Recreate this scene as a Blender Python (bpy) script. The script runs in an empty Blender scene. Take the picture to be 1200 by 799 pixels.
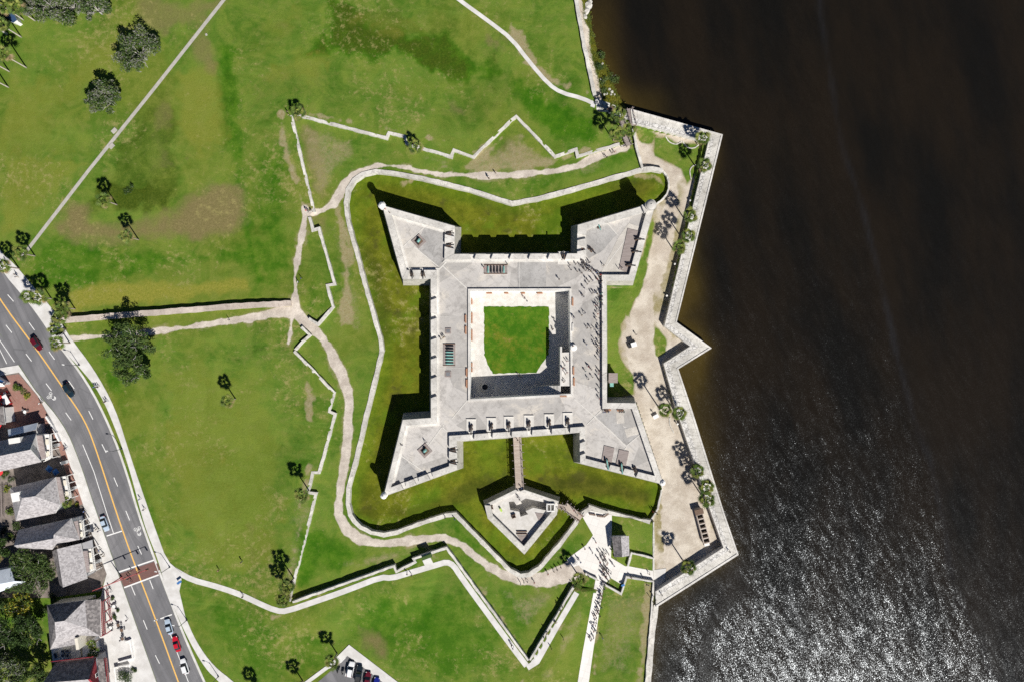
import bpy, bmesh, math, random
import numpy as np
from mathutils import Vector, Matrix
from mathutils.geometry import tessellate_polygon

random.seed(7)
rng = np.random.RandomState(11)
S, H = 0.26, 210.0            # metres per photo pixel at ground level, camera height
ZM, ZY, ZW = -1.9, -1.15, -2.65   # moat floor, river yard, water level
CX, CY = 600.0, 399.5
SC = bpy.context.scene
COL = SC.collection

def W(px, py, z=0.0):
    k = S * (H - z) / H
    return Vector(((px - CX) * k, (CY - py) * k, z))
def W2(pts, z=0.0):
    return [W(p[0], p[1], z).to_2d() for p in pts]

# ------------------------------------------------------------------ materials
class NT:
    def __init__(self, name):
        self.m = bpy.data.materials.new(name); self.m.use_nodes = True
        self.t = self.m.node_tree; self.n = self.t.nodes; self.l = self.t.links
        self.b = self.n['Principled BSDF']
        self.tc = None
    def node(self, t, **kw):
        n = self.n.new(t)
        for k, v in kw.items(): setattr(n, k, v)
        return n
    def link(self, a, b): self.l.new(a, b)
    def put(self, sock, v):
        if isinstance(v, bpy.types.NodeSocket): self.l.new(v, sock)
        elif isinstance(v, (tuple, list)):
            sock.default_value = tuple(v) + ((1,) if len(v) == 3 and sock.type == 'RGBA' else ())
        else: sock.default_value = v
    def pos(self):
        if self.tc is None: self.tc = self.node('ShaderNodeTexCoord')
        return self.tc.outputs['Object']
    def world(self):
        if not hasattr(self, 'g'): self.g = self.node('ShaderNodeNewGeometry')
        return self.g.outputs['Position']
    def noise(self, scale, detail=4, rough=0.6, vec=None, dist=0.0):
        n = self.node('ShaderNodeTexNoise'); n.inputs['Scale'].default_value = scale
        n.inputs['Detail'].default_value = detail; n.inputs['Roughness'].default_value = rough
        n.inputs['Distortion'].default_value = dist
        self.link(vec if vec is not None else self.world(), n.inputs['Vector'])
        return n
    def voro(self, scale, vec=None, out='Color', feature='F1'):
        n = self.node('ShaderNodeTexVoronoi'); n.feature = feature
        n.inputs['Scale'].default_value = scale
        self.link(vec if vec is not None else self.world(), n.inputs['Vector'])
        return n.outputs[out]
    def ramp(self, f, lo, hi, a=0.0, b=1.0):
        n = self.node('ShaderNodeMapRange'); n.interpolation_type = 'SMOOTHSTEP'
        n.inputs['From Min'].default_value = lo; n.inputs['From Max'].default_value = hi
        n.inputs['To Min'].default_value = a; n.inputs['To Max'].default_value = b
        self.put(n.inputs['Value'], f); return n.outputs[0]
    def math(self, op, a, b=0.0, c=None):
        n = self.node('ShaderNodeMath', operation=op)
        self.put(n.inputs[0], a); self.put(n.inputs[1], b)
        if c is not None: self.put(n.inputs[2], c)
        return n.outputs[0]
    def mix(self, f, a, b, mode='MIX'):
        n = self.node('ShaderNodeMix', data_type='RGBA', blend_type=mode)
        self.put(n.inputs[0], f); self.put(n.inputs[6], a); self.put(n.inputs[7], b)
        return n.outputs[2]
    def map(self, scale=(1, 1, 1), rot=0.0, vec=None):
        r = self.node('ShaderNodeMapping'); r.inputs['Rotation'].default_value = (0, 0, rot)
        self.link(vec if vec is not None else self.world(), r.inputs['Vector'])
        n = self.node('ShaderNodeMapping'); n.inputs['Scale'].default_value = scale
        self.link(r.outputs[0], n.inputs['Vector']); return n.outputs[0]
    def bump(self, h, dist=0.05, strength=0.6):
        n = self.node('ShaderNodeBump'); n.inputs['Strength'].default_value = strength
        n.inputs['Distance'].default_value = dist; self.put(n.inputs['Height'], h)
        self.link(n.outputs[0], self.b.inputs['Normal'])
    def done(self, col, rough=0.9, metal=0.0, spec=0.3):
        self.put(self.b.inputs['Base Color'], col); self.put(self.b.inputs['Roughness'], rough)
        self.b.inputs['Metallic'].default_value = metal
        self.b.inputs['Specular IOR Level'].default_value = spec
        return self.m

def simple(name, col, rough=0.8, var=0.12, scale=1.5, metal=0.0, spec=0.3, local=False, bump=0.0):
    n = NT(name)
    v = n.pos() if local else n.world()
    a = n.noise(scale, 5, 0.65, v).outputs['Fac']
    f = n.ramp(a, 0.3, 0.7)
    lo = tuple(c * (1 - var) for c in col); hi = tuple(min(1, c * (1 + var)) for c in col)
    if bump: n.bump(n.noise(scale * 6, 3, 0.7, v).outputs['Fac'], bump)
    return n.done(n.mix(f, lo, hi), rough, metal, spec)

def stone(name, base, stain, stainamt=0.5, course=None, sc=0.6):
    n = NT(name)
    big = n.noise(sc * 0.25, 5, 0.6).outputs['Fac']
    mid = n.noise(sc * 2.2, 6, 0.7).outputs['Fac']
    fin = n.noise(sc * 9, 3, 0.7).outputs['Fac']
    c = n.mix(n.ramp(big, 0.35, 0.65), tuple(x * 0.8 for x in base), tuple(min(1, x * 1.12) for x in base)); str_ = n.noise(sc * .9, 5, .75, dist=1.0).outputs['Fac']; c = n.mix(n.ramp(str_, .52, .66, 0, stainamt), c, tuple(x * .8 for x in stain))
    c = n.mix(n.math('MULTIPLY', n.ramp(mid, 0.48, 0.68), stainamt), c, stain)
    c = n.mix(n.ramp(fin, 0.3, 0.75), n.mix(0.22, c, stain), c)
    if course:
        v = n.voro(course, n.world(), 'Distance', 'DISTANCE_TO_EDGE')
        c = n.mix(n.ramp(v, 0.02, 0.09, 0.55, 0.0), c, tuple(x * 0.45 for x in stain))
        n.bump(n.math('ADD', n.ramp(v, 0.0, 0.12), fin), 0.08, 0.7)
    else:
        n.bump(n.math('ADD', mid, fin), 0.10, 0.6)
    return n.done(c, 0.93)

M = {}
def mats():
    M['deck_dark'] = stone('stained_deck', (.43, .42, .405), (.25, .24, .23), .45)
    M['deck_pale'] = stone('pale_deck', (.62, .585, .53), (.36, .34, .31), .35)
    M['coquina'] = stone('coquina', (.70, .68, .635), (.27, .25, .22), .42)
    M['coquina_pale'] = stone('coquina_pale', (.68, .66, .61), (.27, .25, .21), .5)
    M['rampart'] = stone('rampart', (.50, .48, .43), (.20, .19, .16), .55)
    M['earthwall'] = stone('earthen_stone', (.58, .51, .45), (.30, .24, .19), .45)
    M['seastone'] = stone('seastone', (.76, .745, .71), (.30, .285, .26), .48, course=0.9)
    M['coping'] = stone('coping', (.72, .70, .66), (.38, .36, .32), .3)
    # gun deck: tinted bays, worn tabby
    n = NT('gun_deck')
    vo = n.node('ShaderNodeSeparateColor'); n.link(n.voro(0.085), vo.inputs[0])
    base = n.mix(n.ramp(vo.outputs[0], 0, 1), (.40, .385, .365), (.57, .545, .515))
    mid = n.noise(0.45, 7, 0.72, dist=.8).outputs['Fac']; lg = n.noise(.13, 6, .68, dist=.5).outputs['Fac']; fin = n.noise(3.2, 5, .78).outputs['Fac']
    base = n.mix(n.ramp(lg, .52, .70, 0, .75), base, (.69, .635, .55)); base = n.mix(n.ramp(lg, .30, .47, .8, 0), base, (.295, .28, .265))
    base = n.mix(n.ramp(mid, .50, .68, 0, .6), base, (.275, .26, .245)); base = n.mix(n.ramp(mid, .28, .42, .55, 0), base, (.66, .635, .60))
    strk = n.noise(.6, 5, .7, n.map((.12, 1.4, 1), .79)).outputs['Fac']; base = n.mix(n.ramp(strk, .54, .74, 0, .5), base, (.30, .285, .265))
    base = n.mix(n.ramp(fin, .50, .72, 0, .45), base, (.22, .21, .20))
    ck = n.voro(0.14, None, 'Distance', 'DISTANCE_TO_EDGE'); base = n.mix(n.ramp(ck, .0, .016, .2, 0), base, (.24, .23, .22))
    n.bump(fin, .03); M['deck'] = n.done(base, .9)
    n = NT('yard_stone')
    f1 = n.noise(0.7, 5, .6).outputs['Fac']; f2 = n.noise(4, 4, .7).outputs['Fac']
    c = n.mix(n.ramp(f1, .35, .7), (.56, .54, .50), (.68, .66, .63))
    M['court'] = n.done(n.mix(n.ramp(f2, .45, .8, 0, .4), c, (.42, .38, .33)), .9)
    n = NT('concrete_path')
    f1 = n.noise(0.35, 5, .6).outputs['Fac']; f2 = n.noise(3, 4, .7).outputs['Fac']
    c = n.mix(n.ramp(f1, .35, .7), (.58, .565, .54), (.72, .71, .69))
    M['concrete'] = n.done(n.mix(n.ramp(f2, .5, .8, 0, .3), c, (.45, .43, .40)), .9)
    M['old_path'] = simple('weathered_path', (.43, .41, .375), .9, .12, .6)
    n = NT('plaza_slab')
    br = n.node('ShaderNodeTexBrick'); br.offset = 0; n.link(n.map((1, 1, 1), .33), br.inputs['Vector'])
    br.inputs['Scale'].default_value = .42; br.inputs['Mortar Size'].default_value = .015
    br.inputs['Brick Width'].default_value = .9; br.inputs['Row Height'].default_value = .9
    n.put(br.inputs['Color1'], (.80, .78, .74)); n.put(br.inputs['Color2'], (.72, .70, .66)); n.put(br.inputs['Mortar'], (.60, .58, .55))
    f2 = n.noise(1.2, 4, .7).outputs['Fac']
    M['plaza'] = n.done(n.mix(n.ramp(f2, .5, .8, 0, .3), br.outputs[0], (.55, .50, .43)), .9)
    n = NT('asphalt')
    f1 = n.noise(0.15, 5, .6, n.map((.25, 1, 1), -1.2)).outputs['Fac']; f2 = n.noise(9, 3, .8).outputs['Fac']
    tr = n.noise(.55, 3, .6, n.map((.03, 1, 1), 1.13)).outputs['Fac']; pa = n.voro(.11); ps = n.node('ShaderNodeSeparateColor'); n.link(pa, ps.inputs[0]); ck = n.voro(.22, n.noise(.5, 3).outputs['Color'] if False else None, 'Distance', 'DISTANCE_TO_EDGE')
    c = n.mix(n.ramp(f1, .35, .65), (.155, .155, .165), (.215, .212, .222))
    c = n.mix(n.ramp(tr, .42, .62, 0, .6), c, (.115, .115, .122)); c = n.mix(n.ramp(ps.outputs[0], .78, .82, 0, .35), c, (.13, .13, .135)); c = n.mix(n.ramp(ck, 0, .012, .45, 0), c, (.08, .08, .085)); c = n.mix(n.ramp(n.noise(.7, 5, .75).outputs['Fac'], .6, .72, 0, .4), c, (.10, .10, .105))
    n.bump(f2, .01)
    M['asphalt'] = n.done(n.mix(n.ramp(f2, .4, .7, 0, .25), c, (.26, .26, .26)), .85)
    M['white_paint'] = simple('road_paint_white', (.82, .82, .80), .7, .1, 3)
    M['yellow_paint'] = simple('road_paint_yellow', (.80, .48, .13), .7, .1, 3)
    n = NT('brick_paving')
    br = n.node('ShaderNodeTexBrick'); n.link(n.map((1, 1, 1), .3), br.inputs['Vector'])
    br.inputs['Scale'].default_value = 1.6; br.inputs['Mortar Size'].default_value = .02
    n.put(br.inputs['Color1'], (.33, .15, .12)); n.put(br.inputs['Color2'], (.26, .13, .105)); n.put(br.inputs['Mortar'], (.30, .24, .20))
    f2 = n.noise(.8, 4, .7).outputs['Fac']
    M['brick'] = n.done(n.mix(n.ramp(f2, .45, .75, 0, .5), br.outputs[0], (.38, .24, .20)), .9)
    M['yard_paving'] = simple('worn_yard_paving', (.20, .17, .15), .9, .35, .5)
    n = NT('crosswalk_brick')
    br = n.node('ShaderNodeTexBrick'); n.link(n.map((1, 1, 1), .33), br.inputs['Vector'])
    br.inputs['Scale'].default_value = 1.3; br.inputs['Mortar Size'].default_value = .03
    n.put(br.inputs['Color1'], (.17, .085, .075)); n.put(br.inputs['Color2'], (.22, .11, .095)); n.put(br.inputs['Mortar'], (.13, .09, .08))
    M['cross'] = n.done(br.outputs[0], .9)
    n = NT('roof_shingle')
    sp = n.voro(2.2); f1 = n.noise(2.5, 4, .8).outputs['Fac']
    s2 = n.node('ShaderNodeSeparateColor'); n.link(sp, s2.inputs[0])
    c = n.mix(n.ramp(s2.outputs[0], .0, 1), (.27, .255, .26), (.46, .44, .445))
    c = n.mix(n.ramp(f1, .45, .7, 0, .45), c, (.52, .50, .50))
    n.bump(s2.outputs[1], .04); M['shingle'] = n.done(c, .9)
    n = NT('roof_shingle_dark_and_shade')  # dark shingle, also used to paint shade on roof slopes facing away from the sun
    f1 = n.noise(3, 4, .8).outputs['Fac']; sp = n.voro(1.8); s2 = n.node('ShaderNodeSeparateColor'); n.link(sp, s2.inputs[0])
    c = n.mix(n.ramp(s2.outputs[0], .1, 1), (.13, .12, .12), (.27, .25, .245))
    n.bump(f1, .04); M['shingle_dark_and_shade'] = n.done(c, .9)
    n = NT('roof_shingle_brown')
    f1 = n.noise(3, 4, .8).outputs['Fac']; st = n.noise(1.6, 2, .5, n.map((.4, 3, 1), .28)).outputs['Fac']
    c = n.mix(n.ramp(st, .35, .65), (.27, .22, .21), (.38, .33, .32))
    n.bump(f1, .03); M['shingle_brown'] = n.done(c, .9)
    M['metal_roof'] = simple('white_metal_roof', (.72, .78, .84), .45, .08, .8)
    M['cream'] = simple('cream_wall_paint', (.72, .68, .58), .85, .06, 1)
    M['white_wall'] = simple('white_wall_paint', (.78, .77, .74), .85, .05, 1)
    M['grey_wall'] = simple('grey_wall_paint', (.36, .36, .37), .85, .08, 1)
    M['red_paint'] = simple('dark_red_paint', (.32, .035, .05), .6, .1, 1)
    M['glass'] = simple('window_glass', (.02, .028, .035), .08, .1, 1, spec=.6)
    n = NT('wood_planks')
    st = n.noise(1.0, 3, .6, n.map((.35, 5, 1), -.22)).outputs['Fac']; f = n.noise(6, 3, .7).outputs['Fac']
    c = n.mix(n.ramp(st, .35, .65), (.24, .20, .185), (.33, .285, .27))
    M['planks'] = n.done(n.mix(n.ramp(f, .4, .75, 0, .3), c, (.40, .36, .34)), .9)
    n = NT('bridge_planks')
    st = n.noise(1.0, 3, .6, n.map((.35, 5, 1), 0)).outputs['Fac']
    M['bridge'] = n.done(n.mix(n.ramp(st, .35, .65), (.38, .31, .26), (.52, .45, .39)), .9)
    M['wood_dark'] = simple('weathered_wood', (.16, .105, .075), .8, .25, 4)
    M['iron'] = simple('black_iron', (.022, .023, .026), .5, .2, 5, spec=.5)
    M['bronze'] = simple('verdigris_bronze', (.20, .42, .38), .55, .3, 5)
    M['plaster'] = simple('white_plaster', (.83, .82, .79), .85, .06, 1.2)
    M['door'] = simple('brown_door', (.36, .17, .09), .7, .2, 3)
    M['bench'] = simple('bench_wood', (.42, .22, .13), .7, .2, 3)
    M['rubber'] = simple('tyre_rubber', (.015, .015, .015), .8, .1, 3)
    M['metal'] = simple('grey_metal', (.38, .39, .40), .4, .08, 3, .7)
    M['pole'] = simple('pole_paint', (.05, .055, .06), .5, .1, 3)
    M['lamp_white'] = simple('lamp_glass', (.85, .85, .83), .3, .03, 3)
    M['redpole'] = simple('mast_red', (.45, .10, .10), .5, .1, 2)
    M['trunk'] = simple('palm_trunk', (.34, .29, .25), .9, .25, 4)
    M['trunk_pale'] = simple('palm_trunk_pale', (.50, .45, .39), .9, .2, 4)
    M['bark'] = simple('oak_bark', (.42, .40, .375), .9, .25, 3)
    for k, c in dict(frond_a=(.060, .105, .018), frond_b=(.115, .170, .030), frond_c=(.20, .225, .05), frond_dead=(.26, .20, .10),
                     leaf_a=(.032, .062, .014), leaf_b=(.050, .092, .019), leaf_c=(.095, .135, .034), leaf_grey=(.18, .185, .155),
                     leaf_lime=(.15, .22, .025), leaf_gold=(.34, .30, .03), marsh=(.13, .15, .012)).items():
        m = simple(k, c, .65, .3, 1.3); M[k] = m
        m.node_tree.nodes['Principled BSDF'].inputs['Specular IOR Level'].default_value = .25
    for k, c in dict(car_maroon=(.11, .008, .018), car_navy=(.012, .028, .042), car_silver=(.45, .55, .66), car_red=(.55, .012, .03),
                     car_white=(.82, .83, .84), car_black=(.012, .018, .024), car_blue=(.012, .02, .22)).items():
        m = simple(k, c, .25, .03, 1, spec=.5); M[k] = m
        m.node_tree.nodes['Principled BSDF'].inputs['Coat Weight'].default_value = .6
    for k, c in dict(c_black=(.02, .02, .024), c_navy=(.025, .035, .09), c_white=(.78, .78, .78), c_red=(.48, .035, .05), c_blue=(.07, .16, .38),
                     c_grey=(.22, .22, .23), c_khaki=(.38, .31, .21), c_teal=(.05, .25, .25), c_pink=(.60, .25, .28), c_green=(.06, .15, .06),
                     skin_a=(.50, .30, .21), skin_b=(.28, .155, .10), hair_a=(.035, .022, .015), hair_b=(.16, .09, .045), c_denim=(.06, .09, .17)).items():
        M[k] = simple(k, c, .85, .1, 3)
    M['canvas_blue'] = simple('blue_canvas', (.05, .17, .42), .8, .1, 2)
    M['tarp_navy'] = simple('navy_roof', (.035, .075, .16), .7, .2, 1)
    M['canvas_red'] = simple('red_canvas', (.52, .03, .035), .8, .1, 2)
    M['canvas_white'] = simple('white_canvas', (.82, .82, .80), .8, .05, 2)
    M['lime_sign'] = simple('lime_fabric', (.45, .65, .10), .8, .1, 2)
mats()

# ------------------------------------------------------------------ mesh builder
class MB:
    def __init__(self): self.v = []; self.f = []; self.mi = []; self.ms = []
    def m(self, mat):
        if isinstance(mat, str): mat = M[mat]
        if mat not in self.ms: self.ms.append(mat)
        return self.ms.index(mat)
    def add(self, vs, fs, mat):
        o = len(self.v); k = self.m(mat)
        self.v += [tuple(v) for v in vs]
        for f in fs: self.f.append([i + o for i in f]); self.mi.append(k)
    def box(self, c, s, mat, rz=0.0, taper=1.0, M4=None):
        hx, hy, hz = s[0] / 2, s[1] / 2, s[2] / 2
        vs = []
        for z, t in ((-hz, 1), (hz, taper)):
            for x, y in ((-hx, -hy), (hx, -hy), (hx, hy), (-hx, hy)):
                X, Y = x * t, y * t
                vs.append(Vector((c[0] + X * math.cos(rz) - Y * math.sin(rz), c[1] + X * math.sin(rz) + Y * math.cos(rz), c[2] + z)))
        if M4: vs = [M4 @ v for v in vs]
        self.add(vs, [(3, 2, 1, 0), (4, 5, 6, 7), (0, 1, 5, 4), (1, 2, 6, 5), (2, 3, 7, 6), (3, 0, 4, 7)], mat)
    def prism(self, poly, z0, z1, mat, top=True, bot=True, side=True, poly0=None, topmat=None):
        poly = [Vector(p).to_2d() for p in poly]
        p0 = [Vector(p).to_2d() for p in poly0] if poly0 else poly
        a = sum(poly[i].x * poly[(i + 1) % len(poly)].y - poly[(i + 1) % len(poly)].x * poly[i].y for i in range(len(poly)))
        if a < 0: poly = poly[::-1]; p0 = p0[::-1]
        n = len(poly)
        lo = [(p.x, p.y, z0) for p in p0]; hi = [(p.x, p.y, z1) for p in poly]
        if side: self.add(lo + hi, [(i, (i + 1) % n, n + (i + 1) % n, n + i) for i in range(n)], mat)
        tri = None
        if top or bot:
            tri = tessellate_polygon([[Vector((p.x, p.y, 0)) for p in poly]])
        def orient(t, up):
            A, B, C = (poly[i] for i in t)
            cr = (B.x - A.x) * (C.y - A.y) - (B.y - A.y) * (C.x - A.x)
            return t if (cr > 0) == up else t[::-1]
        if top: self.add(hi, [orient(t, True) for t in tri], topmat or mat)
        if bot: self.add(lo, [orient(t, False) for t in tri], mat)
    def cyl(self, p, q, r0, r1, mat, n=10, caps=True):
        p, q = Vector(p), Vector(q); d = (q - p)
        if d.length < 1e-6: return
        d = d.normalized(); u = d.orthogonal().normalized(); w = d.cross(u)
        vs = []
        for c, r in ((p, r0), (q, r1)):
            for i in range(n):
                a = 2 * math.pi * i / n; vs.append(c + (u * math.cos(a) + w * math.sin(a)) * r)
        fs = [(i, (i + 1) % n, n + (i + 1) % n, n + i) for i in range(n)]
        if caps: fs += [tuple(range(n))[::-1], tuple(range(n, 2 * n))]
        self.add(vs, fs, mat)
    def tube(self, pts, rs, mat, n=7):
        rings = []; vs = []
        for i, p in enumerate(pts):
            p = Vector(p); d = (Vector(pts[min(i + 1, len(pts) - 1)]) - Vector(pts[max(i - 1, 0)])).normalized()
            u = Vector((0, 1, 0)).cross(d)
            if u.length < .1: u = Vector((1, 0, 0)).cross(d)
            u.normalize(); w = d.cross(u)
            for k in range(n):
                a = 2 * math.pi * k / n; vs.append(p + (u * math.cos(a) + w * math.sin(a)) * rs[i])
        fs = []
        for i in range(len(pts) - 1):
            for k in range(n):
                fs.append((i * n + k, i * n + (k + 1) % n, (i + 1) * n + (k + 1) % n, (i + 1) * n + k))
        fs += [tuple(range(n))[::-1], tuple(range((len(pts) - 1) * n, len(pts) * n))]
        self.add(vs, fs, mat)
    def lathe(self, prof, c, mat, n=14, axis=None):
        # prof: (radius, height) along +z (or a given matrix)
        vs = []; k = len(prof)
        for r, z in prof:
            for i in range(n):
                a = 2 * math.pi * i / n; v = Vector((r * math.cos(a), r * math.sin(a), z))
                if axis is not None: v = axis @ v
                vs.append(v + Vector(c))
        fs = [(j * n + i, j * n + (i + 1) % n, (j + 1) * n + (i + 1) % n, (j + 1) * n + i) for j in range(k - 1) for i in range(n)]
        fs += [tuple(range(n))[::-1], tuple(range((k - 1) * n, k * n))]
        self.add(vs, fs, mat)
    def mesh(self, name):
        me = bpy.data.meshes.new(name); me.from_pydata(self.v, [], self.f)
        for mt in self.ms: me.materials.append(mt)
        me.polygons.foreach_set('material_index', self.mi); me.update(); return me
    def build(self, name, parent=None, smooth=False, loc=None):
        me = self.mesh(name)
        if smooth: me.polygons.foreach_set('use_smooth', [True] * len(me.polygons))
        o = bpy.data.objects.new(name, me); COL.objects.link(o)
        if parent is not None: o.parent = parent
        if loc is not None: o.location = loc
        return o

def tag(o, label=None, cat=None, group=None, kind=None):
    if label: o['label'] = label
    if cat: o['category'] = cat
    if group: o['group'] = group
    if kind: o['kind'] = kind
    return o
def thing(name, label, cat, loc=(0, 0, 0), rz=0.0, group=None):
    o = bpy.data.objects.new(name, None); COL.objects.link(o); o.location = loc; o.rotation_euler = (0, 0, rz)
    o.empty_display_size = .3
    return tag(o, label, cat, group)
def copy_tree(o, parent=None):
    c = o.copy(); COL.objects.link(c)
    if parent is not None: c.parent = parent
    for ch in list(o.children): copy_tree(ch, c)
    return c
def put(o, loc, rz=0.0, label=None, group=None, sc=None):
    o.location = loc; o.rotation_euler = (0, 0, rz)
    if label: o['label'] = label
    if group: o['group'] = group
    if sc: o.scale = (sc, sc, sc)
    return o

def offset_poly(pts, d, closed=False):
    pts = [Vector(p).to_2d() for p in pts]; n = len(pts); out = []
    for i in range(n):
        def nrm(a, b):
            t = (b - a); t = t.normalized() if t.length > 1e-9 else Vector((1, 0)); return Vector((-t.y, t.x))
        if closed or 0 < i < n - 1:
            n1 = nrm(pts[i - 1], pts[i]); n2 = nrm(pts[i], pts[(i + 1) % n])
            b = n1 + n2
            if b.length < 1e-6: b = n1
            b.normalize(); k = max(.35, b.dot(n1)); out.append(pts[i] + b * (d / k))
        else:
            nn = nrm(pts[0], pts[1]) if i == 0 else nrm(pts[-2], pts[-1]); out.append(pts[i] + nn * d)
    return out
def densify(pts, step, closed=False):
    pts = [Vector(p) for p in pts]; out = []; n = len(pts)
    for i in range(n if closed else n - 1):
        a, b = pts[i], pts[(i + 1) % n]; k = max(1, int((b - a).length / step))
        for j in range(k): out.append(a + (b - a) * (j / k))
    if not closed: out.append(pts[-1])
    return out
def smooth_line(pts, it=2):
    pts = [Vector(p) for p in pts]
    for _ in range(it):
        q = [pts[0]]
        for a, b in zip(pts, pts[1:]): q += [a * .75 + b * .25, a * .25 + b * .75]
        pts = q + [pts[-1]]
    return pts

def wall(name, label, px, ztop, zbot, width, mat='coquina', side=0.0, jitter=.10, cat='wall', group=None, smooth=False, step=1.6, zfun=None):
    """stone wall along a pixel polyline; side -1/0/+1 shifts the body to one side of the line"""
    P = W2(px, ztop if not callable(ztop) else 0)
    if smooth: P = smooth_line(P)
    L = offset_poly(P, width * (.5 + .5 * side)); R = offset_poly(P, -width * (.5 - .5 * side))
    vs = []; 
    for i in range(len(P) - 1):
        k = max(1, int((P[i + 1] - P[i]).length / step))
        for j in range(k + (1 if i == len(P) - 2 else 0)):
            t = j / k
            l = L[i].lerp(L[i + 1], t); r = R[i].lerp(R[i + 1], t)
            d = Vector((random.uniform(-1, 1), random.uniform(-1, 1))) * jitter
            e = Vector((random.uniform(-1, 1), random.uniform(-1, 1))) * jitter
            z = ztop + random.uniform(-1, 1) * jitter
            vs += [(l.x + d.x, l.y + d.y, zbot), (l.x + d.x, l.y + d.y, z), (r.x + e.x, r.y + e.y, z + random.uniform(-1, 1) * jitter * .6), (r.x + e.x, r.y + e.y, zbot)]
    n = len(vs) // 4; fs = []
    for i in range(n - 1):
        for k in range(4):
            fs.append((i * 4 + k, i * 4 + (k + 1) % 4, i * 4 + 4 + (k + 1) % 4, i * 4 + 4 + k))
    fs += [(0, 1, 2, 3), tuple((n - 1) * 4 + k for k in (3, 2, 1, 0))]
    b = MB(); b.add(vs, fs, mat); me = b.build(name)
    bm = bmesh.new(); bm.from_mesh(me.data); bmesh.ops.recalc_face_normals(bm, faces=bm.faces); bm.to_mesh(me.data); bm.free()
    return tag(me, label, cat, group, 'thing')

# ------------------------------------------------------------------ photo lines (pixels)
SCARP = [(774.5,580),(771,596),(762,611),(745,607),(716,601),(707,598.5),(692,595.5),(681,602),(675,613),(655,639),(632.5,665),(620,673),(610,674.5),(597.5,668),(565,635),(533.7,602.5),(522.5,603.7),
         (490,614),(465,623.5),(450,626.7),(435,623.7),(422.5,617.5),(415,610),(410.5,602.5),(407.5,590),(408,572),(417.5,537.5),(427.5,492.5),(440,442.5),(447.5,410),(446.5,400),
         (427.5,332.5),(417.5,295),(407.5,257.5),(405,237.5),(407.5,222.5),(415,211),(425,203.7),(440,200.7),(460,202.5),(500,210),(550,222.5),(600,238.3),(630,233),(670,222.3),(700,213.5),(727.8,205.7),(752.4,198.7),(764.7,197.8),(776,199.5),(782,206),(784.8,216),(782,229),(769,240)]
MOAT = SCARP + [(764,250),(742,326),(705,328),(705,472),(742,474),(776,566)]
GL_N = [(726.5,170.4),(675.7,185.4),(674,177.4),(650,185.4),(605,139),(600,142.7),(555,186),(532.7,178.3),(530,186),(494,175.5),(475,170),(472.7,161.5),(456.5,157.7),(454,164),(342.5,135),(358,200),(369.6,248.8)]
GL_W = [(364,254),(367.6,268),(374.6,266),(394,334),(385,336),(392,360),(372.6,382),(361,374.5)]
GL_W2 = [(363,392),(353,386)] 
GL_W3 = [(357,399),(346,410),(392.7,458.9),(387.7,481),(394.7,484),(375,555),(367.6,555),(362.6,575.5),(372,576.6),(366.4,600),(340,704.5)]
GL_S = [(342.5,704),(462.5,661),(465,667.5),(485,657.5),(482.5,653.7),(523.7,640),(560,690),(599.5,744),(620,772.5),(645,731),(671,687.5)]
CREST = GL_N + GL_W + [(357,388)] + GL_W3 + GL_S
INSIDE = CREST + [(690,690),(766,690),(766,612),(790,600),(790,170),(742,150)]
YARD = [(742,148),(824,165),(779,382),(809,405.7),(777,425.8),(792,480),(833,600),(848,641),(768,692.5),(766,690),(766,612),(762,611),(771,596),(777,566),(746,472),(700,470),(700,335),(743,336),(764,243),(769,240),(782,229),(784.8,216),(782,206),(776,199.5),(764.7,197.8),(752.4,198.7)]
SEAOUT = [(739,128),(847,158),(793,377.7),(834,407.8),(795,432),(811,480),(848.5,600),(865.5,649.5),(769,711)]
SEAIN = [(741,145),(830,166.6),(778.5,382),(808.5,405.7),(777.5,425.8),(792.5,480),(833,600),(847.5,641),(768,692.5)]
LAND = [(-140,-110),(671,-110),(677,-60),(690,0),(701,55),(713,77),(722,100),(729,118),(739,129),(842,160),(788,379),(824,408),(788,430),(806,482),(843,600),(858,647),(769,706),(758,799),(745,910),(-140,910)]

# ------------------------------------------------------------------ terrain fields
RES = 0.4
gx0, gx1, gy0, gy1 = -196.0, 70.0, -134.0, 134.0
NX, NY = int((gx1 - gx0) / RES) + 1, int((gy1 - gy0) / RES) + 1
GX, GY = np.meshgrid(gx0 + np.arange(NX) * RES, gy0 + np.arange(NY) * RES)   # (NY,NX)
PX, PY = GX / S + CX, CY - GY / S
_lat = rng.rand(256, 256)
def vnoise(x, y, sc, seed=0):
    x = x / sc + seed * 17.3; y = y / sc + seed * 31.7
    i = np.floor(x).astype(int); j = np.floor(y).astype(int); u = x - i; v = y - j
    u = u * u * (3 - 2 * u); v = v * v * (3 - 2 * v)
    g = lambda a, b: _lat[a % 256, b % 256]
    return (g(i, j) * (1 - u) + g(i + 1, j) * u) * (1 - v) + (g(i, j + 1) * (1 - u) + g(i + 1, j + 1) * u) * v
def fbm(sc, seed=0, o=4):
    r = 0; a = .5; s = sc
    for k in range(o): r = r + a * vnoise(GX, GY, s, seed + k * 3); a *= .55; s *= .48
    return r / (.5 * (1 - .55 ** o) / .45) - .5
NZ_S, NZ_M, NZ_L = fbm(2.2, 1), fbm(7, 5), fbm(26, 9)
def inside(poly, X=None, Y=None):
    X = PX if X is None else X; Y = PY if Y is None else Y
    r = np.zeros(X.shape, bool); n = len(poly)
    for i in range(n):
        x1, y1 = poly[i]; x2, y2 = poly[(i + 1) % n]
        if y1 == y2: continue
        c = ((y1 > Y) != (y2 > Y)) & (X < (x2 - x1) * (Y - y1) / (y2 - y1) + x1); r ^= c
    return r
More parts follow.
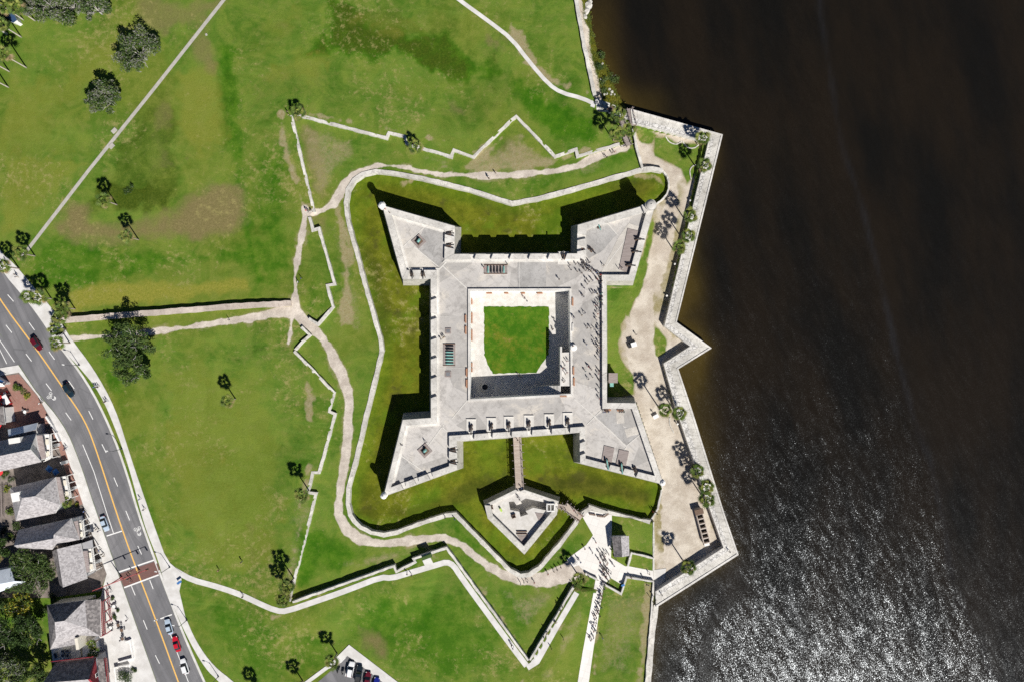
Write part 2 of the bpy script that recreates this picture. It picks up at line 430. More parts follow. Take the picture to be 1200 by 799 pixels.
def linedist(line, closed=False, margin=60):
    """distance (px) to a polyline, 1e3 outside the bounding box plus margin; also the running width when given (x,y,w)"""
    L = np.array([p[:2] for p in line], float); Wd = np.array([p[2] if len(p) > 2 else 0 for p in line], float)
    D = np.full(PX.shape, 1e3); WW = np.zeros(PX.shape)
    c0 = max(0, int(((L[:, 0].min() - margin - CX) * S - gx0) / RES)); c1 = min(NX, int(((L[:, 0].max() + margin - CX) * S - gx0) / RES) + 2)
    r0 = max(0, int(((CY - L[:, 1].max() - margin) * S - gy0) / RES)); r1 = min(NY, int(((CY - L[:, 1].min() + margin) * S - gy0) / RES) + 2)
    if c0 >= c1 or r0 >= r1: return D, WW
    x = PX[r0:r1, c0:c1]; y = PY[r0:r1, c0:c1]; d = D[r0:r1, c0:c1]; w = WW[r0:r1, c0:c1]
    n = len(L)
    for i in range(n if closed else n - 1):
        a, b = L[i], L[(i + 1) % n]; v = b - a; l2 = max(v @ v, 1e-9)
        t = np.clip(((x - a[0]) * v[0] + (y - a[1]) * v[1]) / l2, 0, 1)
        q = np.hypot(x - a[0] - t * v[0], y - a[1] - t * v[1]); k = q < d
        d[k] = q[k]; w[k] = (Wd[i] + (Wd[(i + 1) % n] - Wd[i]) * t)[k]
    return D, WW
def sstep(e0, e1, x):
    t = np.clip((x - e0) / (e1 - e0), 0, 1); return t * t * (3 - 2 * t)
def area(poly, feather=6, rag=6):
    d, _ = linedist(poly, True, feather * 2 + rag * 5 + 8); d = np.where(inside(poly), d, -d)
    return sstep(-feather * 1.8, feather * 1.8, d + NZ_L * rag * 3.0 + NZ_M * rag * 3.2 + NZ_S * rag * 1.8)
def path(line, feather=2.5, rag=2.0):
    d, w = linedist(line, False, 24); return sstep(-feather, feather, w / 2 - d + NZ_L * rag * 1.2 + NZ_M * rag * 2.6 + NZ_S * rag * 2.2)

# heights
dC, _ = linedist(CREST, False, 90)
in_moat = inside(MOAT); in_yard = inside(YARD) & ~in_moat; in_glac = inside(INSIDE)
hc = .85 + .62 * sstep(590, 650, PY) * sstep(342, 400, PX)
hc = hc * (1 - sstep(20, 45, 60 - np.hypot(PX - 352, PY - 385))) * np.where(PY > 560, np.clip((704 - PX) / 22, 0, 1), 1)
hc = hc * np.where(PY < 300, np.clip((740 - PX) / 40, 0, 1), 1) * np.clip((PX - 262) / 40, 0, 1)
HZ = np.where(in_glac, 0.0, hc * (1 - sstep(15, 64, dC)))
HZ = HZ + NZ_L * .25 * np.where(in_glac | (PX < 265), 0, 1)
HZ = np.where(in_yard, ZY, HZ); HZ = np.where(in_moat, ZM + NZ_L * .3, HZ)
shore, _ = linedist([(677,-60),(690,0),(701,55),(713,77),(722,100),(729,118),(738,128)], False, 80)
cape = (PX > 640) & (PX < 742) & (PY < 131)
wallx = 673.5 + (PY) * .205
HZ = np.where(cape & (PX > wallx), np.where(inside(LAND), ZW + np.clip(shore / 12, 0, 1) * 1.7, ZW - np.clip(shore / 25, 0, 1) * 2.0) + NZ_M * .6, HZ)
_ftc = [(455,249),(528,269),(526,304),(683,304),(683,268),(757,248),(738,322),(704,324),(704,478),(741,480),(768,558),(688,538),(687,500),(528,510),(528,546),(458,570),(478,498),(512,494),(512,322),(476,320)]
HZ = np.where(inside(_ftc), -2.1, HZ); in_fort = inside(_ftc)
keep = (inside(LAND) | (cape & (PX < 738) & (shore < 60))) & ~in_fort
town = PX < (255 + (PY - 400) * 0)
HZ = np.where(town & (np.abs(HZ) < .4), 0.0, HZ)
def ht(x, y):
    u = (x - gx0) / RES; v = (y - gy0) / RES; i = int(min(max(u, 0), NX - 2)); j = int(min(max(v, 0), NY - 2)); a, b = min(max(u - i, 0), 1), min(max(v - j, 0), 1)
    return float((HZ[j, i] * (1 - a) + HZ[j, i + 1] * a) * (1 - b) + (HZ[j + 1, i] * (1 - a) + HZ[j + 1, i + 1] * a) * b)
def G(px, py):
    """ground point seen at a pixel"""
    p = W(px, py)
    for _ in range(3): p = W(px, py, ht(p.x, p.y))
    return p

# surface masks
q4 = lambda pts, ox, oy, k=4.0: [(ox + x / k, oy + y / k) for x, y in pts]
DIRT = [
 [(80,397,7),(120,394,7),(200,386.5,6),(250,379,7),(300,371.5,8),(332,366,10),(348,368,14),(355,375,13),(368,386,11),(380,397.7,9),(390,418,10),(400,437.5,11),(409.5,465,10.5),(408.5,500,10.5),(405,537,10),(399.5,563,10),(396.5,590,10.5),(398,605,13),(407.5,622,14),(422,632,12),(440,636,11),(462.5,635,10),(497.5,631,9.5),(520,629,10),(540,637,10),(562.5,656,10),(587.5,672.5,10),(612,679,12),(640,679,19),(668,670,25),(684,656,18)],
 [(347.6,366,9),(347,350,8),(346,325,6),(350,300,6),(354,280,6),(357.6,258,7),(358,246,9)],
 [(360,252,5),(370,249,7),(380,246,7),(390,240,9),(397,229,9),(403,215,8),(412,207,7),(424,200,6),(443,193.5,5.5),(465,195,5),(490,200,5.5),(513,204,6),(550,206,6),(600,205.5,6),(650,201,7),(675,195,8),(700,184,8),(720,177,8),(734,172,8)],
 [(343,372,5),(340,390,4),(338,402,3)],
]
EASTLOOP = [[(744,158,10),(752,172,14),(764,184,15),(778,196,15),(788,210,14),(790,228,14),(785,255,22),(778,285,26),(770,310,30),(760,340,26),(752,370,34),(752,400,40),(758,430,40),(768,470,44),(780,510,50),(795,550,56),(806,600,70),(808,650,60)]]
m_dirt = np.zeros(PX.shape)
for L in DIRT: m_dirt = np.maximum(m_dirt, path(L))
m_core = m_dirt.copy()
FAINT = [[(331,133,7),(333,160,8),(340,190,8),(350,220,8),(357,246,9)],[(345,133,5),(380,138,6),(420,146,6),(455,151,6),(495,162,6),(520,166,4)],
         [(352,620,5),(345,650,5),(340,678,6),(328,694,8)],[(397,250,14),(402,280,14),(406,310,14),(406,340,13),(405,375,14),(396,390,10)],[(362,545,9),(358,575,9),(350,600,6)],[(360,450,8),(364,470,8),(366,490,6)],
         [(375,700,12),(340,716,10),(322,722,9)],[(535,645,4),(565,690,5),(598,738,5),(612,770,8)],[(668,706,5),(640,752,5),(622,785,9),(610,796,10)],[(700,690,6),(697,730,6),(697,790,9)],
         [(600,34,12),(612,52,14),(626,74,13),(644,94,12),(664,102,11),(680,92,12),(688,108,7)],[(468,632,14),(500,640,10),(515,655,5)],[(555,192,14),(565,185,12),(590,160,6)],[(470,214,6),(520,196,8),(560,198,8),(640,192,14),(690,176,8)],
         [(640,206,8),(680,195,8)],[(748,205,3),(770,205,8),(780,218,8)], [(762,690,12),(757,740,16),(750,800,18),(748,850,18)]]
m_faint = np.zeros(PX.shape)
for L in FAINT: m_faint = np.maximum(m_faint, path(L, 6, 6) * .66)
for L in DIRT: m_faint = np.maximum(m_faint, path([(x, y, w + 9) for x, y, w in L], 6, 5) * .55)
m_sand = np.zeros(PX.shape)
for L in EASTLOOP: m_sand = np.maximum(m_sand, path(L, 5, 5))
m_sand = np.maximum(m_sand, np.where(in_yard, .60 + NZ_M * 1.1 + NZ_S * .6, 0).clip(0, 1))
YGRASS = [([(712,338),(743,337),(738,352),(733,362),(728,385),(724,402),(729,425),(742,440),(744,462),(712,470)],3,3),
          ([(745,336),(766,252),(768,262),(758,310),(748,345),(738,372),(733,360)],3,4),
          ([(768,160),(780,160),(795,170),(822,168),(818,196),(806,214),(800,196),(788,190),(768,182)],3,3),
          ([(794,212),(802,218),(796,300),(783,350),(776,346),(786,300),(790,250)],3,6),
          ([(768,382),(774,388),(782,398),(779,412),(772,416),(767,400)],3,3),([(773,430),(777,428),(788,470),(784,468)],2,3),
          ([(748,150),(770,158),(765,166),(750,164)],3,4)]
for poly, f, r in YGRASS: m_sand = m_sand * (1 - area(poly, f, r) * (.95 if poly[0][0] < 770 else .35))
_gr = np.zeros(PX.shape)
for poly, f, r in YGRASS: _gr = np.maximum(_gr, area(poly, f, r) * (1 if poly[0][0] < 770 else .35))
m_faint = np.where(in_yard, np.maximum(m_faint, .95 * (1 - _gr)), m_faint)
m_sand = np.where(in_yard, m_sand, 0); m_sand = np.where(PY < 175, np.minimum(m_sand, 1), m_sand)
m_sand = np.maximum(m_sand, np.where(cape & (PX > wallx), (1 - sstep(4, 12, PX - wallx + NZ_M * 14)) * .9, 0))
m_moat = np.where(in_moat, 1.0, 0)
for poly, k in [([(346,140),(420,155),(430,190),(400,205),(375,240),(366,225)],.55),([(460,165),(560,188),(610,146),(648,190),(720,176),(690,196),(600,208),(500,200)],.6),([(690,182),(742,180),(700,208),(640,222),(600,212),(620,205)],.5),([(375,255),(395,330),(395,360),(410,390),(430,395),(425,340),(412,280),(402,250)],.5),([(450,640),(520,638),(500,652),(460,662),(420,672),(400,660)],.6),([(560,655),(600,685),(665,690),(640,720),(622,760),(600,735)],.55),([(346,550),(375,540),(378,570),(350,690),(325,700)],.5),([(672,705),(696,686),(690,725),(668,770),(650,799),(625,799)],.55),([(700,690),(760,690),(757,740),(745,799),(690,799)],.5),([(340,395),(395,460),(400,560),(372,620),(350,720),(345,700),(385,560),(385,470)],.4)]:
    m_faint = np.maximum(m_faint, area(poly, 10, 6) * k)
m_brown = np.zeros(PX.shape); m_dry = np.zeros(PX.shape); m_dark = np.zeros(PX.shape); m_lush = np.zeros(PX.shape)
B = [(q4([(220,280),(310,140),(400,140),(440,220),(560,230),(700,215),(800,170),(850,100),(1000,50),(1130,70),(1160,170),(1130,285),(1070,330),(900,345),(720,350),(600,345),(500,350),(340,340)],0,200),10,7,.82),
     (q4([(660,0),(1040,0),(960,90),(860,130),(760,150),(700,130),(660,60)],0,0),8,8,.6),(q4([(900,190),(960,150),(1000,250),(1005,340),(960,300),(900,260)],0,0),7,6,.6),
     (q4([(850,740),(930,700),(940,720),(880,760)],0,0),3,4,.6),(q4([(740,500),(790,500),(780,620),(720,600)],0,0),6,8,.5),(q4([(700,650),(800,640),(850,800),(700,800)],0,0),10,10,.5),
     (q4([(1040,130),(1180,170),(1170,250),(1080,230)],300,0),6,8,.6),(q4([(890,470),(980,480),(990,560),(900,540)],300,0),6,8,.55),(q4([(40,40),(160,60),(200,180),(60,150)],300,0),8,10,.4),
     (q4([(480,540),(620,560),(600,680),(500,640)],300,600),8,8,.7),(q4([(200,560),(380,600),(330,700),(220,660)],300,100),10,9,.6),(q4([(0,0),(60,10),(60,300),(0,320)],600,100),6,8,.35),
     ([(345,140),(375,150),(385,240),(372,238)],6,7,.55),([(372,152),(420,165),(425,190),(385,200)],6,7,.4),([(565,185),(600,150),(640,190),(590,195)],5,7,.45),([(330,400),(345,420),(350,470),(335,480)],6,7,.35),([(290,610),(300,612),(298,660),(292,662)],3,4,.4),([(600,688),(660,686),(650,705),(605,712)],6,7,.4),
     ([(690,700),(699,700),(692,760),(684,799),(680,799)],3,4,.3),([(740,690),(762,690),(752,760),(744,790),(736,740)],4,6,.4)]
for p, f, r, s in B: m_brown = np.maximum(m_brown, area(p, f, r) * s)
Dd = [(q4([(300,565),(560,515),(900,490),(1180,478),(1200,560),(1160,592),(700,642),(320,665)],0,200),6,6,.8),(q4([(190,440),(700,420),(1198,440),(1198,475),(700,470),(190,480)],0,200),3,4,.3),
      (q4([(0,330),(250,330),(500,180),(560,80),(640,60),(640,130),(440,400),(430,500),(200,600),(0,720)],0,0),10,12,.55),(q4([(0,420),(430,640),(450,760),(300,800),(0,800)],0,0),12,14,.5),
      (q4([(830,350),(1010,300),(1060,560),(1080,640),(980,800),(850,800)],0,0),10,10,.6),(q4([(0,0),(320,0),(280,150),(100,330),(0,300)],0,200),12,12,.55),
      (q4([(400,50),(860,40),(800,170),(640,190),(450,130)],300,0),10,12,.5),(q4([(60,300),(600,340),(900,420),(1198,380),(1198,440),(900,470),(500,440),(60,440)],300,0),10,12,.4),(q4([(0,0),(300,0),(200,240),(0,300)],300,0),10,14,.5),
      ([(165,420),(240,405),(300,430),(330,470),(345,560),(330,640),(290,690),(230,660),(200,600),(180,530)],12,14,.55),([(540,690),(600,760),(540,799),(470,799),(500,740)],10,12,.35),([(600,560),(640,640),(560,600)],4,5,0),
      ([(615,690),(650,700),(630,745)],6,8,.3),([(215,700),(250,720),(340,770),(300,799),(250,780)],8,10,.35),([(700,700),(735,700),(748,740),(720,799),(696,799)],8,9,.5),([(672,700),(692,700),(680,760),(660,799),(640,799)],6,8,.45)]
Dd += [([(205,85),(250,85),(265,160),(262,225),(228,235),(212,160)],12,10,.4),([(0,190),(60,170),(110,190),(30,270),(0,280)],10,12,.6),([(340,40),(400,60),(380,110),(310,90)],10,12,.6),([(400,95),(520,85),(560,105),(480,125)],10,10,.5),([(520,90),(600,95),(640,110),(600,125)],8,8,.4),([(100,440),(150,455),(160,520),(200,590),(190,640),(150,560)],8,10,.55)]
for p, f, r, s in Dd: m_dry = np.maximum(m_dry, area(p, f, r) * s)
Dk = [(q4([(430,40),(860,20),(860,120),(820,190),(640,215),(450,215),(410,150)],0,200),8,8,.8),(q4([(560,440),(800,400),(830,620),(700,800),(520,800),(600,640)],0,0),8,9,.55),(q4([(790,120),(900,100),(830,240),(780,220)],0,0),6,6,.4),
      (q4([(330,0),(440,0),(560,140),(900,190),(1100,300),(1100,360),(900,370),(640,250),(540,320),(380,260),(200,300),(120,280),(300,180)],300,0),8,10,.75),(q4([(780,60),(1080,60),(1060,250),(800,220)],300,0),10,12,.5),
      ([(225,520),(270,510),(300,560),(280,610),(240,600),(222,560)],12,12,.5),([(150,400),(170,470),(185,520),(160,500)],6,8,.4),([(415,735),(460,728),(470,760),(430,770)],6,8,.5),
      ([(255,90),(275,80),(280,170),(258,180)],6,8,.5)]
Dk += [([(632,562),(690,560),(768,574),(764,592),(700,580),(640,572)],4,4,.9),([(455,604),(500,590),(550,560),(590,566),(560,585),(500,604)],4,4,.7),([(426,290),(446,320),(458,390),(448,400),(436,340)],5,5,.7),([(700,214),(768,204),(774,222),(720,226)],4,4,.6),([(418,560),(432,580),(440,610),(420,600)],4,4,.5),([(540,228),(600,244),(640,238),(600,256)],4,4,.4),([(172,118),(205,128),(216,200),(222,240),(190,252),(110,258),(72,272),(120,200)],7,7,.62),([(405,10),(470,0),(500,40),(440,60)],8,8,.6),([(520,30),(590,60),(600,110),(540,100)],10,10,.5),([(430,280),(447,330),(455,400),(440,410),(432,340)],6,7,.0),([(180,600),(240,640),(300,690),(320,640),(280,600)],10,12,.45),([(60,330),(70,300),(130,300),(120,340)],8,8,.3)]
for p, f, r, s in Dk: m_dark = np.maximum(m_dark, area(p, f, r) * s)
Lu = [([(600,92),(660,115),(690,140),(700,165),(660,170),(620,140),(595,110)],8,8,.9),([(430,690),(530,680),(590,740),(600,790),(470,790),(400,740)],12,12,.7),([(345,612),(400,625),(430,650),(400,665),(350,690)],8,8,.8),([(362,275),(388,330),(390,355),(372,375),(356,370),(358,320)],6,6,.6),
      ([(533,606),(597,668),(590,660),(545,640),(525,620)],5,4,.8),([(300,180),(340,180),(346,320),(300,350)],10,10,.7),([(410,80),(540,90),(560,140),(430,150),(370,120)],12,12,.45),([(675,620),(692,627),(660,660),(650,650)],4,4,.5),
      ([(570,675),(610,690),(640,700),(620,760),(600,740)],6,7,.7),([(695,177),(745,172),(745,190),(700,206),(640,222),(600,228),(610,218)],4,5,.6),([(205,690),(260,700),(330,730),(400,740),(380,799),(270,790),(225,730)],12,12,.6),([(560,608),(580,590),(560,570),(540,575),(520,590)],4,5,.3)]
_ds, _ = linedist(SCARP, False, 40); m_lush = np.maximum(m_lush, np.where(in_moat, (1 - sstep(6, 22, _ds + NZ_M * 16)) * .75, 0))
Lu += [([(628,252),(662,238),(663,278),(628,278)],4,4,.9),([(490,566),(520,572),(518,596),(486,592)],4,4,.8),([(615,520),(660,515),(680,550),(620,545)],6,6,.5),([(548,520),(590,518),(595,560),(560,560)],6,6,.5),(q4([(330,0),(440,0),(560,140),(900,190),(1100,280),(1150,340),(1100,380),(900,375),(640,260),(540,330),(380,270),(200,310),(100,290),(300,170)],300,0),8,9,1.0),([(255,40),(275,60),(285,170),(300,280),(330,340),(290,350),(275,250),(262,160)],8,8,.8),([(20,330),(60,270),(140,290),(240,285),(330,270),(335,345),(305,345),(300,318),(180,322),(80,345)],6,7,.7),([(100,400),(150,440),(150,470),(175,560),(200,640),(180,640),(150,520),(120,450)],6,7,.7),([(250,520),(320,500),(345,540),(330,640),(300,640),(260,600)],12,12,.5),([(415,205),(440,203),(420,240),(430,330),(447,400),(436,400),(418,300),(408,240)],4,4,.5)]
for p, f, r, s in Lu: m_lush = np.maximum(m_lush, area(p, f, r) * s)
m_marsh = np.where(cape & (PX > wallx), sstep(3, 11, PX - wallx + NZ_M * 16), 0)
paths_cls = (m_core > .55) & ~in_moat
CLS = np.zeros(PX.shape, int); CLS[in_moat] = 1; CLS[in_yard] = 2; CLS[paths_cls & ~in_yard] = 3; CLS[cape & (PX > wallx)] = 4

def ground_material():
    n = NT('ground_grass_and_sand')
    A = n.node('ShaderNodeVertexColor', layer_name='maskA'); Bm = n.node('ShaderNodeVertexColor', layer_name='maskB'); Cm = n.node('ShaderNodeVertexColor', layer_name='maskC')
    sa, sb, sc = (n.node('ShaderNodeSeparateColor') for _ in range(3))
    for a, b in ((A, sa), (Bm, sb), (Cm, sc)): n.link(a.outputs[0], b.inputs[0])
    dirt, dry, brown = sa.outputs; dark, lush, moat = sb.outputs; sand, marsh, faint = sc.outputs
    nl = n.noise(.045, 5, .6).outputs['Fac']; nm = n.noise(.28, 6, .68).outputs['Fac']; nf = n.noise(1.7, 5, .75).outputs['Fac']; nff = n.noise(6.5, 3, .8).outputs['Fac']
    nq = n.noise(.10, 7, .72, dist=.8).outputs['Fac']; st = n.noise(.5, 3, .6, n.map((.10, 1.5, 1), .10)).outputs['Fac']; st2 = n.noise(.45, 3, .6, n.map((.10, 1.5, 1), -.75)).outputs['Fac']
    g = n.mix(n.ramp(nl, .35, .65), (.056, .135, .010), (.112, .196, .024))
    g = n.mix(n.ramp(nq, .40, .68, 0, .9), g, (.175, .235, .034)); g = n.mix(n.ramp(nq, .28, .43, .9, 0), g, (.032, .094, .004))
    g = n.mix(n.ramp(nm, .45, .70, 0, .6), g, (.180, .212, .044))
    g = n.mix(n.ramp(st, .5, .75, 0, .40), g, (.155, .245, .038)); g = n.mix(n.ramp(st2, .50, .74, 0, .35), g, (.150, .190, .030))
    n2 = n.noise(.021, 5, .62, dist=.4).outputs['Fac']; g = n.mix(n.ramp(n2, .46, .64, 0, .55), g, n.mix(n.ramp(nm, .35, .65), (.118, .155, .016), (.195, .215, .036)))
    def over(base, fac, col, w=.7):
        # noise-eroded coverage
        er = n.math('ADD', n.math('MULTIPLY', nq, w * 1.1), n.math('ADD', n.math('MULTIPLY', nm, w * .7), n.math('MULTIPLY', nf, w * .5)))
        f = n.math('SUBTRACT', n.math('MULTIPLY', fac, 1 + w * 1.05), er); return n.mix(n.ramp(f, -.25, .75), base, col)
    g = over(g, lush, n.mix(n.ramp(nm, .35, .7), (.032, .118, .003), (.076, .178, .008)))
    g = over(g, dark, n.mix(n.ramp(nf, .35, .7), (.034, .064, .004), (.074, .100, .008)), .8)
    g = over(g, dry, n.mix(n.ramp(nf, .3, .7), (.175, .195, .022), (.300, .275, .052)), .8)
    g = over(g, brown, n.mix(n.ramp(nf, .25, .75), (.150, .132, .046), (.240, .192, .088)), .5)
    mo = n.mix(n.ramp(nm, .35, .68), (.090, .110, .006), (.170, .185, .014)); mo = n.mix(n.ramp(n.noise(.11, 4, .6).outputs['Fac'], .5, .7, 0, .7), mo, (.110, .190, .010)); mo = n.mix(n.ramp(n.noise(.2, 3, .6).outputs['Fac'], .56, .72, 0, .7), mo, (.062, .060, .016)); mo = n.mix(n.ramp(nff, .3, .5, .35, 0), mo, (.045, .050, .008))
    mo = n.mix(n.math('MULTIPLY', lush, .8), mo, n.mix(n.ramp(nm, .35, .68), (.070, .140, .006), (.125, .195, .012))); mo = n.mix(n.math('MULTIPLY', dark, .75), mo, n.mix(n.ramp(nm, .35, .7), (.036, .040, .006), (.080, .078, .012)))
    g = n.mix(moat, g, mo)
    g = n.mix(marsh, g, n.mix(n.ramp(nm, .35, .65), (.14, .13, .012), (.055, .075, .012)))
    # weeds and bare specks
    g = n.mix(n.ramp(nf, .58, .8, 0, .55), g, (.25, .24, .06)); g = n.mix(n.ramp(nff, .30, .48, .55, 0), g, (.026, .058, .004))
    sp = n.noise(.55, 6, .8).outputs['Fac']
    dens = n.ramp(n.noise(.035, 4, .6).outputs['Fac'], .38, .66, .0, .16)
    g = n.mix(n.ramp(n.math('ADD', sp, dens), .62, .80, 0, .75), g, n.mix(n.ramp(nff, .35, .65), (.27, .25, .07), (.36, .31, .14)))
    f2 = n.math('SUBTRACT', n.math('MULTIPLY', faint, 1.75), n.math('ADD', n.math('MULTIPLY', sp, .9), n.math('MULTIPLY', nf, .75)))
    g = n.mix(n.ramp(f2, -.12, .42, 0, .82), g, n.mix(n.ramp(nf, .3, .7), (.27, .21, .10), (.42, .35, .24)))
    sc_ = n.mix(n.ramp(nm, .35, .65), (.50, .44, .36), (.67, .61, .52)); sc_ = n.mix(n.ramp(n.noise(.10, 5, .65).outputs['Fac'], .42, .7, 0, .55), sc_, (.39, .325, .265)); sc_ = n.mix(n.ramp(nff, .45, .8, 0, .25), sc_, (.30, .25, .19))
    f3 = n.math('SUBTRACT', n.math('MULTIPLY', sand, 1.5), n.math('MULTIPLY', nm, .6))
    g = n.mix(n.ramp(f3, .1, .7), g, sc_)
    dc = n.mix(n.ramp(nm, .35, .68), (.47, .415, .355), (.69, .625, .545)); dc = n.mix(n.ramp(nf, .5, .8, 0, .4), dc, (.34, .285, .245))
    f4 = n.math('SUBTRACT', n.math('MULTIPLY', dirt, 1.4), n.math('MULTIPLY', nf, .5))
    g = n.mix(n.ramp(f4, .15, .75), g, dc)
    n.bump(n.math('ADD', nf, nff), .12, .8)
    return n.done(g, .95, spec=.1)
M['ground'] = ground_material()

def build_ground():
    names = {0: 'lawn', 1: 'moat_floor', 2: 'sandy_yard', 3: 'dirt_path', 4: 'shore'}
    fc = CLS[:-1, :-1]; kc = keep[:-1, :-1] & keep[1:, 1:] & keep[1:, :-1] & keep[:-1, 1:]
    # nothing under the fort masonry
    idx = np.arange(NX * NY).reshape(NY, NX)
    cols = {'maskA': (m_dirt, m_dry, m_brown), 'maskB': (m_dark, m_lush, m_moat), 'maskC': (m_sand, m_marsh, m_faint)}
    V = np.stack([GX, GY, HZ], -1).reshape(-1, 3)
    for k, nm in names.items():
        j, i = np.nonzero((fc == k) & kc)
        q = np.stack([idx[j, i], idx[j, i + 1], idx[j + 1, i + 1], idx[j + 1, i]], 1)
        u, inv = np.unique(q, return_inverse=True); q = inv.reshape(-1, 4)
        me = bpy.data.meshes.new(nm); me.vertices.add(len(u)); me.vertices.foreach_set('co', V[u].astype(np.float32).ravel())
        me.loops.add(q.size); me.loops.foreach_set('vertex_index', q.ravel().astype(np.int32))
        me.polygons.add(len(q)); me.polygons.foreach_set('loop_start', (np.arange(len(q)) * 4).astype(np.int32))
        me.polygons.foreach_set('use_smooth', np.ones(len(q), bool))
        me.update(calc_edges=True); me.validate()
        for cn, ch in cols.items():
            at = me.color_attributes.new(cn, 'FLOAT_COLOR', 'POINT')
            arr = np.ones((len(u), 4), np.float32)
            for c in range(3): arr[:, c] = np.clip(ch[c].reshape(-1)[u], 0, 1)
            at.data.foreach_set('color', arr.ravel())
        me.materials.append(M['ground'])
        o = bpy.data.objects.new(nm, me); COL.objects.link(o); o['kind'] = 'structure'
    # the land beyond the mapped area
    b = MB()
    for x0, x1, y0, y1 in ((-700, -186, -600, 600), (-186, 17, 128, 600), (-186, 36, -600, -128)):
        b.add([(x0, y0, -.16), (x1, y0, -.16), (x1, y1, -.16), (x0, y1, -.16)], [(0, 1, 2, 3)], 'ground')
    tag(b.build('outer_lawn'), kind='structure')
build_ground()

# ------------------------------------------------------------------ water
def build_water():
    x0, x1, y0, y1, r = 10.0, 190.0, -134.0, 134.0, 1.0
    nx, ny = int((x1 - x0) / r) + 1, int((y1 - y0) / r) + 1
    X, Y = np.meshgrid(x0 + np.arange(nx) * r, y0 + np.arange(ny) * r); px = X / S / (1.0126) + CX; py = CY - Y / S / 1.0126
    def dl(line):
        D = np.full(px.shape, 1e3); L = np.array(line, float)
        for a, b in zip(L[:-1], L[1:]):
            v = b - a; t = np.clip(((px - a[0]) * v[0] + (py - a[1]) * v[1]) / (v @ v), 0, 1); D = np.minimum(D, np.hypot(px - a[0] - t * v[0], py - a[1] - t * v[1]))
        return D
    n1 = vnoise(X, Y, 9, 3) - .5; n2 = vnoise(X, Y, 28, 8) - .5; n3 = vnoise(X, Y, 4, 2) - .5
    d = dl(LAND[1:-2])
    shallow = np.exp(-np.clip(d + n1 * 10, 0, None) / 10) * (.40 + n2)
    for cx, cy, rx, ry, a in ((742,118,45,22,.35),(802,430,26,40,1.0),(810,350,24,44,.6),(712,50,22,70,.4),(790,730,30,60,.15),(830,500,22,60,.35)):
        shallow += a * np.exp(-(((px - cx) / rx) ** 2 + ((py - cy) / ry) ** 2)) * (1 + n1)
    wl = [(958,-60),(962,20),(975,100),(985,165),(1010,240),(1032,330),(1052,420),(1068,480),(1090,540),(1105,610),(1118,690),(1150,760),(1185,850)]
    dw = dl(wl); wake = np.exp(-((dw + n3 * 3) / 3.2) ** 2) * (.75 + n1 * .9) * np.where(py < 680, 1, .5)
    L = np.array(wl); xe = np.interp(py, L[:, 1], L[:, 0]); east = sstep(-14, 22, px - xe)
    lee = np.exp(-np.clip(dl([(795,432),(811,480),(848.5,600),(865.5,649.5),(769,711),(764,799)]) - 6, 0, None) / 16)
    calm = np.clip(east * .55 + np.exp(-((dw - 6) / 14) ** 2) * .6 * east + lee * .35, 0, 1)
    band = 0 * np.exp(-((px - 831 - (py - 750) * .02) / 11.0) ** 4) * sstep(670, 700, py) * .85 + np.exp(-((px - 776) / 20) ** 4) * sstep(700, 730, py) * .95 + np.exp(-((px - 938 + n3 * 8) / 5) ** 2) * sstep(690, 740, py) * .5
    for ln, wd, am in (([(775,716),(800,704),(862,664)],13,.95),([(862,668),(868,684),(838,722),(829,745),(827,799)],9,.9),([(784,730),(782,860)],15,.95)):
        band = np.maximum(band, am * np.exp(-((dl(ln) + n3 * 6) / wd) ** 4))
    calm = np.clip(np.maximum(calm, band), 0, 1)
    V = np.stack([X, Y, np.full_like(X, ZW)], -1).reshape(-1, 3)
    me = bpy.data.meshes.new('water'); vs = V.tolist(); idx = np.arange(nx * ny).reshape(ny, nx)
    q = np.stack([idx[:-1, :-1], idx[:-1, 1:], idx[1:, 1:], idx[1:, :-1]], -1).reshape(-1, 4).tolist()
    o = len(vs); ex = [(x0, -900, ZW), (1200, -900, ZW), (1200, 900, ZW), (x0, 900, ZW), (x0, y0, ZW), (x1, y0, ZW), (x1, y1, ZW), (x0, y1, ZW)]
    q += [[o, o + 1, o + 5, o + 4], [o + 1, o + 2, o + 6, o + 5], [o + 2, o + 3, o + 7, o + 6]]
    me.from_pydata(vs + ex, [], q); me.update()
    at = me.color_attributes.new('mask', 'FLOAT_COLOR', 'POINT'); arr = np.ones((len(vs) + 8, 4), np.float32); arr[:, :3] = 0
    for c, a in enumerate((shallow, wake, calm)): arr[:len(vs), c] = np.clip(a, 0, 1).reshape(-1)
    arr[len(vs):, 2] = .6; at.data.foreach_set('color', arr.ravel())
    n = NT('river_water')
    a = n.node('ShaderNodeVertexColor', layer_name='mask'); s = n.node('ShaderNodeSeparateColor'); n.link(a.outputs[0], s.inputs[0])
    sh, wk, ca = s.outputs
    big = n.noise(.03, 4, .6, n.map((1.6, .5, 1), -.2)).outputs['Fac']
    c = n.mix(n.ramp(big, .35, .65), (.0066, .0060, .0046), (.0128, .0094, .0058))
    c = n.mix(n.ramp(sh, .0, 1.0), c, (.050, .035, .008))
    c = n.mix(n.math('MULTIPLY', wk, .24), c, (.028, .032, .040))
    # wave slopes: small facets, longer wind waves, gust patches
    w = n.world()
    v1 = n.map((1.0, .70, 1), -.55); v2 = n.map((1.0, .30, 1), -.50)
    def slope(scale, vec, det, k):
        nz = n.noise(scale, det, .55, vec); q = n.node('ShaderNodeVectorMath', operation='SUBTRACT'); n.link(nz.outputs['Color'], q.inputs[0]); q.inputs[1].default_value = (.5, .5, .5)
        r = n.node('ShaderNodeVectorMath', operation='SCALE'); n.link(q.outputs[0], r.inputs[0]); r.inputs['Scale'].default_value = k; return r.outputs[0]
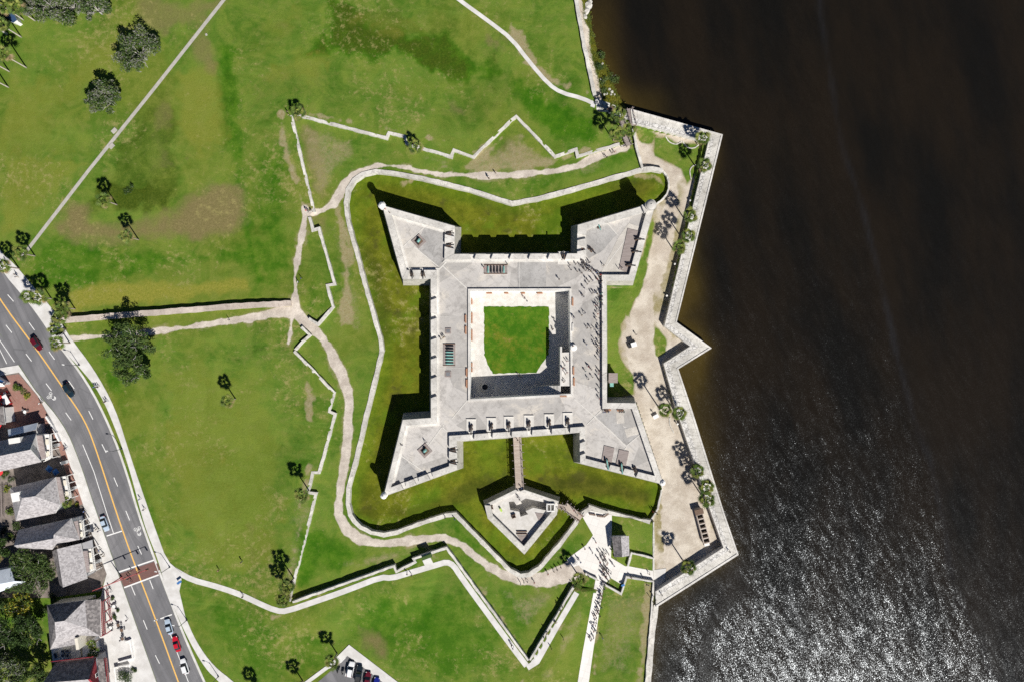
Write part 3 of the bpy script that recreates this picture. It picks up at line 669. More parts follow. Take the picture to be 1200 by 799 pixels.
    s1 = slope(4.8, v1, 3, .95); s2 = slope(.60, v2, 2, .30)
    ad = n.node('ShaderNodeVectorMath', operation='ADD'); n.link(s1, ad.inputs[0]); n.link(s2, ad.inputs[1])
    gust = n.ramp(n.noise(.09, 4, .65, n.map((1.0, .6, 1), -.4)).outputs['Fac'], .32, .66, .80, 1.04)
    amp = n.math('MULTIPLY', gust, n.math('SUBTRACT', 1.0, n.math('MULTIPLY', ca, .55)))
    sc = n.node('ShaderNodeVectorMath', operation='SCALE'); n.link(ad.outputs[0], sc.inputs[0]); n.link(amp, sc.inputs['Scale'])
    mz = n.node('ShaderNodeVectorMath', operation='MULTIPLY'); n.link(sc.outputs[0], mz.inputs[0]); mz.inputs[1].default_value = (1, 1, 0)
    az = n.node('ShaderNodeVectorMath', operation='ADD'); n.link(mz.outputs[0], az.inputs[0]); az.inputs[1].default_value = (0, 0, 1)
    nn = n.node('ShaderNodeVectorMath', operation='NORMALIZE'); n.link(az.outputs[0], nn.inputs[0])
    n.link(nn.outputs[0], n.b.inputs['Normal'])
    n.b.inputs['IOR'].default_value = 1.33; n.b.inputs['Specular Tint'].default_value = (.84, .92, 1, 1)
    me.materials.append(n.done(c, .235, spec=.5)); o = bpy.data.objects.new('water', me); COL.objects.link(o); o['kind'] = 'structure'
build_water()

# ------------------------------------------------------------------ roads, pavements, footpaths
def sheet(name, pts, z, mat, thick=None, kind='structure', parent=None):
    b = MB(); b.prism(W2(pts, z), z - (thick or .05), z, mat, side=thick is not None, bot=False)
    return tag(b.build(name, parent), kind=kind)
def strip(name, px, w, mat, dz=.05, kind='structure', step=1.2, smooth=1, z=None):
    P = smooth_line([Vector(p[:2]) for p in px], smooth); P = [W(p.x, p.y).to_2d() for p in P]
    P = [Vector(p) for p in densify(P, step)]; n = len(P)
    # widths interpolated along the run
    L = offset_poly(P, .5); R = offset_poly(P, -.5); vs = []; fs = []
    for i in range(n):
        ww = (w if not isinstance(w, (list, tuple)) else w[0] + (w[1] - w[0]) * i / max(1, n - 1)) * S
        for t in (.5, .17, -.17, -.5):
            q = P[i] + (L[i] - P[i]) * 2 * t * ww
            vs.append((q.x, q.y, (ht(q.x, q.y) if z is None else z) + dz))
    for i in range(n - 1):
        for k in range(3): fs.append((i * 4 + k + 1, i * 4 + k, i * 4 + 4 + k, i * 4 + 5 + k))
    b = MB(); b.add(vs, fs, mat); return tag(b.build(name), kind=kind)
YEL = [(-60,254),(0,352),(36,400),(56,428),(75,456),(100,492.5),(114,530),(136.3,600),(157.5,660),(182.5,725),(209,799),(240,880)]
RR = [(-57,222),(0,316),(27.5,348),(46,372),(67.5,405),(100,446),(127.5,500),(147.5,555),(160,600),(180,656),(190,682),(212,740),(236,795),(275,880)]
RL = [(-63,300),(6,400),(22,427),(42,457),(75,496),(92,535),(110,590),(140,675),(160,732),(184,799),(212,880)]
RR = [(p.x, p.y) for p in smooth_line([Vector(p) for p in RR])]; RL = [(p.x, p.y) for p in smooth_line([Vector(p) for p in RL[:3]], 0) + smooth_line([Vector(p) for p in RL[3:]])]
sheet('road', RR + RL[::-1], .02, 'asphalt')
sheet('side_street', [(-60,400),(-5,385),(6,400),(22,427),(0,432),(-60,440)], .016, 'asphalt')
def paint(name, px, w, mat, z=.03): return strip(name, px, w, mat, 0, z=z, smooth=0)
strip('road_line', YEL, 1.55, 'yellow_paint', 0, z=.03, smooth=2)
def dashes(pts):
    for a, b in pts: paint('road_dash', [a, b], .85, 'white_paint')
dashes([((9,345.5),(16,353.5)),((34,378),(40.5,387)),((7,381),(14,390)),((30.5,414.5),(37,423)),((57.5,412),(64,421)),((54,449),(60.5,457.5)),((80.5,446),(87,455)),((77,483),(83.5,492)),((104,481),(109,491)),((119.5,520),(124.5,530)),((133.5,559),(138,569.5)),
        ((147.5,598),(152,609)),((161.5,639),(166,649)),((175.5,679),(179.5,689.5)),((154,686),(158.5,697)),((168,726),(172.5,737)),((182,767),(187,777))])
paint('parking_line', [(97,520.5),(110,552),(125,600),(133,624)], .8, 'white_paint'); paint('parking_line', [(193,724),(208,765),(221,799)], .8, 'white_paint')
paint('stop_line', [(125,627.5),(143.5,621.5)], 1.3, 'white_paint'); paint('stop_line', [(188,724.5),(201.5,719.5)], 1.3, 'white_paint'); paint('stop_line', [(180.5,727),(184.5,725.5)], 1.3, 'white_paint')
sheet('crosswalk', [(139.5,672),(181,657.5),(186.5,672),(145,687)], .026, 'cross')
paint('crosswalk_line', [(138.5,670),(181,655.5)], 1.6, 'white_paint', .032); paint('crosswalk_line', [(145.5,688),(186,673)], 1.6, 'white_paint', .032)
paint('side_street_line', [(-4,402),(8,426)], .8, 'white_paint'); paint('side_street_line', [(-10,384),(17,424)], .8, 'white_paint')
paint('tactile_strip', [(184.3,659.5),(187,667.5)], 2.0, 'cross', .15)
# painted bicycle symbols with chevrons
def bike(px, py, a):
    b = MB(); o = W(px, py, .03)
    def P(x, y): return Vector((o.x + x * math.cos(a) - y * math.sin(a), o.y + x * math.sin(a) + y * math.cos(a)))
    def seg(x0, y0, x1, y1, w=.11):
        p, q = P(x0, y0), P(x1, y1); t = (q - p).normalized(); nn = Vector((-t.y, t.x)) * w; b.add([(*(p + nn), .032), (*(p - nn), .032), (*(q - nn), .032), (*(q + nn), .032)], [(0, 1, 2, 3)], 'white_paint')
    for cx in (-.62, .62):
        for k in range(10):
            t0, t1 = k * .628, (k + 1) * .628; seg(cx + .45 * math.cos(t0), .45 * math.sin(t0), cx + .45 * math.cos(t1), .45 * math.sin(t1), .07)
    seg(-.62, 0, 0, .05); seg(0, .05, .45, .6); seg(.45, .6, -.2, .6); seg(-.2, .6, 0, .05); seg(.62, 0, .4, .8); seg(-.62, 0, -.2, .75); seg(.2, .85, .6, .85)
    for k in (1.35, 1.75): seg(-.6, k, 0, k + .5, .1); seg(.6, k, 0, k + .5, .1)
    tag(b.build('road_marking'), kind='structure')
bike(58, 463, math.radians(238)); bike(161, 619, math.radians(200))
# pavements: raised slabs with kerbs
SWO = [(-52,214),(0,296),(15,307),(42,340),(60,360),(72,379),(84,398),(110,432),(135,477),(152,532),(175,600),(192,647),(199,659),(213,671),(212,683),(210,692),(217,722),(230,752),(250,780),(275,799),(330,850)]
VO = [(-56,220),(1,313),(29,346),(30.5,350),(62,392),(80,417),(92,429),(117,459),(139,511),(154,557),(165,600),(172.5,624),(184,652),(192,680),(198,697),(217,742),(240,783),(258,799),(300,850)]
SWO = [(p.x, p.y) for p in smooth_line([Vector(p) for p in SWO[:12]]) + [Vector(p) for p in SWO[12:16]] + smooth_line([Vector(p) for p in SWO[16:]])]; VO = [(p.x, p.y) for p in smooth_line([Vector(p) for p in VO])]
sheet('pavement', SWO + VO[::-1], .14, 'concrete', .14)
sheet('kerb', [(x + .2, y + .1) for x, y in RR] + [(x + 2.6, y - .9) for x, y in RR][::-1], .13, 'concrete', .13)
def verge(pts): sheet('grass_verge', pts, .12, 'ground', .12)
verge([(2,315),(29,344),(30,349),(4,320)]); verge([(79.5,416.5),(92,429),(117,459),(139,511),(154,557),(165,600),(172.5,624),(171,624),(163,601),(148.5,553),(129,499),(108,452.5),(81,421)])
verge([(176.5,636),(179,636),(184.5,651),(182.5,652.5)]); verge([(191,677),(193.5,677),(198.5,692),(196.5,693)]); verge([(197.5,698),(200.5,698),(219,742),(241,782),(239.5,785),(217,746)]); verge([(245.5,791),(248,790),(262,799),(270,806),(262,806)])
SLI0 = [(22,436),(44,463),(65,500),(76,526),(87,560),(97,590),(110,632),(125,672),(150,725),(172,775),(182,800),(205,880)]
SLI = SLI0; sheet('pavement', [(0,431)] + [(x - 0.5, y + .5) for x, y in RL[2:]] + SLI[::-1] + [(0,440)], .14, 'concrete', .14)
sheet('brick_patio', [(-90,440)] + [(0,440)] + SLI[:8] + [(118,692),(60,700),(-90,700)], .06, 'yard_paving', .06)
sheet('brick_patio', [(-90,441),(0,441),(22,438),(44,464),(62,497),(40,500),(-90,504)], .075, 'brick')
sheet('brick_patio', [(58,500),(65,501),(76,526),(87,560),(97,590),(92,592),(80,562),(70,528)], .075, 'brick')
sheet('terrace', SLI[7:] + [(100,880),(100,800),(120,690)], .08, 'concrete', .08)
sheet('back_yard', [(-90,700),(60,700),(118,692),(100,800),(100,880),(-90,880)], .05, 'ground')
# park footpaths
strip('footpath', [(24,303),(29,297.5),(104,200),(180,105),(262.5,0),(330,-88)], 4.0, 'old_path', smooth=0)
strip('footpath', [(500,-30),(537.5,0),(575,27),(599.7,46),(620,72.6),(642.6,99),(657.6,109),(682.7,115.5),(700,124)], 4.6, 'concrete')
strip('footpath', [(694,119),(712,126),(730,132),(741,136)], 13, 'concrete', smooth=0)
strip('footpath', [(196,662),(207,669),(225,679),(250,685.5),(275,693.5),(300,704),(325,714),(337,714.5),(375,701),(412,687.5),(447.5,673.7),(460,675),(480,669),(512.5,659.5),(524,656),(532,660),(540,672.5),(565,707),(599.5,754),(617,777)], 6.6, 'concrete')
strip('footpath', [(617,778),(628,771),(651,730),(674,691)], 9.5, 'concrete', smooth=0, dz=.06)
strip('footpath', [(505,662),(500,652)], 10, 'concrete', smooth=0, dz=.055)
PLZ = [(682,604),(693,597.5),(707,600.5),(717,602.5),(717,618),(716,653),(732.6,663),(737,663),(765.6,668.5),(765.8,680.6),(734,676),(728,684),(716,677),(708,684),(699.5,678),(686,670),(678,662),(671,664),(664,655),(687,638),(695,626.5)]
sheet('plaza', PLZ, .05, 'plaza')
sheet('plaza_ramp', [(765.9,667.5),(780.5,665.5),(779,679),(769,690),(765.9,690)], -1.05, 'concrete', .4)
strip('queue_path', [(703,680),(696,720),(689,762),(683.5,799),(678,850)], [10.5, 14], 'plaza', smooth=0, dz=.055)
sheet('car_park', [(407,768),(436,788),(470,813),(540,870),(290,870),(393,781)], .03, 'asphalt')
b = MB(); 
tag(sheet('pavement', [(409,755),(466.5,799),(560,872),(542,872),(445,796),(416,774),(407,768),(400,775),(393,781),(385,783),(363.5,799),(280,870),(262,870),(355,800),(390,774)], .14, 'concrete', .14))
paint('parking_line', [(404.5,792),(408,779)], .7, 'white_paint', .04); paint('parking_line', [(399,776),(405,770)], .7, 'white_paint', .15)

# ------------------------------------------------------------------ outworks
wall('moat_wall', 'long pale stone retaining wall curving all the way round the dry moat', SCARP[2:4] + SCARP[3:-4], 0.23, -2.39, 1.25, 'coquina_pale')
wall('curb_wall', 'thin curved kerb wall closing the moat at the foot of the bell tower corner', SCARP[-5:], -0.72, -2.32, .5, 'coquina_pale', smooth=True)
wall('curb_wall', 'thin straight kerb wall closing the moat between the sandy yard and the furnace side corner', [(776.5,567)] + SCARP[:3], -0.72, -2.32, .5, 'coquina_pale')
wall('glacis_wall', 'zigzag white stone wall with small steps and one big arrow point on the upper lawn', GL_N[:15], 0.91, -0.43, .85, 'coquina_pale', side=-1)
wall('glacis_wall', 'straight white stone wall running down the slope beside the worn grass track', GL_N[14:], 0.91, -0.43, .85, 'coquina_pale', side=-1)
wall('glacis_wall', 'white zigzag stone wall below the small gap where visitors cross, ending at the path fork', GL_W, 1.25, -.6, .8, 'coquina_pale', side=-1)
wall('glacis_wall', 'short bent stone wall just below the dirt path fork', [(353,383.5),(363,392.5),(355,400),(346,410)], 0.87, -0.43, .8, 'coquina_pale')
wall('glacis_wall', 'long stepped white stone wall dividing the western lawn from the dirt path', GL_W3[1:], 0.94, -0.43, .85, 'coquina_pale', side=-1)
wall('glacis_wall', 'stepped retaining wall casting a broad black shadow beside the white footpath', GL_S[:6], 1.59, -0.43, .7, 'coquina', side=-1)
wall('glacis_wall', 'straight retaining wall descending beside the white footpath to the lower point', GL_S[5:9], 1.59, -0.43, .7, 'coquina', side=-1)
wall('glacis_wall', 'retaining wall with a thick black shadow beside the wide white walkway', GL_S[8:], 1.59, -0.43, .6, 'coquina_pale', side=-1)
wall('city_line_wall', 'long low earth coloured stone wall running from the street to the path fork', [(70,376),(140,369.5),(200,365),(270,359.5),(341,355.5)], 1.45, -.2, 1.7, 'earthwall', side=0)
wall('plaza_wall', 'low wall with black shadow around the small lawn beside the ticket hut', [(736,663),(740.5,647.5),(766,654)], 0.94, -0.14, .55, 'coquina')
wall('plaza_wall', 'zigzag low wall between the queue and the lower lawn by the river', [(708,684),(728,695.8),(734.5,676),(766,681)], 1.01, -0.14, .55, 'coquina')
wall('plaza_wall', 'short low wall at the top of the weedy strip beside the queue path', [(686,672),(700,678.5)], 1.01, -0.14, .5, 'coquina')
wall('plaza_wall', 'straight retaining wall dropping from the ticket hut lawn to the sandy yard', [(766,611),(766,668)], 0.09, -1.59, .5, 'coquina')
wall('plaza_wall', 'narrow wall running down between the lower river lawn and the water edge', [(766,681),(765.5,692),(757,799),(752,860)], 0.65, -1.45, .5, 'coquina')
wall('plaza_wall', 'stone wall running from the timber bridge down to the moat corner', [(742,149),(746,172),(753,197)], 0.94, -1.74, .75, 'coquina_pale')
wall('plaza_wall', 'pale guard parapet along the moat beside the benches on the plaza', [(690,592),(712,600)], 0.72, -2.32, .6, 'coquina_pale')
wall('seawall', 'thin white seawall between the upper lawn and the reedy shore', [(672,-40),(675,0),(685,55),(697,112)], 0.72, -2.75, 1.15, 'coquina_pale')
wall('seawall', 'low pale seawall with a walkway running down the river edge beyond the main seawall', [(769,709),(765,740),(760,799),(752,880)], 0.43, -3.04, 1.5, 'coquina_pale')
# the main seawall: broad stone top with a kerb and rows of blocks
def seawall():
    t = thing('seawall', 'broad stone seawall zigzagging along the dark river with a flat walkway on top', 'seawall', W(800, 400, .95))
    z = .95; o = W2(SEAOUT, z); i = W2(SEAIN, z); base = [p * 1.006 for p in o]
    off = Vector((-t.location.x, -t.location.y, -t.location.z)); bpy.context.view_layer.update()
    def qb(A, B, z0, z1, mat, name, jit=0.0, A0=None):
        A = densify(A, 1.5) if 0 else A
        b = MB(); n = len(A)
        for k in range(n - 1):
            s = max(1, int((A[k + 1] - A[k]).length / 2.0))
            for j in range(s):
                t0, t1 = j / s, (j + 1) / s
                a0, a1, b0, b1 = A[k].lerp(A[k + 1], t0), A[k].lerp(A[k + 1], t1), B[k].lerp(B[k + 1], t0), B[k].lerp(B[k + 1], t1)
                dz = random.uniform(-jit, jit); g = .02 if jit else 0
                b.prism([a0.lerp(a1, g), a1, b1, b0.lerp(b1, g)], z0, z1 + dz, mat, bot=False)
        ob = b.build(name, t); ob.location = off; return ob
    mid = [a.lerp(c, .60) for a, c in zip(o, i)]; m2 = [a.lerp(c, .93) for a, c in zip(o, i)]; m3 = [a.lerp(c, .13) for a, c in zip(o, i)]
    qb(o, m3, -3.6, z + .16, 'coping', 'coping', .03)
    qb(m3, mid, -3.6, z, 'coquina_pale', 'walkway', .012)
    qb(mid, m2, -3.6, z + .05, 'seastone', 'block_course', .06)
    qb(m2, i, -3.6, z + .22, 'coping', 'coping', .03)
    return t
seawall()

# ------------------------------------------------------------------ the fort
ZD, ZP, ZC = 4.92, 6.08, -1.68           # gun deck, parapet top, courtyard floor
FT = [(448,241),(533,265.3),(532.3,298),(676.5,297.3),(677,264),(757,240.5),(766.5,244),(743,329),(710.7,329),(711.3,471.8),(745,472),(777.5,567),(680,542.5),(679.4,506.6),(535.3,516.5),(535.5,550),(449.7,581),(472,491.6),(505,489.3),(504.8,327),(471.5,327)]
OUT = W2(FT, ZP)
HOLE = W2([(551,341.3),(667.3,340.8),(669,461),(551,467.3)], ZD)
SG = 1 if sum(OUT[i].x * OUT[(i+1) % len(OUT)].y - OUT[(i+1) % len(OUT)].x * OUT[i].y for i in range(len(OUT))) > 0 else -1
PT = [1.9, 2.9, 1.6, 2.6, 1.9, .9, 1.9, 1.7, 1.35, 1.7, 1.6, 1.75, 1.6, 1.7, 2.3, 1.75, 1.4, 1.8, 1.7, 2.6, 1.9]   # parapet thickness per edge
def edge_offset(P, D, sign):
    n = len(P); out = []
    for i in range(n):
        a, b, c = P[i - 1], P[i], P[(i + 1) % n]
        t1 = (b - a).normalized(); t2 = (c - b).normalized(); n1 = Vector((-t1.y, t1.x)) * sign; n2 = Vector((-t2.y, t2.x)) * sign
        p1 = a + n1 * D[i - 1]; p2 = b + n2 * D[i]
        cr = t1.x * t2.y - t1.y * t2.x
        if abs(cr) < .08: out.append(b + n2 * D[i]); continue
        d = p2 - p1; s = (d.x * t2.y - d.y * t2.x) / cr; out.append(p1 + t1 * s)
    return out
INN = edge_offset(OUT, PT, SG); BASE = edge_offset(OUT, [1.45] * len(OUT), -SG)
def fort():
    t = thing('fort', 'grey star shaped stone fort with four pointed corner bastions round a grassy courtyard', 'fort', (0, 0, ZM))
    def part(b, name, **k):
        o = b.build(name, t, **k); o.location = (0, 0, -ZM); return o
    b = MB(); n = len(OUT)
    # battered ramparts, subdivided so the stone surface is uneven
    rows = 5
    for i in range(n):
        a0, a1, b0, b1 = BASE[i], BASE[(i + 1) % n], OUT[i], OUT[(i + 1) % n]
        for r in range(rows):
            u0, u1 = r / rows, (r + 1) / rows; z0 = -2.6 + (ZD - .1 + 2.6) * u0; z1 = -2.6 + (ZD - .1 + 2.6) * u1
            q = [a0.lerp(b0, u0), a1.lerp(b1, u0), a1.lerp(b1, u1), a0.lerp(b0, u1)]
            f = [(0, 1, 2, 3)] if SG > 0 else [(3, 2, 1, 0)]
            b.add([(*q[0], z0), (*q[1], z0), (*q[2], z1), (*q[3], z1)], f, 'rampart')
    part(b, 'rampart')
    loops = [[Vector((p.x, p.y, 0)) for p in OUT], [Vector((p.x, p.y, 0)) for p in HOLE]]
    allp = [p for l in loops for p in l]; tri = tessellate_polygon(loops); b = MB(); fs = []
    for a, c, d in tri:
        A, C, D = allp[a], allp[c], allp[d]
        fs.append((a, c, d) if (C.x - A.x) * (D.y - A.y) - (C.y - A.y) * (D.x - A.x) > 0 else (d, c, a))
    b.add([(p.x, p.y, ZD) for p in allp], fs, 'deck'); part(b, 'gun_deck')
    # parapets: merlons with splayed embrasures; gap = (pixel x or y along the edge)
    gaps = {1: ('y', [273.5, 287.6]), 2: ('x', [553.8, 573.5, 595, 617.5, 640, 660.5]), 3: ('y', [291, 277.6]), 12: ('y', [529, 515]), 11: ('x', [743.4, 727.6, 711]),
            13: ('x', [666, 644.5, 621.5, 597.5, 575, 553.5]), 14: ('y', [526.5, 540.5]), 15: ('x', [505.8, 489.6, 474.3]), 19: ('x', [495, 481.4]), 18: ('y', [462, 439.4, 416.8, 394.3, 371, 347.8])}
    for i in range(n):
        o0, o1, i0, i1 = OUT[i], OUT[(i + 1) % n], INN[i], INN[(i + 1) % n]
        e = o1 - o0; ln = e.length; cuts = []
        if i in gaps:
            ax, vals = gaps[i]
            for v in vals:
                a, c = FT[i], FT[(i + 1) % n]; tt = (v - a[0]) / (c[0] - a[0]) if ax == 'x' else (v - a[1]) / (c[1] - a[1]); cuts.append(tt)
            cuts.sort()
        b = MB(); mt = 'coquina'
        sp_i, sp_o = .45 / ln, 1.05 / ln
        if i in (11, 13, 15): sp_i, sp_o = .75 / ln, .5 / ln
        tn = e.normalized()
        def fr(tt, q0, q1, tout):    # the point of the inner line straight behind the outer parameter
            p = o0.lerp(o1, tt); d = (q1 - q0); s = (p - q0).dot(tn) / max(1e-6, d.dot(tn)); return q0.lerp(q1, min(max(s, 0), 1))
        st = 0.0
        for c in cuts + [None]:
            en = 1.0 if c is None else c
            so, si = (0, 0) if st == 0 else (sp_o, sp_i); eo, ei = (0, 0) if c is None else (sp_o, sp_i)
            A = o0.lerp(o1, st + so); B2 = o0.lerp(o1, en - eo); C = i1 if c is None else fr(en - ei, i0, i1, 0); D = i0 if st == 0 else fr(st + si, i0, i1, 0)
            steps = max(1, int((B2 - A).length / 3))
            for k in range(steps):
                u, w = k / steps, (k + 1) / steps; zz = ZP + random.uniform(-.05, .05)
                b.prism([A.lerp(B2, u), A.lerp(B2, w), D.lerp(C, w), D.lerp(C, u)], ZD - .15, zz, mt, bot=False)
            if c is not None:
                b.prism([o0.lerp(o1, c - sp_o), o0.lerp(o1, c + sp_o), fr(c + sp_i, i0, i1, 0), fr(c - sp_i, i0, i1, 0)], ZD - .15, ZD + .3, 'coping', bot=False)
            st = en
        # pale banquette at the foot of the parapet
        part(b, 'parapet')
        ii = edge_offset(INN, [.75 if i in (0, 20, 19, 2, 16, 17, 18) else .3] * n, SG) if i in (0, 2, 16, 17, 18, 19, 20) else None
        if ii:
            b = MB(); b.prism([i0, i1, ii[(i + 1) % n], ii[i]], ZD - .1, ZD + .28, 'coping', bot=False); part(b, 'banquette')
    # courtyard
    hb = [p for p in HOLE]
    b = MB(); cen = sum(hb, Vector((0, 0))) / 4
    for i in range(4):
        a, c = hb[i], hb[(i + 1) % 4]
        q = [(*a, ZC - .2), (*c, ZC - .2), (*c, ZD + .01), (*a, ZD + .01)]
        f = (0, 1, 2, 3); nrm = Vector((-(c - a).y, (c - a).x)); f = f if nrm.dot(cen - a) < 0 else f[::-1]
        b.add(q, [f[::-1]], 'plaster')
    part(b, 'courtyard_wall')
    b = MB(); ro = edge_offset(hb, [.62] * 4, 1 if (hb[1] - hb[0]).x * (hb[2] - hb[1]).y - (hb[1] - hb[0]).y * (hb[2] - hb[1]).x < 0 else -1)
    for i in (0, 2, 3):
        b.prism([hb[i], hb[(i + 1) % 4], ro[(i + 1) % 4], ro[i]], ZD - .1, ZD + (.6 if i != 2 else .4), 'coping', bot=False)
    b.prism([hb[1], hb[2], ro[2], ro[1]], ZD - .1, ZD + .2, 'coping', bot=False)
    part(b, 'rim_coping')
    b = MB(); b.prism(hb, ZC - .3, ZC, 'court', side=False, bot=False); part(b, 'courtyard_floor')
    gl = W2([(567.3,359.4),(643.3,359.4),(643.4,400),(642.6,414.6),(634,427.7),(628.7,436.6),(603,437),(578,437.7),(572,427),(567.6,416.3)], ZC)
    b = MB(); gl = [p + Vector((random.uniform(-.15, .15), random.uniform(-.15, .15))) for p in densify(gl, .8, True)]; b.prism(gl, ZC - .1, ZC + .06, 'lawn_green', bot=False); part(b, 'courtyard_lawn')
    def wdoor(px, py, w, h, axis, zz=ZC):
        b = MB(); p = W(px, py, ZC)
        if axis == 'x': b.box((p.x, p.y, zz + h / 2), (w, .25, h), 'door')
        else: b.box((p.x, p.y, zz + h / 2), (.25, w, h), 'door')
        part(b, 'courtyard_door')
    xw = 552.4; yn = 343.2
    for y, w in ((354, 1.7), (373, 3.3), (393, 3.4), (433, 1.2), (427, 1.2)): wdoor(xw + .9, y, w, 2.3, 'y')
    for x, w in ((573.5, 1.7), (593.5, 1.2), (613, 1.2), (632.5, 1.7)): wdoor(x, yn + .9, w, 2.2, 'x')
    # landing and stairs
    b = MB(); lp = W2([(657,413),(668.6,412.5),(668.6,452),(657,452)], 4.5); b.prism(lp, ZC, 4.5, 'court', bot=False)
    lo = W2([(656.4,406),(658.6,406),(658.6,451.5),(656.4,451.5)], 5.1); b.prism(lo, ZC, 5.15, 'coping', bot=False); part(b, 'stair_landing')
    b = MB(); s0, s1 = W(657, 456.5, 4.3), W(615, 457.5, ZC)
    N = 26
    for k in range(N):
        u = (k + .5) / N; x = s0.x + (s1.x - s0.x) * u; y = s0.y + (s1.y - s0.y) * u; z = 4.5 + (ZC - 4.5) * u
        b.box((x, y, (z + ZC) / 2), (abs(s1.x - s0.x) / N, 2.6, z - ZC + .05), 'court')
    part(b, 'stairway')
    # turrets: round sentry boxes with domed caps on the four points
    def turret(name, px, py, r, z0, h, dome):
        c = W(px, py, z0 + h); b = MB()
        b.lathe([(r * .3, z0 - 1.8), (r * .8, z0 - .6), (r * 1.12, z0), (r * 1.0, z0 + .1), (r * 1.0, z0 + h - .25), (r * 1.14, z0 + h - .2), (r * 1.14, z0 + h)], (c.x, c.y, 0), 'plaster' if r < 1.2 else 'coquina', 18)
        o = part(b, name)
        d = MB(); d.lathe([(r * 1.02, z0 + h)] + [(r * math.cos(a) * 1.02, z0 + h + dome * math.sin(a)) for a in (.3, .6, .9, 1.15, 1.4)] + [(.12, z0 + h + dome), (.16, z0 + h + dome + .18), (.02, z0 + h + dome + .3)], (c.x, c.y, 0), 'plaster' if r < 1.2 else 'coquina', 18)
        dd = d.build('dome', o, smooth=True)
        for k in range(4):
            w = MB(); a = k * 1.57 + .6; w.box((c.x + r * math.cos(a), c.y + r * math.sin(a), z0 + h * .6), (.12, .35, .7), 'glass', rz=a)
            w.build('lookout_slit', o)
    turret('sentry_box', 447.4, 240.8, .95, ZD + .2, 1.9, .8)
    turret('sentry_box', 449.6, 580.6, .85, ZD - .1, 1.7, .7)
    turret('sentry_box', 776.4, 565.2, .80, ZD - .4, 1.4, .7)
    turret('bell_tower', 762.8, 240.4, 1.45, ZD, 3.6, .9)
    b = MB(); c = W(757.2, 244, ZP + .5); b.box((c.x, c.y, ZP + .1), (2.2, 2.4, 2.0), 'coquina', rz=.35); part(b, 'tower_base')
    # pale construction joints across the bastions and deck
    def joint(pts, w=.28, zz=.07):
        P = [Vector(p) for p in W2(pts, ZD)]; L = offset_poly(P, w / 2); R = offset_poly(P, -w / 2); b = MB()
        vs = [(*p, ZD + zz) for p in L] + [(*p, ZD + zz) for p in R]; k = len(P)
        b.add(vs, [(j + k, j + 1 + k, j + 1, j) for j in range(k - 1)], 'joint'); part(b, 'deck_gutter')
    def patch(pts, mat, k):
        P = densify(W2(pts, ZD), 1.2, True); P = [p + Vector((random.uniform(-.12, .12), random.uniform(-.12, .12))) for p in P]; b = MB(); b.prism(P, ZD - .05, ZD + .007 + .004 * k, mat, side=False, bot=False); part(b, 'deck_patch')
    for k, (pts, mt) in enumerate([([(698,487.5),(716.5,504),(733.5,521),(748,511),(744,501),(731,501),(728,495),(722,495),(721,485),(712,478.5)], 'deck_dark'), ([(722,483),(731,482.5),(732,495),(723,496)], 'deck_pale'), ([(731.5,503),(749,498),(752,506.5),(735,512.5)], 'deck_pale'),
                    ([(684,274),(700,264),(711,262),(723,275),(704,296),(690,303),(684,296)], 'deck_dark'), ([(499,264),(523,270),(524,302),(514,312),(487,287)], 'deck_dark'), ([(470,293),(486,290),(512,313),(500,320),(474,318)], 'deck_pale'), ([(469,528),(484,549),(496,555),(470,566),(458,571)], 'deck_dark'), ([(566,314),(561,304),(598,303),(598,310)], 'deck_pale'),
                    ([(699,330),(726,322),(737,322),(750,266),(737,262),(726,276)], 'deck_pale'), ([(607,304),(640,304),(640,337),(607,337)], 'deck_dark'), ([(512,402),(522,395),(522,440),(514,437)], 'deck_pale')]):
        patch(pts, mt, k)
    joint([(469.5,292),(500,264)]); joint([(485,289),(514,313)]); joint([(519,312),(548,339)]); joint([(513.5,317),(527,303.5)], .4, .075)
    joint([(462,528),(498,553)]); joint([(499,526),(520,497)]); joint([(513,495),(525,506)]); joint([(549,467),(530,490)]);
    joint([(673,467),(697,488),(716,505),(734,523)]); joint([(697,488),(688,497)], .25, .075); joint([(697,488),(708,477)], .25, .075); joint([(734,522),(751,508)], .25, .075); joint([(734,523),(728,533)], .25, .075)
    joint([(701,325),(735,278)], .2); joint([(711,261),(724,276)], .2); joint([(609,302),(609,339)], .12); joint([(509,371),(526,371)], .1); joint([(512,431),(548,431)], .1)
    return t
n = NT('courtyard_grass'); nm_, nf_ = n.noise(.35, 5, .65).outputs['Fac'], n.noise(2.2, 5, .75).outputs['Fac']
c_ = n.mix(n.ramp(nm_, .38, .65), (.040, .128, .005), (.090, .175, .012)); c_ = n.mix(n.ramp(n.noise(.14, 6, .75).outputs['Fac'], .48, .66, 0, .8), c_, (.165, .175, .018)); c_ = n.mix(n.ramp(n.noise(.22, 6, .75).outputs['Fac'], .58, .70, 0, .7), c_, (.24, .18, .06)); c_ = n.mix(n.ramp(nf_, .54, .76, 0, .6), c_, (.22, .21, .05)); c_ = n.mix(n.ramp(n.noise(6, 3, .8).outputs['Fac'], .3, .48, .5, 0), c_, (.025, .06, .004)); n.bump(nf_, .1); M['lawn_green'] = n.done(c_, .95, spec=.1)
M['joint'] = simple('pale_gutter', (.63, .61, .57), .9, .08, 1)
FORT = fort()

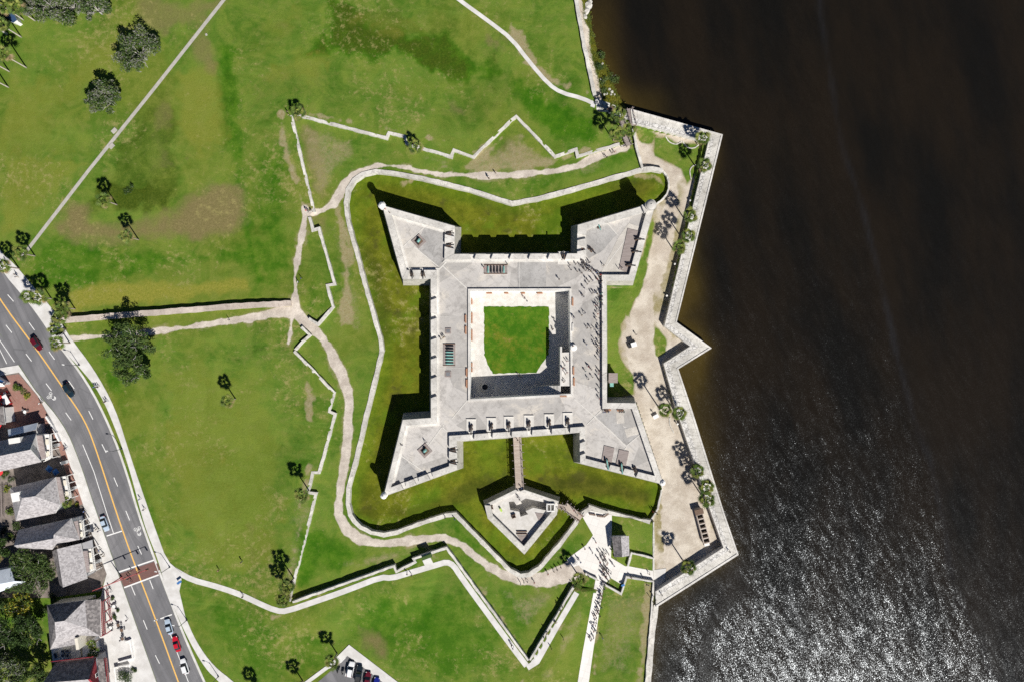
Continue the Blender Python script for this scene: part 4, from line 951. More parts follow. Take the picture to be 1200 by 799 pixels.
# lean-to shed against the east curtain
def shed():
    t = thing('lean_to_shed', 'small grey roofed lean-to shed against the east wall of the fort', 'shed', W(716.5, 442, ZY))
    b = MB(); b.box((0, 0, 1.5), (2.4, 2.6, 3.0), 'coquina'); b.build('wall', t)
    b = MB(); b.box((.1, 0, 3.1), (2.7, 3.0, .2), 'planks'); b.build('roof', t)
    b = MB(); b.box((-.2, -2.1, 1.1), (1.0, 1.0, 2.2), 'metal'); b.box((-.2, -2.1, 2.22), (1.1, 1.1, .06), 'bronze'); b.build('utility_box', t)
shed()

# ------------------------------------------------------------------ ravelin and bridges
def ravelin():
    z = 2.9; zf = 1.5
    R = W2([(568,591.5),(604,573.8),(614.5,574),(655,587.5),(653,602),(614.5,649.3),(571.5,607)], z)
    D = [.9, .5, .9, .8, 1.7, 1.7, 1.7]; sg = 1 if sum(R[i].x * R[(i+1) % 7].y - R[(i+1) % 7].x * R[i].y for i in range(7)) > 0 else -1
    I = edge_offset(R, D, sg); Bs = edge_offset(R, [.7] * 7, -sg)
    t = thing('ravelin', 'small pale arrowhead outwork standing in the moat in front of the fort gate', 'outwork', W(612, 608, ZM)); L = t.location
    def part(b, name, par=t):
        o = b.build(name, par); o.location = -L; return o
    b = MB(); b.prism(R, -2.6, zf - .05, 'rampart', poly0=Bs, bot=False, top=False); part(b, 'rampart')
    pit = W2([(596,587.5),(602,587),(606,591),(608,588),(616,583.5),(640,588.5),(640,597.5),(625,594.5),(616,598.5),(619,602),(610,605),(608.5,599),(598,597)], zf)
    loops = [[Vector((*p, 0)) for p in R], [Vector((*p, 0)) for p in pit]]; al = [p for l in loops for p in l]; fs = []
    for a, c, d in tessellate_polygon(loops):
        A, C, E = al[a], al[c], al[d]; fs.append((a, c, d) if (C.x - A.x) * (E.y - A.y) - (C.y - A.y) * (E.x - A.x) > 0 else (d, c, a))
    b = MB(); b.add([(p.x, p.y, zf) for p in al], fs, 'court'); part(b, 'terreplein')
    b = MB(); n = len(pit)
    for i in range(n):
        a, c = pit[i], pit[(i + 1) % n]; b.add([(*a, ZM), (*c, ZM), (*c, zf), (*a, zf)], [(0, 1, 2, 3)], 'coquina')
    b.prism(pit, ZM, ZM + .4, 'court', side=False, bot=False); part(b, 'guardroom_court')
    for i in range(7):
        if i == 1: continue
        b = MB(); a, c, d, e = R[i], R[(i + 1) % 7], I[(i + 1) % 7], I[i]
        lo, hi = (0, 1)
        if i == 3: continue
        k = max(1, int((c - a).length / 2.5))
        for j in range(k):
            u, w = j / k, (j + 1) / k; b.prism([a.lerp(c, u), a.lerp(c, w), e.lerp(d, w), e.lerp(d, u)], zf - .1, (z if i in (4, 5, 6) else zf + .8) + random.uniform(-.04, .04), 'coquina_pale' if i in (4, 5, 6) else 'coquina', bot=False)
        part(b, 'parapet')
    # timber gun platform in the point, ramps, hatch frames
    b = MB(); b.prism(W2([(606,627),(619,627),(615,640)], zf), zf, zf + .12, 'planks', bot=False)
    for y in (622, 625): p = W(611.5, y, zf); b.box((p.x, p.y, zf + .2), (3.2, .25, .4), 'wood_dark')
    part(b, 'gun_platform')
    b = MB(); b.prism(W2([(627,600),(640,602),(634,611),(631,609)], zf), zf, zf + .14, 'planks', bot=False); part(b, 'timber_ramp')
    b = MB(); p = W(645.5, 594.5, zf + 1.5)
    for dx, dy, sx, sy in ((0, 1.05, 2.6, .3), (0, -1.05, 2.6, .3), (-1.15, 0, .3, 2.0), (1.15, 0, .3, 2.0), (0, 0, .2, 2.0)): b.box((p.x + dx, p.y + dy, zf + .75), (sx, sy, 1.5), 'plaster')
    part(b, 'gate_house')
    for px, py in ((575.5, 594), (602, 604)):
        b = MB(); q = W(px, py, zf)
        for dx, dy, sx, sy in ((0, .45, 1.1, .12), (0, -.45, 1.1, .12), (-.5, 0, .12, .9), (.5, 0, .12, .9)): b.box((q.x + dx, q.y + dy, zf + .4), (sx, sy, .8), 'wood_dark', rz=.35)
        part(b, 'hatch_frame')
    b = MB(); q = W(587, 596.5, zf); b.box((q.x, q.y, zf + .5), (.5, 1.0, .7), 'lime_sign', rz=.5); part(b, 'equipment_cover')
ravelin()
def bridge(name, label, a, c, w, z, mat, rails=True, n=6, z2=None):
    z2 = z if z2 is None else z2; A, C = W(*a, z), W(*c, z2); mid = (A + C) / 2; d = (C - A); ln = d.length; ang = math.atan2(d.y, d.x)
    t = thing(name, label, 'bridge', (mid.x, mid.y, ZM), ang); zz = mid.z - ZM; sl = (C.z - A.z) / ln
    b = MB(); k = int(ln / .3)
    for i in range(k):
        x = -ln / 2 + (i + .5) * ln / k; b.box((x, 0, zz + sl * x + random.uniform(-.012, .012)), (ln / k * .93, w, .12), mat)
    b.build('planking', t)
    b = MB()
    for s in (-1, 1): b.box((0, s * w * .35, zz - .3), (ln, .25, .4), 'wood_dark')
    b.build('beam', t)
    m = MB()
    for i in range(n + 1):
        x = -ln / 2 + i * ln / n
        for s in (-1, 1):
            pr = MB(); pr.box((x, s * w * .42, (zz - .4) / 2), (.28, .28, zz - .4), 'wood_dark'); pr.build('pile', t)
            if rails: m.box((x, s * w / 2, zz + .55), (.13, .13, 1.1), 'planks'); m.box((x, s * (w / 2 + .35), zz + .1), (.12, .7, .12), 'planks')
    if rails:
        for s in (-1, 1):
            for h in (.55, 1.05): m.box((0, s * w / 2, zz + h), (ln, .07, .08), 'planks')
        m.build('railing', t)
    return t
bridge('footbridge', 'long straight timber drawbridge crossing the moat from the fort gate', (606, 511.5), (609.3, 575.5), 2.4, 1.05, 'bridge', n=7, z2=1.4)
bridge('footbridge', 'short timber bridge elbow leaving the side of the arrowhead outwork', (653.5, 592.3), (663.5, 594), 1.3, 1.2, 'bridge', n=2)
bridge('footbridge', 'slanting timber footbridge from the arrowhead outwork up to the white plaza', (661.5, 592), (681, 607), 2.3, 1.15, 'bridge', n=5, z2=.2)
bridge('footbridge', 'plank footbridge from the lower end of the upper lawn path to the sandy yard', (737.5, 127.5), (742.5, 147.5), 1.6, .7, 'planks', n=4)
bridge('footbridge', 'plank stair landing between the three palms above the dirt path', (727.5, 138.5), (732, 150.5), 1.5, .6, 'planks', n=3)
bridge('footbridge', 'lowest plank walk joining the dirt path by the moat wall', (732.5, 160.5), (737, 171), 1.6, .5, 'planks', n=3)

# ------------------------------------------------------------------ palms
def frond_mesh(seed, n=27, R=2.05, droop=.38, mats=('frond_a', 'frond_b', 'frond_c'), dead=5):
    r = random.Random(seed); b = MB()
    for k in range(n):
        az = k * 2.39996 + r.uniform(-.3, .3); u = k / n
        el = (1.15 - 1.2 * u * 1.6) if u < .3 else .55 - 1.0 * (u - .3) / .7 + r.uniform(-.15, .15)
        L = R * (r.uniform(.5, .75) if u < .3 else r.uniform(.85, 1.22))
        mt = mats[min(2, int(r.random() * 2.2 + (.7 if k < n * .5 else 0)))] if k < n - dead else 'frond_dead'
        dirn = Vector((math.cos(az) * math.cos(el), math.sin(az) * math.cos(el), math.sin(el))); side = Vector((-math.sin(az), math.cos(az), 0))
        p0 = Vector((0, 0, 0)); p1 = dirn * L * .50; b.tube([p0, p1], [.04, .03], 'frond_b', 3)
        for j in range(7):
            a = (j - 3) * .33; l = L * .62 * (1 - .07 * abs(j - 3))
            d = (dirn * math.cos(a) + side * math.sin(a)).normalized(); w = side * math.cos(a) - dirn * math.sin(a)
            m = p1 + d * l * .45 + Vector((0, 0, -.02 * l)); tip = p1 + d * l + Vector((0, 0, -droop * l * (.5 + .3 * abs(a))))
            b.add([p1, m + w * .062 * L, tip, m - w * .062 * L], [(0, 1, 2, 3)], mt)
    b.lathe([(.05, -.3), (.34, -.1), (.30, .12), (.05, .42)], (0, 0, 0), 'frond_a', 7)
    for j in range(14):
        az = j * 1.3; b.box((.18 * math.cos(az), .18 * math.sin(az), -.35 - .05 * (j % 4)), (.08, .08, .5), 'frond_dead', rz=az)
    return b.mesh('palm_crown')
CROWNS = [frond_mesh(s) for s in (1, 2, 3, 4, 5)]
def palm(px, py, h, label, group='cabbage palms', lean=(0, 0), scale=1.0, tr=.19, trunk='trunk'):
    g = G(px, py); t = thing('palm_tree', label, 'palm tree', g, 0, group)
    top = Vector((lean[0], lean[1], h)); b = MB(); n = 8
    pts = [Vector((top.x * (u ** 1.4), top.y * (u ** 1.4), h * u)) for u in [i / n for i in range(n + 1)]]
    pts[0].z = -.3
    b.tube(pts, [tr * (1.35 if i == 0 else 1.05 - .25 * i / n) for i in range(n + 1)], trunk, 8); b.build('trunk', t, smooth=True)
    c = bpy.data.objects.new('crown', random.choice(CROWNS)); COL.objects.link(c); c.parent = t; c.location = top; c.rotation_euler = (random.uniform(-.1, .1), random.uniform(-.1, .1), random.uniform(0, 6.28)); c.scale = (scale, scale, scale * random.uniform(.9, 1.05))
    return t
for a in [
 (137,240,9.2,'palm in the dark brown lawn, upper of the two lone palms below the diagonal path'),
 (162.5,281,9.6,'palm at the lower edge of the bare brown lawn patch'),
 (41,300,8.6,'palm at the street end of the narrow diagonal path'),
 (22.5,315,9.6,'palm by the pavement behind the group of walkers at the upper left edge'),
 (60.3,350,8.4,'palm with its trunk showing across the pavement, next to the road verge'),
 (47,349,7.4,'short palm on the road verge, shading the pavement near the street wall'),
 (82.3,402,8.6,'palm whose pale trunk leans across the pavement by the dirt path entrance'),
 (77.5,386,7.2,'small palm over the kerb just above the dirt path entrance'),
 (86,371,8.2,'bushy palm at the street end of the long low stone wall, nearest to the wall'),
 (88,362,9.2,'bushy palm on the lawn just above the street end of the long low stone wall'),
 (353.5,136,4.6,'small low palm at the tip of the zigzag wall'),
 (489.5,177,6.2,'pale yellowish palm straddling the zigzag wall on the upper lawn'),
 (276,467,8.4,'lone palm in the middle of the western lawn'),
 (362,574,9.8,'lone palm beside the stepped wall at the edge of the western lawn'),
 (344.5,677,9.6,'upper of two palms standing together where the stepped wall meets the white footpath'),
 (340,692,9.4,'lower of two palms standing together where the stepped wall meets the white footpath'),
 (395,765,8.2,'palm at the corner of the car park'),
 (355,797.5,7.4,'palm on the lower lawn whose shadow lies beside the car park'),
 (305,808,7.6,'palm at the bottom edge of the lower lawn near the street bend'),
 (676,671,7.2,'palm beside the plaza at the end of the dirt path'),
 (799.5,655,10.4,'tall palm in the sandy yard casting the longest lone shadow'),
 (802,257,9.4,'uppermost of three palms lined up against the seawall near the bell tower'),
 (800,280,9.0,'middle one of three palms lined up against the seawall near the bell tower'),
 (789.4,293.5,9.4,'lowest of three palms lined up against the seawall near the bell tower'),
 (771.5,476.5,13.0,'tall palm in the sand by the display table, left one of a pair'),
 (790.5,481,8.6,'palm touching the seawall, right of a pair just below the seawall point'),
 (810.8,547,8.8,'uppermost of three palms along the seawall above the row of ovens'),
 (821.5,565,8.8,'middle one of three palms along the seawall above the row of ovens'),
 (821.5,579,8.8,'lowest of three palms along the seawall, just above the row of ovens'),
 (816.5,168.5,8.2,'palm at the inside corner of the seawall'),
 (819.4,199.5,8.4,'palm at the edge of the green yard corner, against the seawall'),
 (720.8,143,9.8,'palm between the plank bridge and the white footpath end'),
 (718.5,164.7,9.8,'palm on the bright lawn left of the plank stairs'),
 (732.4,160.5,9.2,'palm standing over the lower plank stairs'),
 (31,79.5,13.5,'tall bare trunked palm, lowest with a long pale trunk in the upper corner'),
 (27.5,23.5,11.5,'tall palm with its pale trunk crossing the blue parked roof in the upper corner'),
 (41,24.5,11.5,'tall palm with a pale trunk between the blue roof and the big oak'),
 (25,43.8,11.5,'tall palm with a pale trunk below the blue roof in the upper corner'),
 (11,84,13.0,'tall palm with a pale trunk cut by the left edge of the view'),
 (10,102.5,12.0,'tall palm by the left edge, lowest of the tall trunks there')]:
    palm(a[0], a[1], a[2] * .735, a[3], scale=random.uniform(.92, 1.08) * (1.08 if a[2] < 13.1 else 1.2), trunk='trunk_pale' if a[0] < 45 and a[1] < 110 else 'trunk', tr=.21 if a[0] < 45 else .19)

# ------------------------------------------------------------------ broadleaf trees, shrubs
def leaf_cloud(b, c, r, n, mats, size, rnd, flat=.75):
    for _ in range(n):
        while True:
            v = Vector((rnd.uniform(-1, 1), rnd.uniform(-1, 1), rnd.uniform(-1, 1)))
            if .25 < v.length < 1: break
        p = Vector(c) + Vector((v.x * r, v.y * r, v.z * r * flat))
        s = size * rnd.uniform(.6, 1.3); u = Vector((rnd.gauss(0, 1), rnd.gauss(0, 1), rnd.gauss(0, .5))).normalized(); w = u.orthogonal().normalized(); w = (w + u.cross(w) * rnd.uniform(-1, 1)).normalized()
        w = (w * .6 + Vector((rnd.uniform(-1, 1), rnd.uniform(-1, 1), 0)) * .5).normalized()
        b.add([p - u * s, p - w * s * .42, p + u * s, p + w * s * .42], [(0, 1, 2, 3)], rnd.choice(mats))
def broad_tree(name, label, px, py, h, spread, seed, mats, cat='tree', clumps=30, per=150, size=.32, limbs=9, group=None, ex=1.0, grey=True, leanout=(0, 0)):
    h *= .85; g = G(px, py); t = thing(name, label, cat, g, 0, group); r = random.Random(seed)
    tb = MB(); fork = Vector((leanout[0] * .2, leanout[1] * .2, h * .28)); tb.tube([(0, 0, -.3), (fork.x * .5, fork.y * .5, h * .14), fork], [.5 * h / 10, .38 * h / 10, .34 * h / 10], 'bark', 8)
    lb = MB(); ends = []
    for k in range(limbs):
        az = k * 6.283 / limbs + r.uniform(-.3, .3); L = spread * r.uniform(.55, .95); zz = h * r.uniform(.62, .96)
        e = Vector((math.cos(az) * L * ex + leanout[0], math.sin(az) * L + leanout[1], zz)); m = fork.lerp(e, .5) + Vector((r.uniform(-.5, .5), r.uniform(-.5, .5), h * .08))
        lb.tube([fork, m, e], [.22 * h / 10, .13 * h / 10, .035], 'bark', 5); ends.append(e); ends.append(m.lerp(e, .5))
        for q in range(3):
            f = m.lerp(e, r.uniform(.1, .9)); w = f + Vector((r.uniform(-1, 1), r.uniform(-1, 1), r.uniform(.1, .8))) * spread * .3; lb.tube([f, (f + w) / 2 + Vector((0, 0, .2)), w], [.08, .055, .02], 'bark', 4); ends.append(w)
    tb.build('trunk', t, smooth=True); lb.build('limb', t, smooth=True)
    cb = MB()
    for k in range(clumps):
        e = ends[k % len(ends)] + Vector((r.uniform(-1, 1), r.uniform(-1, 1), r.uniform(-1.1, .1))) * spread * .16
        mm = mats if r.random() < .72 else mats[-2:]
        leaf_cloud(cb, e, spread * r.uniform(.17, .30), per, mm, size, r)
    cb.build('crown', t); return t
GREY = ['leaf_a', 'leaf_b', 'leaf_b', 'leaf_c', 'leaf_grey']; GREEN = ['leaf_a', 'leaf_b', 'leaf_b', 'leaf_c']; DARKG = ['leaf_a', 'leaf_a', 'leaf_b']
broad_tree('oak_tree', 'big wide live oak in the middle of the clump at the top edge', 92, 14, 8, 6.0, 3, GREY, clumps=40, group='oaks')
broad_tree('oak_tree', 'live oak left of the clump by the tall palm trunks', 62, 12, 8, 5.4, 4, GREY, clumps=36, group='oaks')
broad_tree('oak_tree', 'live oak forming the right end of the clump at the top edge', 120, 17, 7, 4.6, 5, GREY, clumps=32, group='oaks')
broad_tree('oak_tree', 'live oak with grey branches overhanging the diagonal path', 172, 70, 9, 7.0, 6, GREY, clumps=40, ex=.9, group='oaks')
broad_tree('oak_tree', 'rounder live oak just below the one overhanging the diagonal path', 134, 121, 8, 5.3, 7, GREY, clumps=36, group='oaks')
broad_tree('oak_tree', 'dark live oak astride the dirt path near the street', 164, 401, 10, 6.4, 8, GREEN, clumps=40, group='oaks')
broad_tree('oak_tree', 'smaller dark oak below the dirt path, joined to the one astride it', 166, 432, 8, 5.0, 9, GREEN, clumps=36, group='oaks')
broad_tree('shade_tree', 'dark tree in the upper left corner among the tall palms', 8, 40, 9, 5.0, 10, DARKG, clumps=30)
broad_tree('shade_tree', 'grey green tree at the top left corner beside the tall palms', 4, 8, 7, 5.0, 12, GREY, clumps=26)
broad_tree('shade_tree', 'broad green tree between the white metal roof and the grey hipped roof houses', 52, 660, 10, 7.0, 13, GREEN, clumps=52, per=170)
broad_tree('shade_tree', 'dark palm green tree left of the house with the shaded back slope', 6, 640, 7, 4.6, 14, DARKG, clumps=28)
broad_tree('shade_tree', 'lime and gold leaved tree beside the lower hipped roof house', 36, 706, 7, 4.2, 15, ['leaf_lime', 'leaf_c', 'leaf_gold', 'leaf_b'], clumps=32)
broad_tree('shade_tree', 'dark tree beside the lower hipped roof house, below the lime and gold one', 46, 733, 9, 5.6, 16, DARKG, clumps=36)
broad_tree('shade_tree', 'dark tree at the left edge below the lime and gold one', 12, 738, 9, 6.2, 17, DARKG, clumps=40)
broad_tree('shade_tree', 'greyish tree in the lower left corner', 20, 776, 10, 6.4, 18, GREY, clumps=44)
broad_tree('shade_tree', 'green tree behind the red trimmed roof in the lower left corner', 50, 785, 8, 5.0, 19, GREEN, clumps=36)
broad_tree('shade_tree', 'green tree at the left edge below the white metal roof', 2, 706, 8, 4.6, 20, GREEN, clumps=30)
def shrub(label, px, py, r, seed, mats, n=700, h=.8, name='shrub', cat='shrub', group='shrubs', size=.2):
    g = G(px, py); t = thing(name, label, cat, g, 0, group); rr = random.Random(seed); b = MB()
    for k in range(6):
        c = Vector((rr.uniform(-.6, .6) * r, rr.uniform(-.6, .6) * r, h * rr.uniform(.35, .7))); leaf_cloud(b, c, r * rr.uniform(.4, .62), n // 6, mats, size, rr, .6)
    b.build('foliage', t); s = MB()
    for k in range(4): s.cyl((0, 0, -.2), (rr.uniform(-.4, .4) * r, rr.uniform(-.4, .4) * r, h * .7), .05, .02, 'bark', 5)
    s.build('stem', t); return t
def fanpalm(label, px, py, h, sc, seed):
    g = G(px, py); t = thing('fan_palm', label, 'palm', g, 0, 'garden palms'); b = MB(); b.cyl((0, 0, -.2), (0, 0, h), .16, .13, 'trunk', 7); b.build('trunk', t)
    c = bpy.data.objects.new('crown', CROWNS[seed % 3]); COL.objects.link(c); c.parent = t; c.location = (0, 0, h); c.scale = (sc, sc, sc); c.rotation_euler.z = seed
fanpalm('garden palm in front of the second shingled house', 86, 584, 3.5, .95, 1); fanpalm('garden palm at the street corner of the lower hipped roof house', 118.5, 699, 4.5, .7, 2)
fanpalm('garden palm with dark fronds left of the broad green tree', 6, 649, 5, 1.0, 3); fanpalm('upper garden palm beside the white terrace', 117, 748, 4, .75, 4); fanpalm('lower garden palm beside the white terrace', 118, 758, 3.6, .8, 5)
for a in [('yellow green bush on the brick patio by the street corner', 23, 452, 1.5, 31, ['leaf_lime', 'leaf_c', 'leaf_b'], 700, 1.4), ('low flowering bush at the lower end of the patio flower bed', 33.5, 464, 1.1, 32, ['leaf_lime', 'leaf_c', 'leaf_gold'], 400, .8),
          ('dry low bush in the middle of the patio flower bed', 29, 459, 1.2, 33, ['frond_dead', 'leaf_c'], 300, .6), ('bush in front of the second house steps', 92, 590, .9, 34, ['leaf_lime', 'leaf_b', 'leaf_gold'], 300, .9),
          ('green hedge bush behind the red umbrella at the left edge', 1, 552, 2.0, 35, GREEN, 700, 1.8), ('garden bush with yellow tips behind the second house', 11, 573, 1.3, 36, ['leaf_lime', 'leaf_gold', 'leaf_b'], 400, 1.2), ('garden bush near the fence behind the second house, lower one', 13, 597, 1.5, 37, ['leaf_lime', 'leaf_c', 'leaf_b'], 500, 1.2),
          ('round bush in the patio beside the third house back', 13, 626, 1.6, 38, ['leaf_lime', 'leaf_b', 'leaf_c'], 500, 1.3), ('purple dark bush at the left edge beside the third house', 3, 622, 1.8, 39, ['leaf_a', 'c_black'], 500, 1.3), ('planter bush by the terrace railing, upper one', 132, 700, .8, 40, GREEN, 250, .9),
          ('planter bush by the terrace railing, lower one', 135, 722, 1.0, 41, GREEN, 300, 1.0), ('dark green bush at the bottom edge of the terrace', 150, 792, 2.6, 42, GREEN, 1200, 2.0), ('small bush on the brown lawn to the right of the two lone palms', 150, 225, 1.5, 43, ['leaf_a', 'leaf_b'], 260, .5), ('twiggy dark sapling on the brown lawn', 156, 219, 1.0, 44, ['leaf_a', 'leaf_b'], 120, 1.2),
          ('silver leaved potted bush behind the first house', 15, 561, 1.2, 45, ['leaf_grey', 'leaf_c'], 350, 1.0), ('ragged bush on the seawall bank, upper of the shore bushes', 703, 67, 1.6, 46, ['leaf_a', 'leaf_b', 'leaf_c'], 420, 1.5), ('ragged bush on the shore bank, middle one with black shadow', 702, 80, 1.7, 47, ['leaf_a', 'leaf_b'], 420, 1.7), ('dark bush nearest to the open water on the shore bank', 718, 92, 1.9, 48, ['leaf_a', 'leaf_b', 'leaf_c'], 520, 1.8),
          ('low green bush on the shore bank next to the white seawall', 708, 96, 1.6, 49, ['leaf_b', 'leaf_c'], 380, 1.2), ('low bush by the rocks at the lower end of the shore bank', 708, 107, 1.3, 50, ['leaf_c', 'leaf_b'], 300, .9), ('low marsh bush at the upper end of the shore bank', 694, 42, 1.2, 51, ['marsh', 'leaf_c'], 260, .7),
          ('dense bush in the gap below the stair tower house', 21, 615, 1.6, 52, GREEN, 500, 1.3), ('leafy bush behind the gabled house by the red umbrella', 8, 556, 1.3, 53, ['leaf_b', 'leaf_c'], 400, 1.1), ('bush at the back corner of the lower hipped roof house', 53, 712, 1.5, 54, GREEN, 500, 1.6), ('bush in the alley below the speckled roof house', 64, 700, 1.6, 55, GREEN, 500, 1.3), ('round street side bush in front of the red railing', 138, 714, .7, 56, GREEN, 220, .8), ('bush beside the terrace planter at the pavement edge', 158, 783, 1.1, 57, GREEN, 350, 1.0)]:
    shrub(*a)
# reeds: uncountable
def marsh():
    b = MB(); r = random.Random(5)
    j, i = np.nonzero((CLS == 4) & keep & (m_marsh > .3) & (HZ > ZW - .15)); idx = r.sample(range(len(j)), min(2600, len(j)))
    for k in idx:
        x, y, z = GX[j[k], i[k]], GY[j[k], i[k]], HZ[j[k], i[k]]
        for q in range(2):
            a = r.uniform(0, 6.28); h = r.uniform(.25, .6); dx, dy = r.uniform(-.3, .3), r.uniform(-.3, .3)
            b.add([(x + dx + .09 * math.cos(a), y + dy + .09 * math.sin(a), z), (x + dx - .09 * math.cos(a), y + dy - .09 * math.sin(a), z), (x + dx * 2 + .2 * math.sin(a), y + dy * 2 + .2 * math.cos(a), z + h)], [(0, 1, 2)], r.choice(['marsh', 'marsh', 'leaf_c', 'frond_c']))
    tag(b.build('marsh_grass'), 'yellow green marsh grass along the shore', 'marsh grass', kind='stuff')
marsh()
# pale rocks on the shore
def rocks():
    r = random.Random(9)
    spots = [(689,8,2.6),(687,14,2.2),(685,20,1.6),(691,3,1.8),(714,105,.9),(717,108,1.0),(711,110,.8),(708,111,.8),(716,111,.7),(720,111,.6),(706,75,.7),(704,93,.6)]
    for k, (x, y, s) in enumerate(spots):
        bm = bmesh.new(); bmesh.ops.create_icosphere(bm, subdivisions=2, radius=s * .5)
        for v in bm.verts: v.co *= 1 + r.uniform(-.22, .22); v.co.z *= .5
        me = bpy.data.meshes.new('rock'); bm.to_mesh(me); bm.free(); me.materials.append(M['coquina_pale'])
        o = bpy.data.objects.new('rock', me); COL.objects.link(o); o.location = G(x, y) + Vector((0, 0, .1))
        if k < 4: tag(o, 'pale grey boulder in the heap at the top of the reedy shore', 'rock', 'boulders at the top of the shore')
        elif k < 10: tag(o, 'small white rock by the water at the lower end of the reedy shore', 'rock', 'rocks at the lower end of the shore')
        else: tag(o, 'small white rock among the bushes on the reedy shore', 'rock', 'rocks among the shore bushes')
rocks()

# ------------------------------------------------------------------ houses
def house(label, V, roofs, eaves, wall='cream', cat='house', inset=.45, zbase=0.0, extra=None, trim='white_wall', name='house'):
    """V: {key: (px,py,z)}; roofs: list of (keys, material); eaves: ordered keys of the eave outline"""
    P = {k: W(*v) for k, v in V.items()}
    c = sum((P[k] for k in eaves), Vector()) / len(eaves); t = thing(name, label, cat, (c.x, c.y, zbase)); L = t.location
    def part(b, nm, par=t):
        o = b.build(nm, par)
        if par is t: o.location = -L
        return o
    b = MB(); edges = {}
    for keys, mt in roofs:
        q = [P[k] for k in keys]; nrm = Vector((0, 0, 0))
        for i in range(len(q)): nrm += q[i].cross(q[(i + 1) % len(q)])
        if nrm.z < 0: keys = keys[::-1]; q = q[::-1]
        b.add(q, [tuple(range(len(q)))], mt)
        for i in range(len(keys)): edges.setdefault(frozenset((keys[i], keys[(i + 1) % len(keys)])), []).append((keys[i], keys[(i + 1) % len(keys)], mt))
    for e, l in edges.items():
        if len(l) == 1:
            k0, k1, mt = l[0]; a, d = P[k0], P[k1]; dz = Vector((0, 0, -.28)); b.add([a, d, d + dz, a + dz], [(0, 3, 2, 1)], trim)
    # soffit
    ev = [P[k] for k in eaves]; zz = min(p.z for p in ev) - .28
    part(b, 'roof')
    ring = [p.to_2d() for p in ev]; a = sum(ring[i].x * ring[(i + 1) % len(ring)].y - ring[(i + 1) % len(ring)].x * ring[i].y for i in range(len(ring)))
    inn = edge_offset(ring, [inset] * len(ring), 1 if a > 0 else -1)
    wb = MB(); wb.prism(inn, zbase - .2, zz + .1, wall, bot=False); part(wb, 'wall')
    if extra: extra(part, P, inn, zz, t)
    return t
def rail(b, p, q, h=.95, mat='white_wall', z=None):
    p, q = Vector(p), Vector(q); d = q - p; n = max(1, int(d.length / .55))
    for k in range(n + 1):
        c = p + d * k / n; b.box((c.x, c.y, c.z + h / 2), (.07, .07, h), mat)
    a = math.atan2(d.y, d.x); m = (p + q) / 2
    for hh in (.12, h): b.box((m.x, m.y, m.z + hh), (d.length, .1, .08), mat, rz=a)
def verandah(part, quad, zroof, zdeck, roofmat, colmat='white_wall', open_=True, posts=4):
    """quad (pixels): inner top, outer top, outer bottom, inner bottom; a strip roof, a deck with posts and railing"""
    r = [W(*p, zroof) for p in quad[:4]]; d = [W(*p, zdeck) for p in quad[4:8]]
    b = MB(); b.prism([p.to_2d() for p in r], zroof - .18, zroof, roofmat); part(b, 'porch_roof')
    b = MB(); b.prism([p.to_2d() for p in d], zdeck - .2, zdeck, 'white_wall'); part(b, 'balcony')
    b = MB()
    rail(b, d[0], d[1], mat=colmat); rail(b, d[1], d[2], mat=colmat); rail(b, d[2], d[3], mat=colmat); part(b, 'balcony_railing')
    for k in range(posts):
        c = d[1].lerp(d[2], k / (posts - 1)); b = MB(); b.box((c.x, c.y, zdeck / 2 - .1), (.2, .2, zdeck), colmat); part(b, 'post')
    for k in range(2):
        c = (d[0] + d[3]) / 2 + (d[1] - d[0]) * .5 + (d[2] - d[1]) * (k - .5) * .5; b = MB(); b.box((c.x, c.y, zdeck + .4), (.9, 1.6, .12), 'cream'); b.box((c.x, c.y, zdeck + .2), (.2, .2, .4), 'cream'); part(b, 'balcony_table')
def win(part, p, ang, w=1.0, h=1.4):
    b = MB(); b.box(p, (w, .12, h), 'white_wall', rz=ang); o = part(b, 'window'); g = MB(); g.box(p, (w * .78, .16, h * .8), 'glass', rz=ang); gg = g.build('pane', o)
def ex1(part, P, inn, zz, t):
    # gable wall with window, two storey balcony
    b = MB(); a, c, r = P['ne'], P['se'], P['re']; s = Vector((-.5, 0, 0)); b.add([a + s - Vector((0, 0, .35)), c + s - Vector((0, 0, .35)), r + s - Vector((0, 0, .2))], [(0, 1, 2)], 'white_wall'); part(b, 'gable')
    m = (a + c) / 2; win(part, (m.x - .42, m.y, 6.9), math.radians(102), 1.2, 1.3)
    verandah(part, [(43,510),(49.5,509.5),(54,536),(47,538.5),(49.5,509),(60,508),(61.5,536),(53,540)], 5.4, 3.2, 'shingle_brown')
    b = MB(); p = W(17, 516, 8); b.box((p.x, p.y, 6.9), (3.4, 1.6, 2.4), 'white_wall', rz=.15); part(b, 'roof_vent')
house('steep gabled house with a two storey white balcony facing the street', dict(nw=(-22,521,6), ne=(42.5,507.5,6), re=(35.4,526.5,10.8), rw=(-26,539,10.8), se=(48.2,541,6), sw=(-16,556,6)),
      [(('nw','ne','re','rw'),'shingle'), (('rw','re','se','sw'),'shingle')], ['nw','ne','se','sw'], 'white_wall', extra=ex1)
def ex2(part, P, inn, zz, t):
    verandah(part, [(65,558.5),(70,558.5),(76,586),(70,590),(71,558.5),(79,557),(84,583),(77,586)], 5.6, 3.2, 'shingle_brown')
    b = MB(); p = W(18.5, 582, 10.5); b.box((p.x, p.y, 7.5), (2.6, 2.6, 6), 'plaster', rz=.2); part(b, 'stair_tower')
